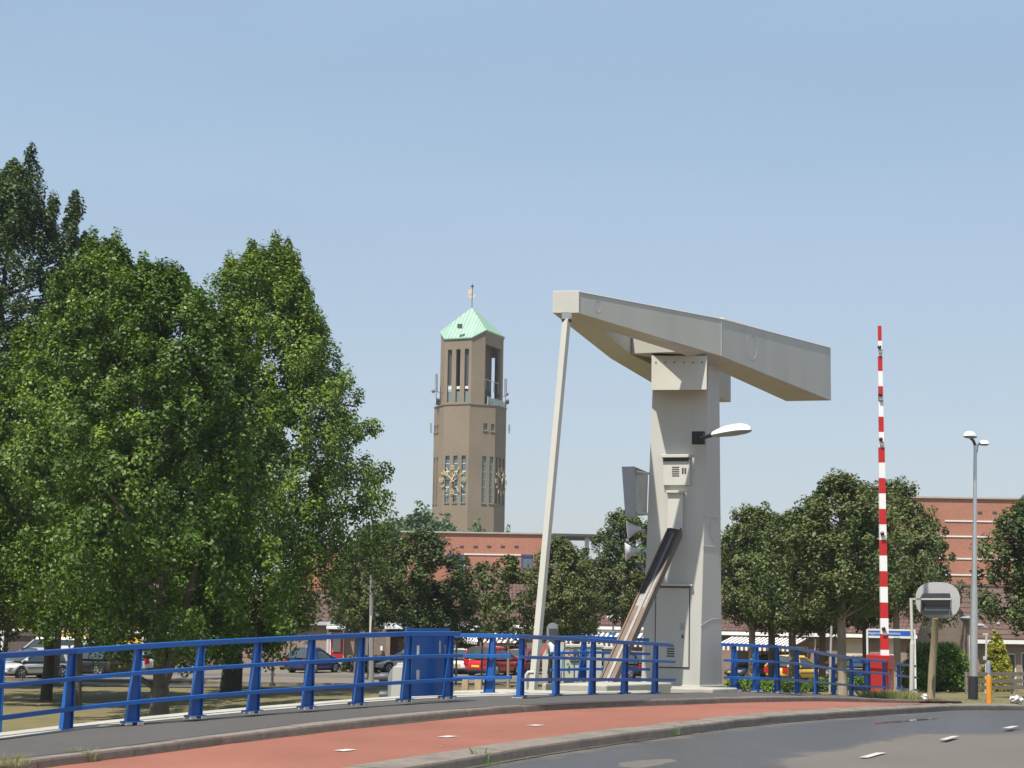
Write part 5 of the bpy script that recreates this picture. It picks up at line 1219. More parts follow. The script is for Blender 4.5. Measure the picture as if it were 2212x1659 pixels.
D_ops = [(2.55 - .0, 3.25, zw0, zw1), (3.85 - .0, 4.5 - .12, zw0, zw1)]
D_ops = [(2.33, 3.02, zw0, zw1), (3.62, 4.28, zw0, zw1), (2.42, 3.15, tz(962), tz(920)), (3.72, 4.35, tz(965), tz(922))]
mb = MB(); OPS = {}
for i, al in enumerate(AL):
    ops = A_ops if i % 2 == 1 else ([(q[0] if i in (2, 6) else 4.5 - q[1], q[1] if i in (2, 6) else 4.5 - q[0], q[2], q[3]) for q in D_ops])
    OPS[i] = ops; face_mesh(mb, low[i], al, 4.5, -.1, zs1, ops)
mb.add([p + UP * zs1 for p in low], [tuple(range(8))])
mb.build('shaft', TOWB, ct)
for i in (0, 1, 2, 3):
    for q in OPS[i]:
        c = low[i] + tdir(AL[i]) * (q[0] + q[1]) / 2 - ndir(AL[i]) * .32 + UP * (q[2] + q[3]) / 2; rot = Matrix((tdir(AL[i]), -ndir(AL[i]), UP)).transposed()
        mb = MB(); mb.box(c, (q[1] - q[0], .05, q[3] - q[2]), mat=rot); w_ = mb.build('window', mat('tower_glass', (.11, .16, .19), .15) if i != 2 else mat('tower_glass_green', (.13, .20, .20), .2), ct)
        if q[3] - q[2] > 3:
            mb = MB()
            for k in range(1, 6): mb.box(low[i] + tdir(AL[i]) * (q[0] + q[1]) / 2 - ndir(AL[i]) * .28 + UP * (q[2] + (q[3] - q[2]) * k / 6), (q[1] - q[0], .06, .09 if k % 2 else .16), mat=rot)
            mb.build('glazing_bar', GREY if i != 1 else OFFW, w_)
        mb = MB(); mb.box(low[i] + tdir(AL[i]) * (q[0] + q[1]) / 2 + ndir(AL[i]) * .04 + UP * (q[2] - .09), (q[1] - q[0] + .2, .2, .15), mat=rot); mb.build('sill', BRNL, w_)
# string line at the head of the shaft
mb = MB()
for i in range(8):
    a = low[i] + UP * (zs1 - .0); b = low[(i + 1) % 8] + UP * (zs1 - .0); mb.bar(a, b, .26, .14)
mb.build('coping', BRNL, ct)
# clocks
GOLD2 = mat('clock_gold', (.62, .50, .26), .45, .1, .06, 2)
def clock(i, uc, zc):
    al = AL[i]; t = tdir(al); n = ndir(al); c = low[i] + t * uc + n * .22 + UP * zc; rot = Matrix((t, -n, UP)).transposed(); r = 1.95
    root = bpy.data.objects.new('clock', None); COL.objects.link(root)
    root.parent = ct; root.location = c - V(ct.location)
    def b_(name, mb): mb.build(name, GOLD2, root)
    for h in range(12):
        mb = MB()
        a = math.pi / 2 - h * math.pi / 6; d = t * math.cos(a) + UP * math.sin(a); s_ = t * -math.sin(a) + UP * math.cos(a)
        if h % 3 == 0:
            for k in ((-.24, 0, .24) if h != 6 else (-.24, 0, .24)):
                mb.bar(c + d * (r - .30) + s_ * k, c + d * (r + .30) + s_ * k, .09, .09, up=n)
            mb.bar(c + d * (r - .30) - s_ * .36, c + d * (r - .30) + s_ * .36, .07, .08, up=n); mb.bar(c + d * (r + .30) - s_ * .36, c + d * (r + .30) + s_ * .36, .07, .08, up=n)
        else: mb.bar(c + d * (r - .32), c + d * (r + .32), .14, .10, up=n)
        b_('numeral', mb)
    mb = MB(); a = math.pi / 2 - (52 / 60) * 2 * math.pi; d = t * math.cos(a) + UP * math.sin(a)
    mb.bar(c + n * .12 - d * .45, c + n * .12 + d * 1.15, .17, .07, up=n); pts = [c + n * .12 + d * (1.4) + (t * math.cos(q) + UP * math.sin(q)) * .28 for q in np.linspace(0, 2 * math.pi, 17)]; mb.tube(pts, .06, 6); mb.bar(c + n * .12 + d * 1.1, c + n * .12 + d * 2.15, .12, .07, up=n); b_('minute_hand', mb)
    mb = MB(); a = math.pi / 2 - (12.87 / 12) * 2 * math.pi; d = t * math.cos(a) + UP * math.sin(a)
    mb.bar(c + n * .2 - d * .5, c + n * .2 + d * .75, .19, .07, up=n); pts = [c + n * .2 + d * (1.05) + (t * math.cos(q) + UP * math.sin(q)) * .34 for q in np.linspace(0, 2 * math.pi, 17)]; mb.tube(pts, .07, 6); mb.bar(c + n * .2 + d * .75, c + n * .2 + d * 1.55, .12, .07, up=n); b_('hour_hand', mb)
clock(1, 1.85, tz(1262)); clock(3, 2.25, tz(1262))
# belfry
UWd = [1.9, 4.75, 2.35, 7.6, 1.9, 4.75, 2.35, 7.6]
corner2 = V((at(1018, 800, dT + .6).x, dT + .6, 0))
upb = ring8(UWd, 2, corner2)
zb0 = zs1; z_lo = ZT(727); z_hi = ZT(708.5)
s_ops = [(W0 - .37, W0 + .37, zb0 + .4, tz(473)) for W0 in (.93, 2.42, 3.92)]
mb = MB()
Bops = [(.18, 6.6, zb0 + .25, tz(436))]
for i, al in enumerate(AL):
    ops = s_ops if i in (1, 5) else (Bops if i in (3, 7) else [])
    if i in (1, 5): za_, zb_ = z_lo, z_lo
    elif i in (3, 7): za_, zb_ = z_hi, z_hi
    elif i in (2, 6): za_, zb_ = z_lo, z_hi
    else: za_, zb_ = z_hi, z_lo
    W = UWd[i]; zc = min(za_, zb_)
    face_mesh(mb, upb[i], al, W, zb0, zc, ops, .45 if i in (1, 5) else .55)
    if za_ != zb_:
        a = upb[i]; b = upb[(i + 1) % 8]; mb.add([a + UP * zc, b + UP * zc, (b if zb_ > za_ else a) + UP * max(za_, zb_)], [(0, 1, 2)])
mb.build('belfry', TOWB, ct)
zv = [z_hi, z_lo, z_lo, z_hi] * 2
ctr = sum(upb, V((0, 0, 0))) / 8; apex = V((ctr.x, ctr.y, 0)); apz = at(1020, 664, ctr.y).z
apex = V((at(1019.5, 664, ctr.y).x, ctr.y, apz))
# roof with a small overhang and standing seams
rv = []
for i in range(8):
    p = upb[i]; o_ = (p - ctr); o_.z = 0; rv.append(p + o_.normalized() * .22 + UP * zv[i])
vs = [apex] + rv; mb = MB(); mb.add(vs + [p - UP * .18 for p in rv], [(0, 1 + i, 1 + (i + 1) % 8) for i in range(8)] + [(1 + i, 9 + i, 9 + (i + 1) % 8, 1 + (i + 1) % 8) for i in range(8)] + [tuple(range(9, 17))])
rf = mb.build('roof', COPPER, ct)
seam = mat('copper_seam', (.20, .36, .26), .7)
for (i0, i1) in ((0, 3), (2, 4)):
    mb = MB()
    if (i0, i1) == (0, 3):
        path = [rv[0], rv[1], rv[2], rv[3]]
    else: path = [rv[3], rv[4]]
    L_ = [0]
    for a, b in zip(path, path[1:]): L_.append(L_[-1] + (b - a).length)
    nn = int(L_[-1] / .62)
    # seams run up the slope parallel to each other and stop at the hips
    e0, e1 = path[0], path[-1]; mid = (e0 + e1) / 2
    base_t = (e1 - e0); base_t.z = 0; base_t.normalize(); fall = (apex - mid); fall = fall - base_t * fall.dot(base_t); fall.normalize()
    half = (e1 - e0).length / 2; Hh = (apex - mid).length
    for k in range(1, nn):
        q = L_[-1] * k / nn
        j = max(j_ for j_ in range(len(L_) - 1) if L_[j_] <= q); p = path[j].lerp(path[j + 1], (q - L_[j]) / (L_[j + 1] - L_[j]))
        u = (p - mid).dot(base_t); hd = 1 - abs(u) / half
        # end point on the hip towards the apex
        lo, hi = 0.0, 1.0
        e = e0 if u < 0 else e1
        k2 = 1 - abs(u) / half; pt = e.lerp(apex, max(.02, min(.98, k2 if True else 0)))
        mb.bar(p + ndir(0) * .0 + UP * .03, pt + UP * .05, .05, .07)
    mb.build('seam', seam, rf)
mb = MB(); c = at(993.5, 705, dT + 1); 
mb.box(c + V((0, -.2, 0)), (.8, .4, .7))
mb.build('roof_hatch', DGREY, rf)
# weather vane
vn = MB(); c = apex; vn.tube([c - UP * .3, c + UP * 3.9], .07, 6); vn.tube([c + UP * 3.3, c + UP * 3.6, c + UP * 3.7], [.08, .26, .2], 8); vn.build('vane_pole', DGREY, ct)
s = sT; cc = at(1019, 635, ctr.y)
VG = mat('pale_gold', (.75, .55, .38), .5, 0, .05, 2)
mb = MB(); hull = [cc + V((x * s, 0, z * s)) for x, z in ((-7, -3), (-6, -7), (-3, -10), (2, -10.5), (6, -8), (8, -4), (8, 0), (5, -3.5), (1, -5), (-4, -4))]
mb.prism(hull, V((0, .12, 0))); sail = [cc + V((x * s, 0, z * s)) for x, z in ((-7, -1), (-8.5, 2), (-8, 7), (-6, 10), (-2, 11), (4, 9), (1, 7.5), (0, 4), (0, 0))]; mb.prism(sail, V((0, .12, 0)))
mb.build('ship_vane', VG, ct)
# belfry inside
fl = MB(); cen = ctr; fl.hexa([p.lerp(cen, .08) + UP * (zb0 + .3) for p in upb], [p.lerp(cen, .08) + UP * (zb0 + .45) for p in upb]); fl.build('belfry_floor', DGREY, ct)
mb = MB(); rotB = Matrix((tdir(67.5), -ndir(67.5), UP)).transposed()
for k, (u, wz) in enumerate(((-2.0, 1.2), (0, 1.5), (2.0, 1.1))):
    c = cen + tdir(67.5) * u + UP * (zb0 + 5.0); mb.lathe(c - UP * .9, [(.9, 0), (.75, .4), (.5, 1.0), (.38, 1.4), (.1, 1.55)], 14)
mb.build('bells', mat('bronze', (.05, .045, .035), .5, .4), ct)
mb = MB()
for zz in (zb0 + 3.2, zb0 + 6.6): mb.bar(cen - tdir(67.5) * 3.4 + UP * zz, cen + tdir(67.5) * 3.4 + UP * zz, .3, .3)
mb.build('bell_frame', DGREY, ct)
for i in (3, 7):
    al = AL[i]; p = upb[i]; t = tdir(al); n = ndir(al)
    mb = MB(); mb.bar(p + n * .55 + UP * (zb0 + 1.35), p + t * 7.9 + n * .55 + UP * (zb0 + 1.35), .06, .08)
    for k in range(7): mb.bar(p + t * (.1 + 1.3 * k) + n * .55 + UP * zb0, p + t * (.1 + 1.3 * k) + n * .55 + UP * (zb0 + 1.35), .08, .08, up=t)
    bl = mb.build('balustrade', OFFW, ct)
    mb = MB(); mb.bar(p + n * .53 + UP * (zb0 + .75), p + t * 7.9 + n * .53 + UP * (zb0 + .75), .03, 1.0); mb.build('glass_screen', mat('green_glass', (.28, .42, .38), .15), bl)
    mb = MB(); mb.bar(p + n * -.2 + UP * (zb0 + 4.3), p + t * 6.4 + n * -.2 + UP * (zb0 + 4.3), .07, .10)
    for k in range(4): mb.bar(p + t * (.9 + 1.7 * k) - n * .2 + UP * (zb0 + 2.6), p + t * (.9 + 1.7 * k) - n * .2 + UP * (zb0 + 4.3), .08, .08, up=t)
    mb.build('inner_rail', GALV, ct)
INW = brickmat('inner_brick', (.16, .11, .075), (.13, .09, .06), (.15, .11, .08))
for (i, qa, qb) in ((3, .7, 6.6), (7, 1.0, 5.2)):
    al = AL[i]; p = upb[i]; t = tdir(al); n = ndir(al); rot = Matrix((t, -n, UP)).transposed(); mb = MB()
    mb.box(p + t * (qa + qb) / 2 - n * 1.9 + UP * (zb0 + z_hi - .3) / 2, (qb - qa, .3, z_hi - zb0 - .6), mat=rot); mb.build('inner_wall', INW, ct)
for j in (0, 2):
    q = s_ops[j]; c = upb[1] + tdir(AL[1]) * (q[0] + q[1]) / 2 - ndir(AL[1]) * .50; rot = Matrix((tdir(AL[1]), -ndir(AL[1]), UP)).transposed()
    mb = MB(); mb.box(c + UP * (q[3] - 2.9), (.76, .05, 5.8), mat=rot); mb.build('louvre_panel', DGREY, ct)
for i in (1,):
    for q in s_ops:
        c = upb[i] + tdir(AL[i]) * (q[0] + q[1]) / 2 - ndir(AL[i]) * .42; rot = Matrix((tdir(AL[i]), -ndir(AL[i]), UP)).transposed()
        mb = MB(); mb.box(c + UP * (q[2] + .9), (.74, .05, 1.8), mat=rot); w_ = mb.build('glass_panel', mat('tower_glass_blue', (.16, .24, .26), .2), ct)
        mb = MB(); mb.box(c + ndir(AL[i]) * .06 + UP * (q[2] + 2.4), (.74, .1, .45), mat=rot); mb.build('beam', OFFW, w_)
# antennas
for (px, y0, y1) in ((942.5, 846, 808), (1092, 856, 818)):
    mb = MB(); a = at(px, y0, dT + 3); b = at(px, y1, dT + 3); mb.tube([a, b], .22, 8); an = mb.build('antenna', GREY, ct)
    mb = MB(); mb.bar(a - UP * 2.2, a + UP * .8, .1, .1, up=(1, 0, 0)); mb.bar(a, a + V((1.4 if px < 1000 else -1.4, 0, -.3)), .08, .08); mb.build('bracket', DGREY, an)
for (px, py) in ((936, 845), (1095, 851)):
    mb = MB(); mb.ball(at(px, py, dT + 3), .32, 8); mb.bar(at(px, py, dT + 3), at(px + (6 if px < 1000 else -6), py - 2, dT + 3), .08, .08); mb.build('dish', mat('dish_rust', (.24, .15, .12), .7), ct)
mb = MB(); mb.ball(at(1096, 868, dT + 5), .55, 10, sc=(.6, 1, .8)); mb.build('floodlight', DGREY, ct)
for (px, y0, y1) in ((931, 914, 935), (1100, 917, 936)):
    mb = MB(); a = at(px, y1, dT + 5.4); b = at(px, y0, dT + 5.4); mb.bar(a, b, .35, .3, up=(1, 0, 0)); mb.build('antenna', GREY, ct)
# ------------------------------------------------------------------ foliage
def leafmat(name, c1, c2, c3, tr=.22, rough=.5, sc=.8):
    m = bpy.data.materials.new(name); m.use_nodes = True; n = m.node_tree; b = n.nodes['Principled BSDF']; out = n.nodes['Material Output']
    g = n.nodes.new('ShaderNodeNewGeometry')
    oi = n.nodes.new('ShaderNodeTexNoise'); oi.inputs['Scale'].default_value = sc; oi.inputs['Detail'].default_value = 3; n.links.new(g.outputs['Position'], oi.inputs[0])
    at_ = n.nodes.new('ShaderNodeAttribute'); at_.attribute_name = 'leaf'
    ad = n.nodes.new('ShaderNodeMath'); ad.operation = 'ADD'; n.links.new(oi.outputs[0], ad.inputs[0]); ob = n.nodes.new('ShaderNodeObjectInfo'); m1 = n.nodes.new('ShaderNodeMath'); m1.operation = 'MULTIPLY_ADD'; n.links.new(ob.outputs['Random'], m1.inputs[0]); m1.inputs[1].default_value = .22; m1.inputs[2].default_value = -.11
    m2_ = n.nodes.new('ShaderNodeMath'); m2_.operation = 'ADD'; n.links.new(m1.outputs[0], m2_.inputs[0]); n.links.new(at_.outputs['Fac'], m2_.inputs[1]); n.links.new(m2_.outputs[0], ad.inputs[1])
    r = n.nodes.new('ShaderNodeValToRGB'); e = r.color_ramp.elements; e[0].position = .45; e[0].color = (*c1, 1); e[1].position = 1.25 if False else 1.0; e[1].color = (*c3, 1)
    k = r.color_ramp.elements.new(.72); k.color = (*c2, 1); n.links.new(ad.outputs[0], r.inputs[0])
    n.links.new(r.outputs[0], b.inputs['Base Color']); b.inputs['Roughness'].default_value = rough; b.inputs['Specular IOR Level'].default_value = .32
    t = n.nodes.new('ShaderNodeBsdfTranslucent'); mx = n.nodes.new('ShaderNodeMix'); mx.data_type = 'RGBA'; mx.blend_type = 'MULTIPLY'; mx.inputs[0].default_value = 1
    n.links.new(r.outputs[0], mx.inputs[6]); mx.inputs[7].default_value = (1.5, 1.6, .5, 1); n.links.new(mx.outputs[2], t.inputs[0])
    ms = n.nodes.new('ShaderNodeMixShader'); ms.inputs[0].default_value = tr; n.links.new(b.outputs[0], ms.inputs[1]); n.links.new(t.outputs[0], ms.inputs[2]); n.links.new(ms.outputs[0], out.inputs[0])
    return m
G_BRIGHT = leafmat('green_leaves', (.032, .068, .008), (.078, .140, .014), (.165, .235, .024), tr=.15)
G_DARK = leafmat('dark_green_leaves', (.030, .055, .018), (.060, .100, .034), (.11, .15, .06), tr=.18)
G_MAPLE = leafmat('bronze_green_leaves', (.030, .050, .014), (.075, .108, .030), (.130, .145, .045), tr=.12, sc=.5)
G_FAR = leafmat('distant_leaves', (.055, .095, .045), (.085, .14, .06), (.12, .18, .08), tr=.15, sc=.3)
G_HEDGE = leafmat('hedge_leaves', (.05, .105, .015), (.11, .19, .025), (.18, .27, .04), tr=.22, sc=1.2)
G_GOLD = leafmat('golden_leaves', (.11, .15, .02), (.26, .27, .03), (.48, .44, .06), tr=.2, sc=1.5)
G_LOW = leafmat('low_plant_leaves', (.06, .08, .03), (.10, .12, .045), (.16, .16, .07), tr=.15, sc=1.5)
BARK = mat('grey_bark', (.155, .125, .095), .9, 0, .25, 4, bump=.8, bscale=18, stretch=(2, 2, .5), dirt=(.07, .06, .045), dscale=1.5, damt=.6)
BARKD = mat('dark_bark', (.055, .045, .035), .9, 0, .25, 4, bump=.8, bscale=18, stretch=(2, 2, .5))
BARKL = mat('light_bark', (.27, .225, .165), .9, 0, .2, 4, bump=.8, bscale=18, stretch=(2, 2, .5), dirt=(.12, .11, .07), dscale=1.2, damt=.6)
def leaf_mesh(name, centers, radii, per, size, m, seed, squash=1.0, up=.55, asp=.62, outc=None):
    """leaf quads gathered round twig centres; each leaf is a bent kite"""
    rs = np.random.RandomState(seed); C = np.repeat(np.array(centers), per, 0); Rr = np.repeat(np.array(radii), per, 0); N = len(C)
    d = rs.normal(size=(N, 3)); d /= np.linalg.norm(d, axis=1)[:, None]
    q = rs.uniform(.25, 1, N) ** .6
    P = C + d * (Rr * q[:, None])
    nrm = d * .55 + rs.normal(size=(N, 3)) * .55; nrm[:, 2] += up
    if outc is not None:
        o = P - np.array(outc); o /= np.linalg.norm(o, axis=1)[:, None] + 1e-6; nrm += o * .45
    nrm /= np.linalg.norm(nrm, axis=1)[:, None]
    t = rs.normal(size=(N, 3)); t -= nrm * (t * nrm).sum(1)[:, None]; t /= np.linalg.norm(t, axis=1)[:, None]; b = np.cross(nrm, t)
    L = size * rs.uniform(.65, 1.3, N)[:, None]; W = L * asp
    p0 = P - t * L * .5; p2 = P + t * L * .5 - nrm * L * .10; p1 = P + b * W * .5 + nrm * L * .07 - t * L * .08; p3 = P - b * W * .5 + nrm * L * .07 - t * L * .08
    v = np.stack([p0, p1, p2, p3], 1).reshape(-1, 3)
    me = bpy.data.meshes.new(name); me.vertices.add(N * 4); me.vertices.foreach_set('co', v.ravel().astype(np.float32))
    me.loops.add(N * 4); me.loops.foreach_set('vertex_index', np.arange(N * 4, dtype=np.int32)); me.polygons.add(N)
    me.polygons.foreach_set('loop_start', np.arange(0, N * 4, 4, dtype=np.int32)); me.polygons.foreach_set('loop_total', np.full(N, 4, dtype=np.int32))
    a = me.attributes.new('leaf', 'FLOAT', 'FACE'); cl = np.repeat(rs.uniform(0, .22, len(centers)), per); a.data.foreach_set('value', (cl + rs.uniform(0, .32, N)).astype(np.float32))
    me.update(calc_edges=True); me.validate(); me.materials.append(m); return me
def prof_sweet(h): return float(np.interp(h, [0, .08, .25, .45, .65, .82, .93, 1], [.5, .82, .97, 1.0, .78, .56, .40, .14]))
def prof_T4(h): return float(np.interp(h, [0, .1, .22, .38, .55, .7, .84, .93, 1], [.40, .58, .82, 1.0, .92, .76, .56, .40, .14]))
def prof_round(h): return float(np.interp(h, [0, .1, .3, .55, .8, .93, 1], [.35, .75, 1.0, .98, .72, .42, .12]))
def prof_wide(h): return float(np.interp(h, [0, .1, .3, .6, .8, .92, 1], [.55, .85, 1.0, .95, .70, .45, .15]))
def prof_col(h): return float(np.interp(h, [0, .1, .4, .7, .9, 1], [.5, .9, 1.0, .75, .4, .06]))
def build_tree(name, H, cr, base, prof, nclu, per, leaf, lm, bm_, seed, r0=.2, lean=(0, 0), clr=.55, clz=1.3, lobes=.22, limbs=14, fork=None, asx=1.0, sparse=0.0, tops=(), off0=(0, 0)):
    """tree in its own coordinates, ground at the origin: crown from height base to H, radius cr"""
    rnd = random.Random(seed); root = bpy.data.objects.new(name, None); COL.objects.link(root); root.empty_display_size = .3
    ph = [rnd.uniform(0, 6.28) for _ in range(6)]
    cen = []; rad = []; k = 0
    while len(cen) < nclu:
        h = rnd.random() ** .85; th = rnd.uniform(0, 2 * math.pi)
        lob = 1 + lobes * math.sin(2 * th + ph[0] + 3 * h) + lobes * .7 * math.sin(3 * th + ph[1] - 7 * h) + lobes * .5 * math.sin(5 * th + ph[2] + 11 * h)
        Rm = cr * prof(h) * lob; q = math.sqrt(rnd.uniform(.12, 1)) if rnd.random() < .85 else rnd.random()
        if sparse and math.sin(th * 2 + ph[3] + h * 9) * math.sin(h * 14 + ph[4]) > 1 - sparse: continue
        x, y = Rm * q * math.cos(th) * asx, Rm * q * math.sin(th); z = base + (H - base - clr * .8) * h + rnd.uniform(-.2, .2) * clr - .10 * cr * q
        cen.append((x + lean[0] * h + off0[0] * (min(1, .3 + h * 1.9) if h < .38 else (1 - h) / .62), y + lean[1] * h, z)); s = rnd.uniform(.55, 1.15) * clr * (1 - .35 * h); rad.append((s, s, s * clz * rnd.uniform(.8, 1.25)))
    for (tx, ty, tz_, tr) in tops:                # slender leading shoots, thin at the tip and wide below
        for j in range(12):
            q = j / 11; w_ = tr * (1 - q) ** .8 * .9; cen.append((tx + rnd.uniform(-1, 1) * w_, ty + rnd.uniform(-1, 1) * w_, tz_ - .15 - tr * 3.4 * (1 - q))); s = .34 + tr * .25 * (1 - q) * rnd.uniform(.6, 1.1); rad.append((s * .75, s * .75, s * 1.5))
    me = leaf_mesh('crown', cen, rad, per, leaf, lm, seed, outc=(lean[0] * .5, lean[1] * .5, base + (H - base) * .4))
    cro = bpy.data.objects.new('crown', me); COL.objects.link(cro); cro.parent = root
    mb = MB(); top = V((lean[0] * .8, lean[1] * .8, base + (H - base) * .86))
    wob = [V((rnd.uniform(-1, 1), rnd.uniform(-1, 1), 0)) * .03 * H * .4 for _ in range(5)]
    pts = [V((0, 0, -.15)), V((0, 0, .15)), V((0, 0, base * .5)) + wob[0] * .3, V((0, 0, base)) + wob[1] * .5]
    for i in range(1, 5): pts.append(V((0, 0, base)).lerp(top, i / 4) + wob[i] * (i / 4))
    rr = [r0 * 1.45, r0 * 1.12, r0, r0 * .88, r0 * .65, r0 * .45, r0 * .28, r0 * .10]
    if fork is None: mb.tube(pts, rr, 10)
    else:
        fz_ = fork[0]; mb.tube([V((0, 0, -.2)), V((0, 0, .2)), V((0, 0, fz_))], [r0 * 1.6, r0 * 1.2, r0 * 1.05], 12)
        for (fx_, fy_, ft, fr) in fork[1]:
            e = V((fx_, fy_, ft)); a = V((0, 0, fz_ - .1)); mb.tube([a, a.lerp(e, .3) + V((fx_ * .12, fy_ * .1, .0)), a.lerp(e, .65), e], [r0 * fr, r0 * fr * .85, r0 * fr * .6, r0 * fr * .15], 9)
    axis = lambda z: V((0, 0, z)) if z < base else V((0, 0, base)).lerp(top, min(1, (z - base) / max(.01, top.z - base))) + V((0, 0, 0))
    for i in range(limbs):
        c = V(cen[rnd.randrange(len(cen))]); z0_ = max(base * .9, c.z - rnd.uniform(.25, .55) * max(1, (V((c.x, c.y, 0))).length) - .3); a = axis(z0_); a.z = z0_
        hr = (z0_ / H); r = r0 * (.42 - .28 * hr); md = a.lerp(c, .5) + V((0, 0, -.06 * (c - a).length))
        mb.tube([a, md, c], [r, r * .6, r * .15], 6)
    for i in range(int(limbs * 2.5)):
        c = V(cen[rnd.randrange(len(cen))]); a = axis(c.z - .5).lerp(c, .4); mb.tube([a, a.lerp(c, .5) + V((0, 0, .1)), c], [r0 * .10, r0 * .07, r0 * .03], 4)
    tr = mb.build('trunk', bm_, None, smooth=True, local=True); tr.parent = root
    return root
def place(root, p, label, cat='tree', group=None, rz=0, sc=1.0, scz=None):
    root.location = p; root.rotation_euler = (0, 0, rz); root.scale = (sc, sc, scz or sc); return tag(root, label, cat, group)
def topz(px, py, d, g): return at(px, py, d).z - g
# --- the big trees on the left
TG = 'large trees on the left bank'
def pat(px, d): return on(px, d, 1500)
p = pat(498, 73); H = topz(560, 512, 73, p.z)
lm = 73 / F
t_ = build_tree('broadleaf_tree', H, 5.3, 2.2, prof_T4, 1150, 120, .155, G_BRIGHT, BARKD, 11, r0=.42, lean=(.8, 0), off0=(1.35, 0), clr=.68, limbs=26,
    tops=((-.7, 0, H - .9, .7), (1.2, .3, H + .1, .8), (2.2, -.5, H - .9, .7), (.2, 0, H - .3, .6), (1.7, .2, H - .2, .7)))
place(t_, p, 'large bright green tree with a ragged pointed top, rightmost of the big trees', group=TG)
p = pat(345, 54); H = topz(330, 570, 54, p.z)
t_ = build_tree('broadleaf_tree', H, 4.6, 2.3, prof_wide, 900, 120, .135, G_BRIGHT, BARK, 12, r0=.27, lean=(-.1, -1.8), off0=(0, 0), clr=.50, limbs=22, fork=(1.05, ((-.15, .1, 6.5, .85), (1.1, .2, 5.5, .70), (-1.9, -.2, 2.7, .34))))
place(t_, p, 'bright green tree with a low forked grey trunk behind the railing', group=TG)
p = pat(165, 63); H = topz(195, 500, 63, p.z)
t_ = build_tree('broadleaf_tree', H, 4.8, 3.1, prof_sweet, 1000, 120, .150, G_BRIGHT, BARK, 13, r0=.17, lean=(.3, 0), clr=.56, limbs=22, tops=((-.2, 0, H - .1, .8), (.6, .2, H - .1, .8), (1.7, 0, H - 1.0, .8)))
place(t_, p, 'bright green tree with a slender pale trunk beside the dark estate car', group=TG)
p = pat(100, 66); H = topz(90, 700, 66, p.z)
t_ = build_tree('broadleaf_tree', H, 4.6, 3.1, prof_wide, 760, 115, .150, G_BRIGHT, BARKD, 14, r0=.20, lean=(-.8, .5), clr=.56, limbs=18)
place(t_, p, 'green tree with a straight dark trunk in front of the silver hatchback', group=TG)
p = pat(-75, 76); H = topz(0, 325, 76, p.z)
t_ = build_tree('tall_tree', H, 3.8, 2.0, prof_col, 850, 110, .165, G_DARK, BARKD, 15, r0=.45, lean=(.8, .3), clr=.62, limbs=30, sparse=.35, tops=((1.6, 0, H + .1, .8), (2.7, 0, H - 2.1, .7), (3.6, .3, H - 3.4, .7)))
place(t_, p, 'tallest dark green tree cut off by the left edge', group=TG)
p = pat(118, 80); H = topz(95, 400, 80, p.z)
t_ = build_tree('tall_tree', H, 1.5, 8.0, prof_col, 120, 80, .18, G_DARK, BARK, 16, r0=.15, lean=(-.2, 0), clr=.42, clz=1.7, limbs=18, sparse=.3)
place(t_, p, 'thin dark green tree top left of the bright trees, sky showing through', group=TG)
# --- street trees
ST = 'bronze leaved street trees along the car park'
protoA = build_tree('street_tree', 8.0, 1.95, 2.8, prof_round, 240, 100, .135, G_MAPLE, BARK, 21, r0=.16, clr=.42, lobes=.2, limbs=14)
protoB = build_tree('street_tree', 9.6, 2.35, 3.6, prof_wide, 300, 100, .140, G_MAPLE, BARKL, 22, r0=.16, clr=.45, lobes=.26, limbs=18, sparse=.12)
protoC = build_tree('street_tree', 6.0, 1.15, 2.2, prof_round, 62, 60, .145, G_MAPLE, BARKL, 23, r0=.055, clr=.36, lobes=.3, limbs=9, sparse=.5)
protos = {'A': (protoA, 8.0), 'B': (protoB, 9.6), 'C': (protoC, 6.0)}; used = set()
LST = [('A', 800, 91, 1118, .95, 'brown green street tree just behind the slim lamp with the zone sign', 1.0),
 ('A', 770, 100, 1160, 1.05, 'dark street tree between the big green tree and the slim lamp', 2.2),
 ('A', 907, 84, 1132, 1.22, 'dense bronze street tree with a thick trunk above the solid blue panel', 4.0),
 ('C', 1040, 88, 1206, 1.05, 'small thin street tree in front of the red brick block', .5),
 ('C', 985, 86, 1225, 1.0, 'small leaning street tree above the parasol', 1.9),
 ('C', 1098, 83, 1192, 1.25, 'slender young street tree with a yellowish stake like trunk right of the red car', 3.1),
 ('A', 1207, 84, 1148, 1.02, 'rounded dark street tree right of the tall white rod', 2.7),
 ('A', 1243, 92, 1190, .85, 'street tree partly hidden behind the rounded dark tree', 5.1),
 ('B', 1345, 90, 1092, .95, 'street tree left of the cream tower, above the slanting rack beam', 0.3),
 ('B', 1625, 84, 1082, 1.05, 'first street tree right of the cream tower', 1.3),
 ('A', 1712, 80, 1092, 1.1, 'street tree over the yellow car', 3.3),
 ('A', 1668, 85, 1100, 1.1, 'street tree over the striped awning right of the tower', .9),
 ('A', 1776, 81, 1110, 1.0, 'street tree with a dark trunk right of the yellow car', 5.5),
 ('B', 1820, 66, 1008, 1.10, 'nearest street tree right of the tower, pale tapering trunk and high crown', 2.05),
 ('A', 1872, 82, 1060, 1.0, 'street tree just left of the striped boom', 1.7),
 ('B', 1938, 78, 1022, 1.0, 'street tree with a forked dark trunk behind the blue name board', 4.2),
 ('C', 2022, 86, 1112, 1.0, 'thin street tree whose top shows above the rounded grey board', .2),
 ('A', 2246, 68, 1052, 1.22, 'big dense street tree cut off by the right edge', 2.9)]
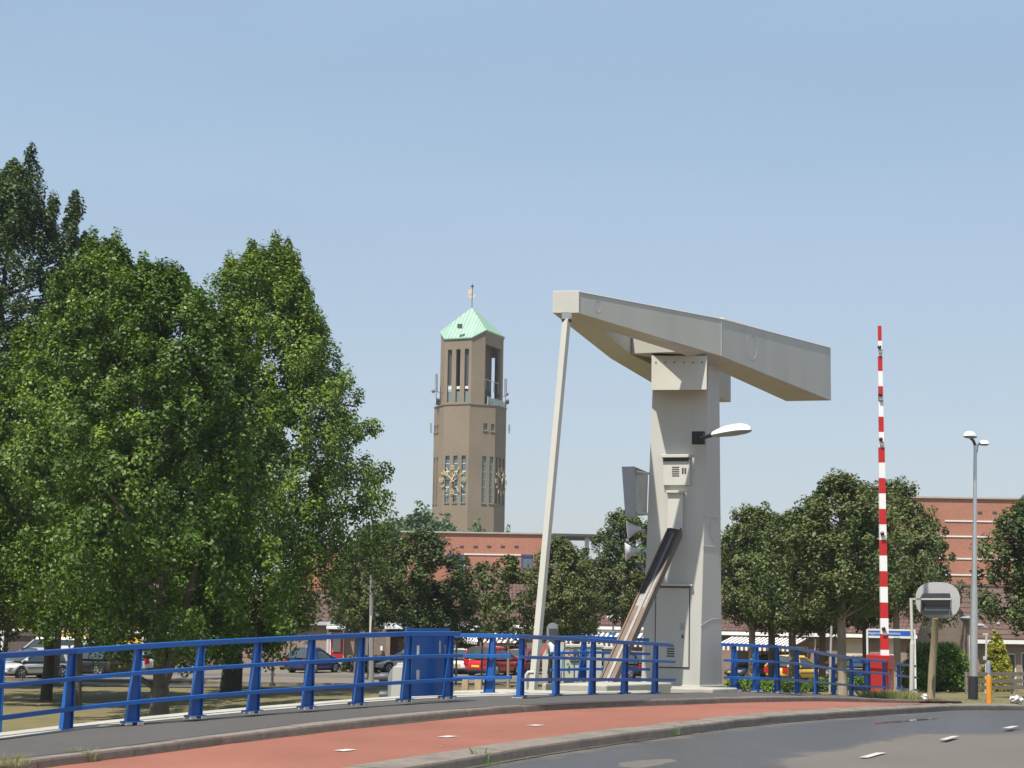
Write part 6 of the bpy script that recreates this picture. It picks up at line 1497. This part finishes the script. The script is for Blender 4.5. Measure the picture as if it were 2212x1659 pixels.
for (k, px, d, ty, sx_, lab, rz) in LST:
    pr_, H0 = protos[k]; o = pr_ if k not in used else copy_tree(pr_); used.add(k)
    p = on(px, d, 1470); sz = (at(px, ty, d).z - p.z) / H0
    place(o, p, lab, group=ST, rz=rz, sc=sz ** .35 * sx_, scz=sz)
# far trees
FT = 'distant trees around the clock tower'
pf = build_tree('distant_tree', 10, 4.6, 2.0, prof_wide, 150, 60, .42, G_FAR, BARKD, 31, r0=.25, clr=1.0, limbs=10); first = True
for (px, d, ty, s_, lab) in ((905, 205, 1086, 1.35, 'round blue green distant tree left of the clock tower'), (960, 215, 1112, .9, 'lower distant tree touching the clock tower on the left'), (1028, 225, 1122, .75, 'distant tree top in front of the foot of the clock tower'), (1096, 225, 1137, .5, 'distant tree top just right of the clock tower'),
        (845, 200, 1108, 1.1, 'distant tree behind the slim lamp'), (1180, 230, 1146, .6, 'low distant tree tops behind the white rod'), (1660, 200, 1088, 1.0, 'distant tree behind the street trees right of the tower'), (1400, 200, 1150, .9, 'distant tree just left of the cream tower'), (1900, 190, 1045, 1.1, 'distant tree behind the striped boom')):
    o = pf if first else copy_tree(pf); first = False; p = V((ray(px, 1300).x * d, d, 0)); H = at(px, ty, d).z; place(o, p, lab, group=FT, rz=px, sc=s_, scz=H / 10)
# hedges and shrubs
def bush(name, p0, p1, w, h, m, n, per, leaf, label, seed, cat='hedge', clr=.3, dome=True, group=None, kind=None):
    rnd = random.Random(seed); cen = []; rad = []
    for i in range(n):
        q = rnd.random(); c = p0.lerp(p1, q); zz = h * (1 - rnd.random() ** 1.6); e = 1 - (abs(q - .5) * 2) ** 6 * .5 if dome else 1; y = rnd.uniform(-.5, .5) * w * (1 - .4 * (zz / h) ** 3)
        cen.append((c.x, c.y + y, c.z + zz * e * .93)); rad.append((clr, clr, clr))
    me = leaf_mesh(name, cen, rad, per, leaf, m, seed, up=.7); o = bpy.data.objects.new(name, me); COL.objects.link(o)
    c = (p0 + p1) / 2; me.transform(Matrix.Translation(-c)); o.location = c; tag(o, label, cat, group, kind); return o
a_ = on(1962, 80, 1470); b_ = on(2082, 80, 1470)
bush('hedge', a_, b_, 2.4, (1477 - 1378) * 80 / F, G_HEDGE, 330, 70, .13, 'clipped bright green hedge behind the leaning timber post', 41, clr=.33)
c = on(2154, 81, 1470); H = at(2156, 1350, 81).z - c.z; rnd = random.Random(42); cen = []; rad = []
for i in range(330):
    h = 1 - math.sqrt(rnd.random()); th = rnd.uniform(0, 6.28); r_ = .86 * (1 - h) ** .85 * math.sqrt(rnd.uniform(.4, 1)) + .02; cen.append((r_ * math.cos(th), r_ * math.sin(th), .1 + h * (H - .25))); s_ = .17 * (1 - h * .6); rad.append((s_, s_, s_ * 1.3))
root = bpy.data.objects.new('golden_conifer', None); COL.objects.link(root); root.location = c; tag(root, 'small cone shaped golden conifer behind the timber fence', 'tree')
me = leaf_mesh('crown', cen, rad, 55, .11, G_GOLD, 42, up=.3); o = bpy.data.objects.new('crown', me); COL.objects.link(o); o.parent = root
mb = MB(); mb.tube([V((0, 0, -.1)), V((0, 0, H * .8))], [.06, .02], 6); mb.build('trunk', BARKD, root, local=True)
rnd = random.Random(8)
for k, (x0, x1, d, hh, lab) in enumerate(((1572, 1660, 76, .55, 'low green box hedge right of the cream tower'), (1664, 1742, 76, .55, 'low green box hedge below the yellow car'), (1744, 1800, 78, .5, 'low dark green hedge left of the pale near trunk'), (1826, 1880, 80, .6, 'low hedge right of the pale near trunk'))):
    bush('low_hedge', on(x0, d, 1480), on(x1, d, 1480), 1.3, hh, G_HEDGE, 60, 60, .10, lab, 50 + k, clr=.2, group='low hedges by the car park')
bush('planting', on(738, 103, 1440), on(842, 103, 1440), 1.2, .9, G_LOW, 110, 50, .14, 'ragged low planting in front of the brick porch wing', 61, cat='plants', clr=.24)
bush('planting', on(950, 104, 1400), on(1026, 105, 1400), 1.0, 2.1, G_DARK, 90, 50, .16, 'dark potted greenery under the white canvas awning', 62, cat='plants', clr=.3)
bush('shrub', on(1766, 97, 1440), on(1784, 97, 1440), .8, 1.9, leafmat('red_shrub_leaves', (.07, .03, .025), (.12, .05, .04), (.18, .10, .05)), 40, 45, .13, 'dark red shrub against the brick wall right of the yellow car', 63, cat='shrub', clr=.25)
# grass tufts and weeds
TUFT = mat('tuft_grass', (.24, .25, .09), .8, 0, .25, 8); TUFTG = mat('weed_green', (.13, .22, .045), .7, 0, .2, 8)
def tuft(p, r, h, n, m, label, seed, name='grass_tuft', cat='grass tuft'):
    rnd = random.Random(seed); mb = MB()
    for i in range(n):
        a = rnd.uniform(0, 6.28); q = math.sqrt(rnd.random()) * r; b = p + V((q * math.cos(a), q * math.sin(a) * .6, -.01)); hh = h * rnd.uniform(.45, 1.1); dx = V((math.cos(a), math.sin(a), 0)) * hh * rnd.uniform(.1, .75); wv = V((rnd.uniform(-1, 1), rnd.uniform(-1, 1), 0)).normalized() * h * .016
        mb.add([b - wv, b + wv, b + dx * .35 + UP * hh * .65 + wv * .6, b + dx + UP * hh * .9, b + dx * .35 + UP * hh * .65 - wv * .6], [(0, 1, 2, 3, 4)])
    o = mb.build(name, m); return tag(o, label, cat)
k1 = lambda x, y: surf(x, y, -.02)
tuft(surf(182, 1641, -.1), .17, .17, 240, TUFT, 'dry grass tuft at the kerb in the lower left corner of the path', 1)
tuft(surf(15, 1652, -.02), .25, .16, 200, TUFT, 'dry grass tuft at the far lower left corner', 2)
tuft(surf(1040, 1651, -.25), .09, .24, 60, TUFTG, 'spindly weed growing from the road gutter', 3, 'weed', 'weed')
tuft(surf(1055, 1653, -.25), .16, .09, 110, TUFTG, 'leafy base of weeds beside the spindly gutter weed', 4, 'weed', 'weed')
tuft(surf(1443, 1586, -.25), .17, .16, 150, TUFTG, 'bright green weed in a gap of the road kerb', 5, 'weed', 'weed')
tuft(surf(1250, 1530, -.13), .30, .07, 120, TUFTG, 'thin line of grass along the cycle path kerb', 6)
tuft(at(1922, 1513, 50.2), .85, .36, 1500, TUFT, 'dry grass clump at the foot of the red cabinet', 7)
tuft(gp(2088, 1514), .55, .16, 200, TUFTG, 'green grass round the foot of the tall lamp', 8); tuft(gp(2140, 1517), .4, .14, 150, TUFTG, 'green grass round the orange post at the right kerb', 9)
tuft(at(1998, 1519, 50), .5, .12, 160, TUFTG, 'low grass at the point where the kerbs meet', 10); tuft(at(2204, 1531, 50), .6, .10, 160, TUFTG, 'weeds in the gutter at the far right', 11, 'weed', 'weed')
# ------------------------------------------------------------------ cars
TYRE = mat('tyre', (.018, .018, .019), .8); RIM = mat('alloy', (.50, .51, .53), .35, .6); DK2 = mat('black_trim', (.02, .02, .022), .5)
CG = glassmat('car_glass', (.045, .06, .06), .05); HEADL = mat('headlight_lens', (.62, .64, .66), .12, .2); TAILL = mat('taillight_lens', (.42, .012, .015), .2)
def paint(name, c, metal=.0): 
    m = mat(name, c, .28, metal, .02, 1); m.node_tree.nodes['Principled BSDF'].inputs['Coat Weight'].default_value = .6; m.node_tree.nodes['Principled BSDF'].inputs['Coat Roughness'].default_value = .06; return m
def make_car(name, label, pm, L=4.2, W=1.72, H=1.46, hood=1.0, kind='hatch', group='cars parked behind the bridge', five=True, roofc=None):
    root = bpy.data.objects.new(name, None); COL.objects.link(root); tag(root, label, 'van' if kind == 'van' else 'car', group)
    hl = L / 2; belt = H * .60; wr = .31 if H < 1.6 else .36; zb = .22; wx = hl - .80
    # lower body: stations along x (front is +x)
    hz = belt - (.10 if kind != 'van' else .02)
    st = [(-hl, .42, belt - .22, .78), (-hl + .06, .30, belt - .06, .90), (-hl + .35, zb, belt, .98), (-wx, zb, belt, 1.0), (0, zb, belt - .01, 1.0), (hl - hood - .1, zb, belt - .02, 1.0), (wx, zb, hz, .99), (hl - .35, zb, hz - .10, .95), (hl - .08, .28, hz - .26, .84), (hl, .38, hz - .36, .70)]
    vs = []; fs = []; nn = 10
    for (x, z0, z1, wq) in st:
        w = W / 2 * wq; zz = z1 - z0
        half = [(w * .86, z0), (w * .98, z0 + zz * .16), (w, z0 + zz * .42), (w * .985, z0 + zz * .72), (w * .90, z1 - .02 * zz)]
        for y, z in half + [(-y, z) for y, z in half[::-1]]: vs.append((x, y, z))
    for i in range(len(st) - 1):
        for k in range(nn): fs.append((i * nn + k, i * nn + (k + 1) % nn, (i + 1) * nn + (k + 1) % nn, (i + 1) * nn + k))
    fs.append(tuple(range(nn))[::-1]); e = len(vs); fs.append(tuple(range(e - nn, e)))
    mb = MB(); mb.add(vs, fs); bo = mb.build('body', [pm, DK2], root, smooth=True, local=True, bevel=0)
    sb = bo.modifiers.new('sub', 'SUBSURF'); sb.levels = 1; sb.render_levels = 2
    # glasshouse
    if kind == 'van': g = [(-hl + .05, .93, .90), (-hl + .12, H, .82), (hl - hood - .75, H, .80), (hl - hood + .05, belt - .04, .93)]
    elif kind == 'suv': g = [(-hl + .12, belt - .02, .92), (-hl + .55, H - .04, .74), (hl - hood - 1.0, H, .76), (hl - hood + .05, belt - .04, .92)]
    elif kind == 'estate': g = [(-hl + .08, belt - .02, .92), (-hl + .30, H - .03, .76), (hl - hood - .95, H, .76), (hl - hood + .1, belt - .04, .92)]
    else: g = [(-hl + .12, belt - .02, .92), (-hl + .62, H - .06, .74), (hl - hood - .95, H, .75), (hl - hood + .12, belt - .04, .92)]
    (x0, zA, wA), (x1, z1_, w1), (x2, z2, w2), (x3, zD, wD) = g
    zA = belt - .05; h = W / 2
    mid = (x1 + x2) / 2
    lo = [(x0, h * wA), (x1, h * .95), (mid, h * .96), (x2, h * .96), (x3, h * wD)]
    def sec(x, wl, zt_, wt_): return [(x, wl, belt - .05), (x, wt_ * 1.02, zt_ - .10), (x, wt_ * .92, zt_ - .01), (x, 0, zt_ + .02), (x, -wt_ * .92, zt_ - .01), (x, -wt_ * 1.02, zt_ - .10), (x, -wl, belt - .05)]
    S_ = [[(x0, y, z) for y, z in ((h * wA, belt - .05), (h * wA * .98, belt), (h * .8, belt + .01), (0, belt + .02), (-h * .8, belt + .01), (-h * wA * .98, belt), (-h * wA, belt - .05))],
          sec(x1, h * .96, z1_, h * w1), sec(mid, h * .97, H, h * (w1 + .02)), sec(x2, h * .97, z2, h * w2),
          [(x3, y, z) for y, z in ((h * wD, belt - .05), (h * wD * .98, belt - .03), (h * .8, belt - .02), (0, belt - .01), (-h * .8, belt - .02), (-h * wD * .98, belt - .03), (-h * wD, belt - .05))]]
    vs = [q for s_ in S_ for q in s_]; fs = []
    for i in range(4):
        for k in range(6): fs.append((i * 7 + k, i * 7 + k + 1, i * 7 + 8 + k, i * 7 + 7 + k))
    mb = MB(); mb.add(vs, fs); mb.build('windows', CG, root, smooth=True, local=True)
    # roof and pillars in body colour
    up_ = .015; rm = roofc or pm
    vs = []
    for i in (1, 2, 3):
        for (x, y, z) in S_[i][1:6]: vs.append((x, y * 1.015, z + up_ if abs(y) < h * w1 * 1.01 else z + .0))
    fs = [(i * 5 + k, i * 5 + k + 1, i * 5 + 6 + k, i * 5 + 5 + k) for i in range(2) for k in range(4)]
    mb = MB(); mb.add(vs, fs)
    for sgn in (1, -1):
        def pt(s_, k): x, y, z = S_[s_][k if sgn > 0 else 6 - k]; return V((x, y * 1.012, z))
        mb.bar(pt(4, 0), pt(3, 1), .05, .06); mb.bar(pt(3, 1), pt(2, 1), .04, .05); mb.bar(pt(2, 1), pt(1, 1), .04, .05)
        mb.bar(pt(1, 1), pt(0, 0), .07, .13 if kind != 'van' else .3)
        b = V((mid - .05, sgn * h * .975, belt - .05)); mb.bar(b, pt(2, 1) + V((-.02, 0, 0)), .04, .07)
        if kind in ('van',):
            a = V((x0 + .05, sgn * h * .965, belt - .05)); mb.hexa([V((x0 + .03, sgn * h * .955, belt - .06)), V((mid, sgn * h * .975, belt - .06)), V((mid, sgn * h * .80, H - .08)), V((x1, sgn * h * .80, H - .08))], [V((x0 + .03, sgn * h * .99, belt - .06)), V((mid, sgn * h * 1.0, belt - .06)), V((mid, sgn * h * .83, H - .08)), V((x1, sgn * h * .83, H - .08))])
        elif kind != 'x':
            q = V((x1 - .1, sgn * h * .965, belt - .05)); mb.bar(q, pt(1, 1) + V((.02, 0, 0)), .04, .16)
    mb.build('roof_and_pillars', rm, root, smooth=True, local=True)
    # wheels
    for sx in (1, -1):
        for sy in (1, -1):
            c = V((sx * wx, sy * (W / 2 - .09), wr))
            mb = MB(); mb.lathe(c - V((0, .10, 0)), [(wr * .62, 0), (wr * .93, .0), (wr, .03), (wr, .17), (wr * .93, .20), (wr * .62, .20)], 20, axis='Y'); wh = mb.build('wheel', TYRE, root, smooth=True, local=True)
            mb = MB(); yo = .101 if sy > 0 else -.101; mb.lathe(c + V((0, yo - (.02 if sy > 0 else 0), 0)), [(wr * .64, 0), (wr * .64, .02), (wr * .55, .02), (wr * .55, .0)], 18, axis='Y')
            for k in range(5 if five else 6):
                a = 2 * math.pi * k / (5 if five else 6); mb.bar(c + V((0, yo, 0)), c + V((wr * .6 * math.cos(a), yo, wr * .6 * math.sin(a))), .025, .075, up=(0, 1, 0))
            mb.lathe(c + V((0, yo - .01, 0)), [(wr * .16, 0), (wr * .16, .02)], 10, axis='Y'); mb.build('rim', RIM, wh, local=True)
            mb = MB(); pts = [V((c.x + wr * 1.18 * math.cos(t_), sy * (W / 2 - .012), c.z + wr * 1.18 * math.sin(t_))) for t_ in np.linspace(-.15, math.pi + .15, 14)]
            inner = V((c.x, sy * (W / 2 - .012), c.z)); mb.add([inner + V((0, 0, -.06))] + pts, [(0, i + 1, i + 2) for i in range(13)]); mb.add([p + V((0, sy * -.05, 0)) for p in [inner] + pts], [(0, i + 1, i + 2) for i in range(13)]); mb.build('wheel_arch', DK2, root, local=True)
    for sy in (1, -1):
        mb = MB(); mb.box((-hl + .045, sy * (W / 2 - .20), belt - .20), (.12, .30, .30)) if kind != 'van' else mb.box((-hl + .04, sy * (W / 2 - .12), belt - .1), (.1, .16, .5)); mb.build('taillight', TAILL, root, bevel=.03, local=True)
        mb = MB(); mb.box((hl - .22, sy * (W / 2 - .25), hz - .26), (.34, .34, .15)); mb.build('headlight', HEADL, root, bevel=.04, local=True)
        mb = MB(); mb.ball((hl - hood - .05, sy * (W / 2 + .09), belt + .05), .11, 8, sc=(.7, 1.0, .75)); mb.build('mirror', pm, root, smooth=True, local=True)
        mb = MB(); mb.box((.0, sy * (W / 2 - .0), belt * .62), (L * .42, .025, .045)); mb.build('side_moulding', DK2, root, local=True)
    mb = MB(); mb.box((-hl - .005, 0, .58), (.03, .52, .115)); mb.build('number_plate', PLATE, root, local=True)
    mb = MB(); mb.box((hl + .0, 0, .46), (.03, .52, .115)); mb.build('number_plate', PLATE, root, local=True)
    mb = MB(); mb.box((hl - .04, 0, hz - .33), (.10, W * .42, .13)); mb.build('grille', DK2, root, bevel=.02, local=True)
    mb = MB(); mb.box((hl - .05, 0, .33), (.12, W * .66, .09)); mb.build('front_intake', DK2, root, bevel=.02, local=True)
    mb = MB(); mb.box((-hl + .06, 0, .33), (.16, W * .80, .12)); mb.build('rear_bumper', DK2, root, bevel=.03, local=True)
    mb = MB(); mb.box((0, 0, .25), (L * .88, W * .80, .16)); mb.build('underbody', DK2, root, local=True)
    return root
def park(c, px, d, heading, z=None):
    p = V((ray(px, 1450).x * d, d, .0)); p.z = gd(p.x, p.y) if z is None else z; c.location = p; c.rotation_euler = (0, 0, R(heading)); return c
SIL = paint('silver_paint', (.62, .62, .61), .15)
park(make_car('parked_car', 'silver hatchback seen from its front corner at the far left, behind a dark trunk', SIL, 4.15, 1.70, 1.47, hood=.95), 66, 86.5, 236)
park(make_car('parked_van', 'white panel van behind the silver hatchback at the far left', paint('van_white', (.66, .67, .69)), 4.3, 1.75, 1.92, hood=.75, kind='van'), 105, 93, 182)
park(make_car('parked_car', 'dark estate car with a bright alloy wheel, seen from its rear corner', paint('black_paint', (.022, .021, .024)), 4.5, 1.82, 1.62, kind='suv'), 190, 90, 152)
park(make_car('parked_car', 'silver hatchback with high red tail lights right of the dark estate car', paint('light_silver_paint', (.56, .57, .60), .3), 3.8, 1.70, 1.60, kind='suv'), 277, 94, 150)
park(make_car('parked_car', 'dark blue hatchback seen from behind at the left of the car park', paint('blue_car_paint', (.02, .045, .22)), 3.6, 1.68, 1.44), 677, 100.5, 60)
park(make_car('parked_car', 'silver grey car half hidden behind the solid blue panel', paint('grey_silver_paint', (.50, .50, .49), .3), 4.3, 1.75, 1.46, kind='estate'), 884, 103, 195)
park(make_car('parked_car', 'small white hatchback seen straight from behind, left of the red car', paint('white_car_paint', (.80, .80, .80)), 3.7, 1.70, 1.46), 998, 103, 80)
park(make_car('parked_car', 'bright red high roofed car seen from behind', paint('red_car_paint', (.50, .015, .025)), 3.9, 1.76, 1.66, kind='estate'), 1068, 100.5, 57)
park(make_car('parked_car', 'dark red car right of the bright red car, behind the young tree', paint('maroon_paint', (.20, .015, .02)), 4.2, 1.74, 1.48), 1138, 104, 66)
park(make_car('parked_car', 'black car behind the rack beam and tower', paint('dark_car_paint', (.018, .019, .021)), 4.2, 1.75, 1.50), 1362, 99, 120)
park(make_car('parked_car', 'small yellow hatchback between the street trees', paint('yellow_car_paint', (.78, .50, .09)), 3.7, 1.66, 1.44), 1722, 94.5, 42)
park(make_car('parked_car', 'dark car seen through the blue gate hoops left of the red cabinet', paint('green_black_paint', (.03, .035, .035)), 4.0, 1.7, 1.45), 1846, 97, 170)
park(make_car('parked_car', 'dark blue grey car behind the tower railing, left of the yellow car', paint('slate_blue_paint', (.035, .06, .12)), 3.9, 1.68, 1.40), 1640, 99, 203)
# ------------------------------------------------------------------ summer haze
hm = bpy.data.materials.new('haze'); hm.use_nodes = True; n = hm.node_tree; n.nodes.clear(); ou = n.nodes.new('ShaderNodeOutputMaterial'); pv = n.nodes.new('ShaderNodeVolumePrincipled')
pv.inputs['Color'].default_value = (.86, .91, .97, 1); pv.inputs['Density'].default_value = .00022; pv.inputs['Anisotropy'].default_value = .2; n.links.new(pv.outputs[0], ou.inputs['Volume'])
mb = MB(); mb.box((0, 150, 31), (700, 460, 64)); o = mb.build('haze', hm); tag(o, 'faint summer haze in the air between the bridge and the clock tower', 'haze', kind='stuff')
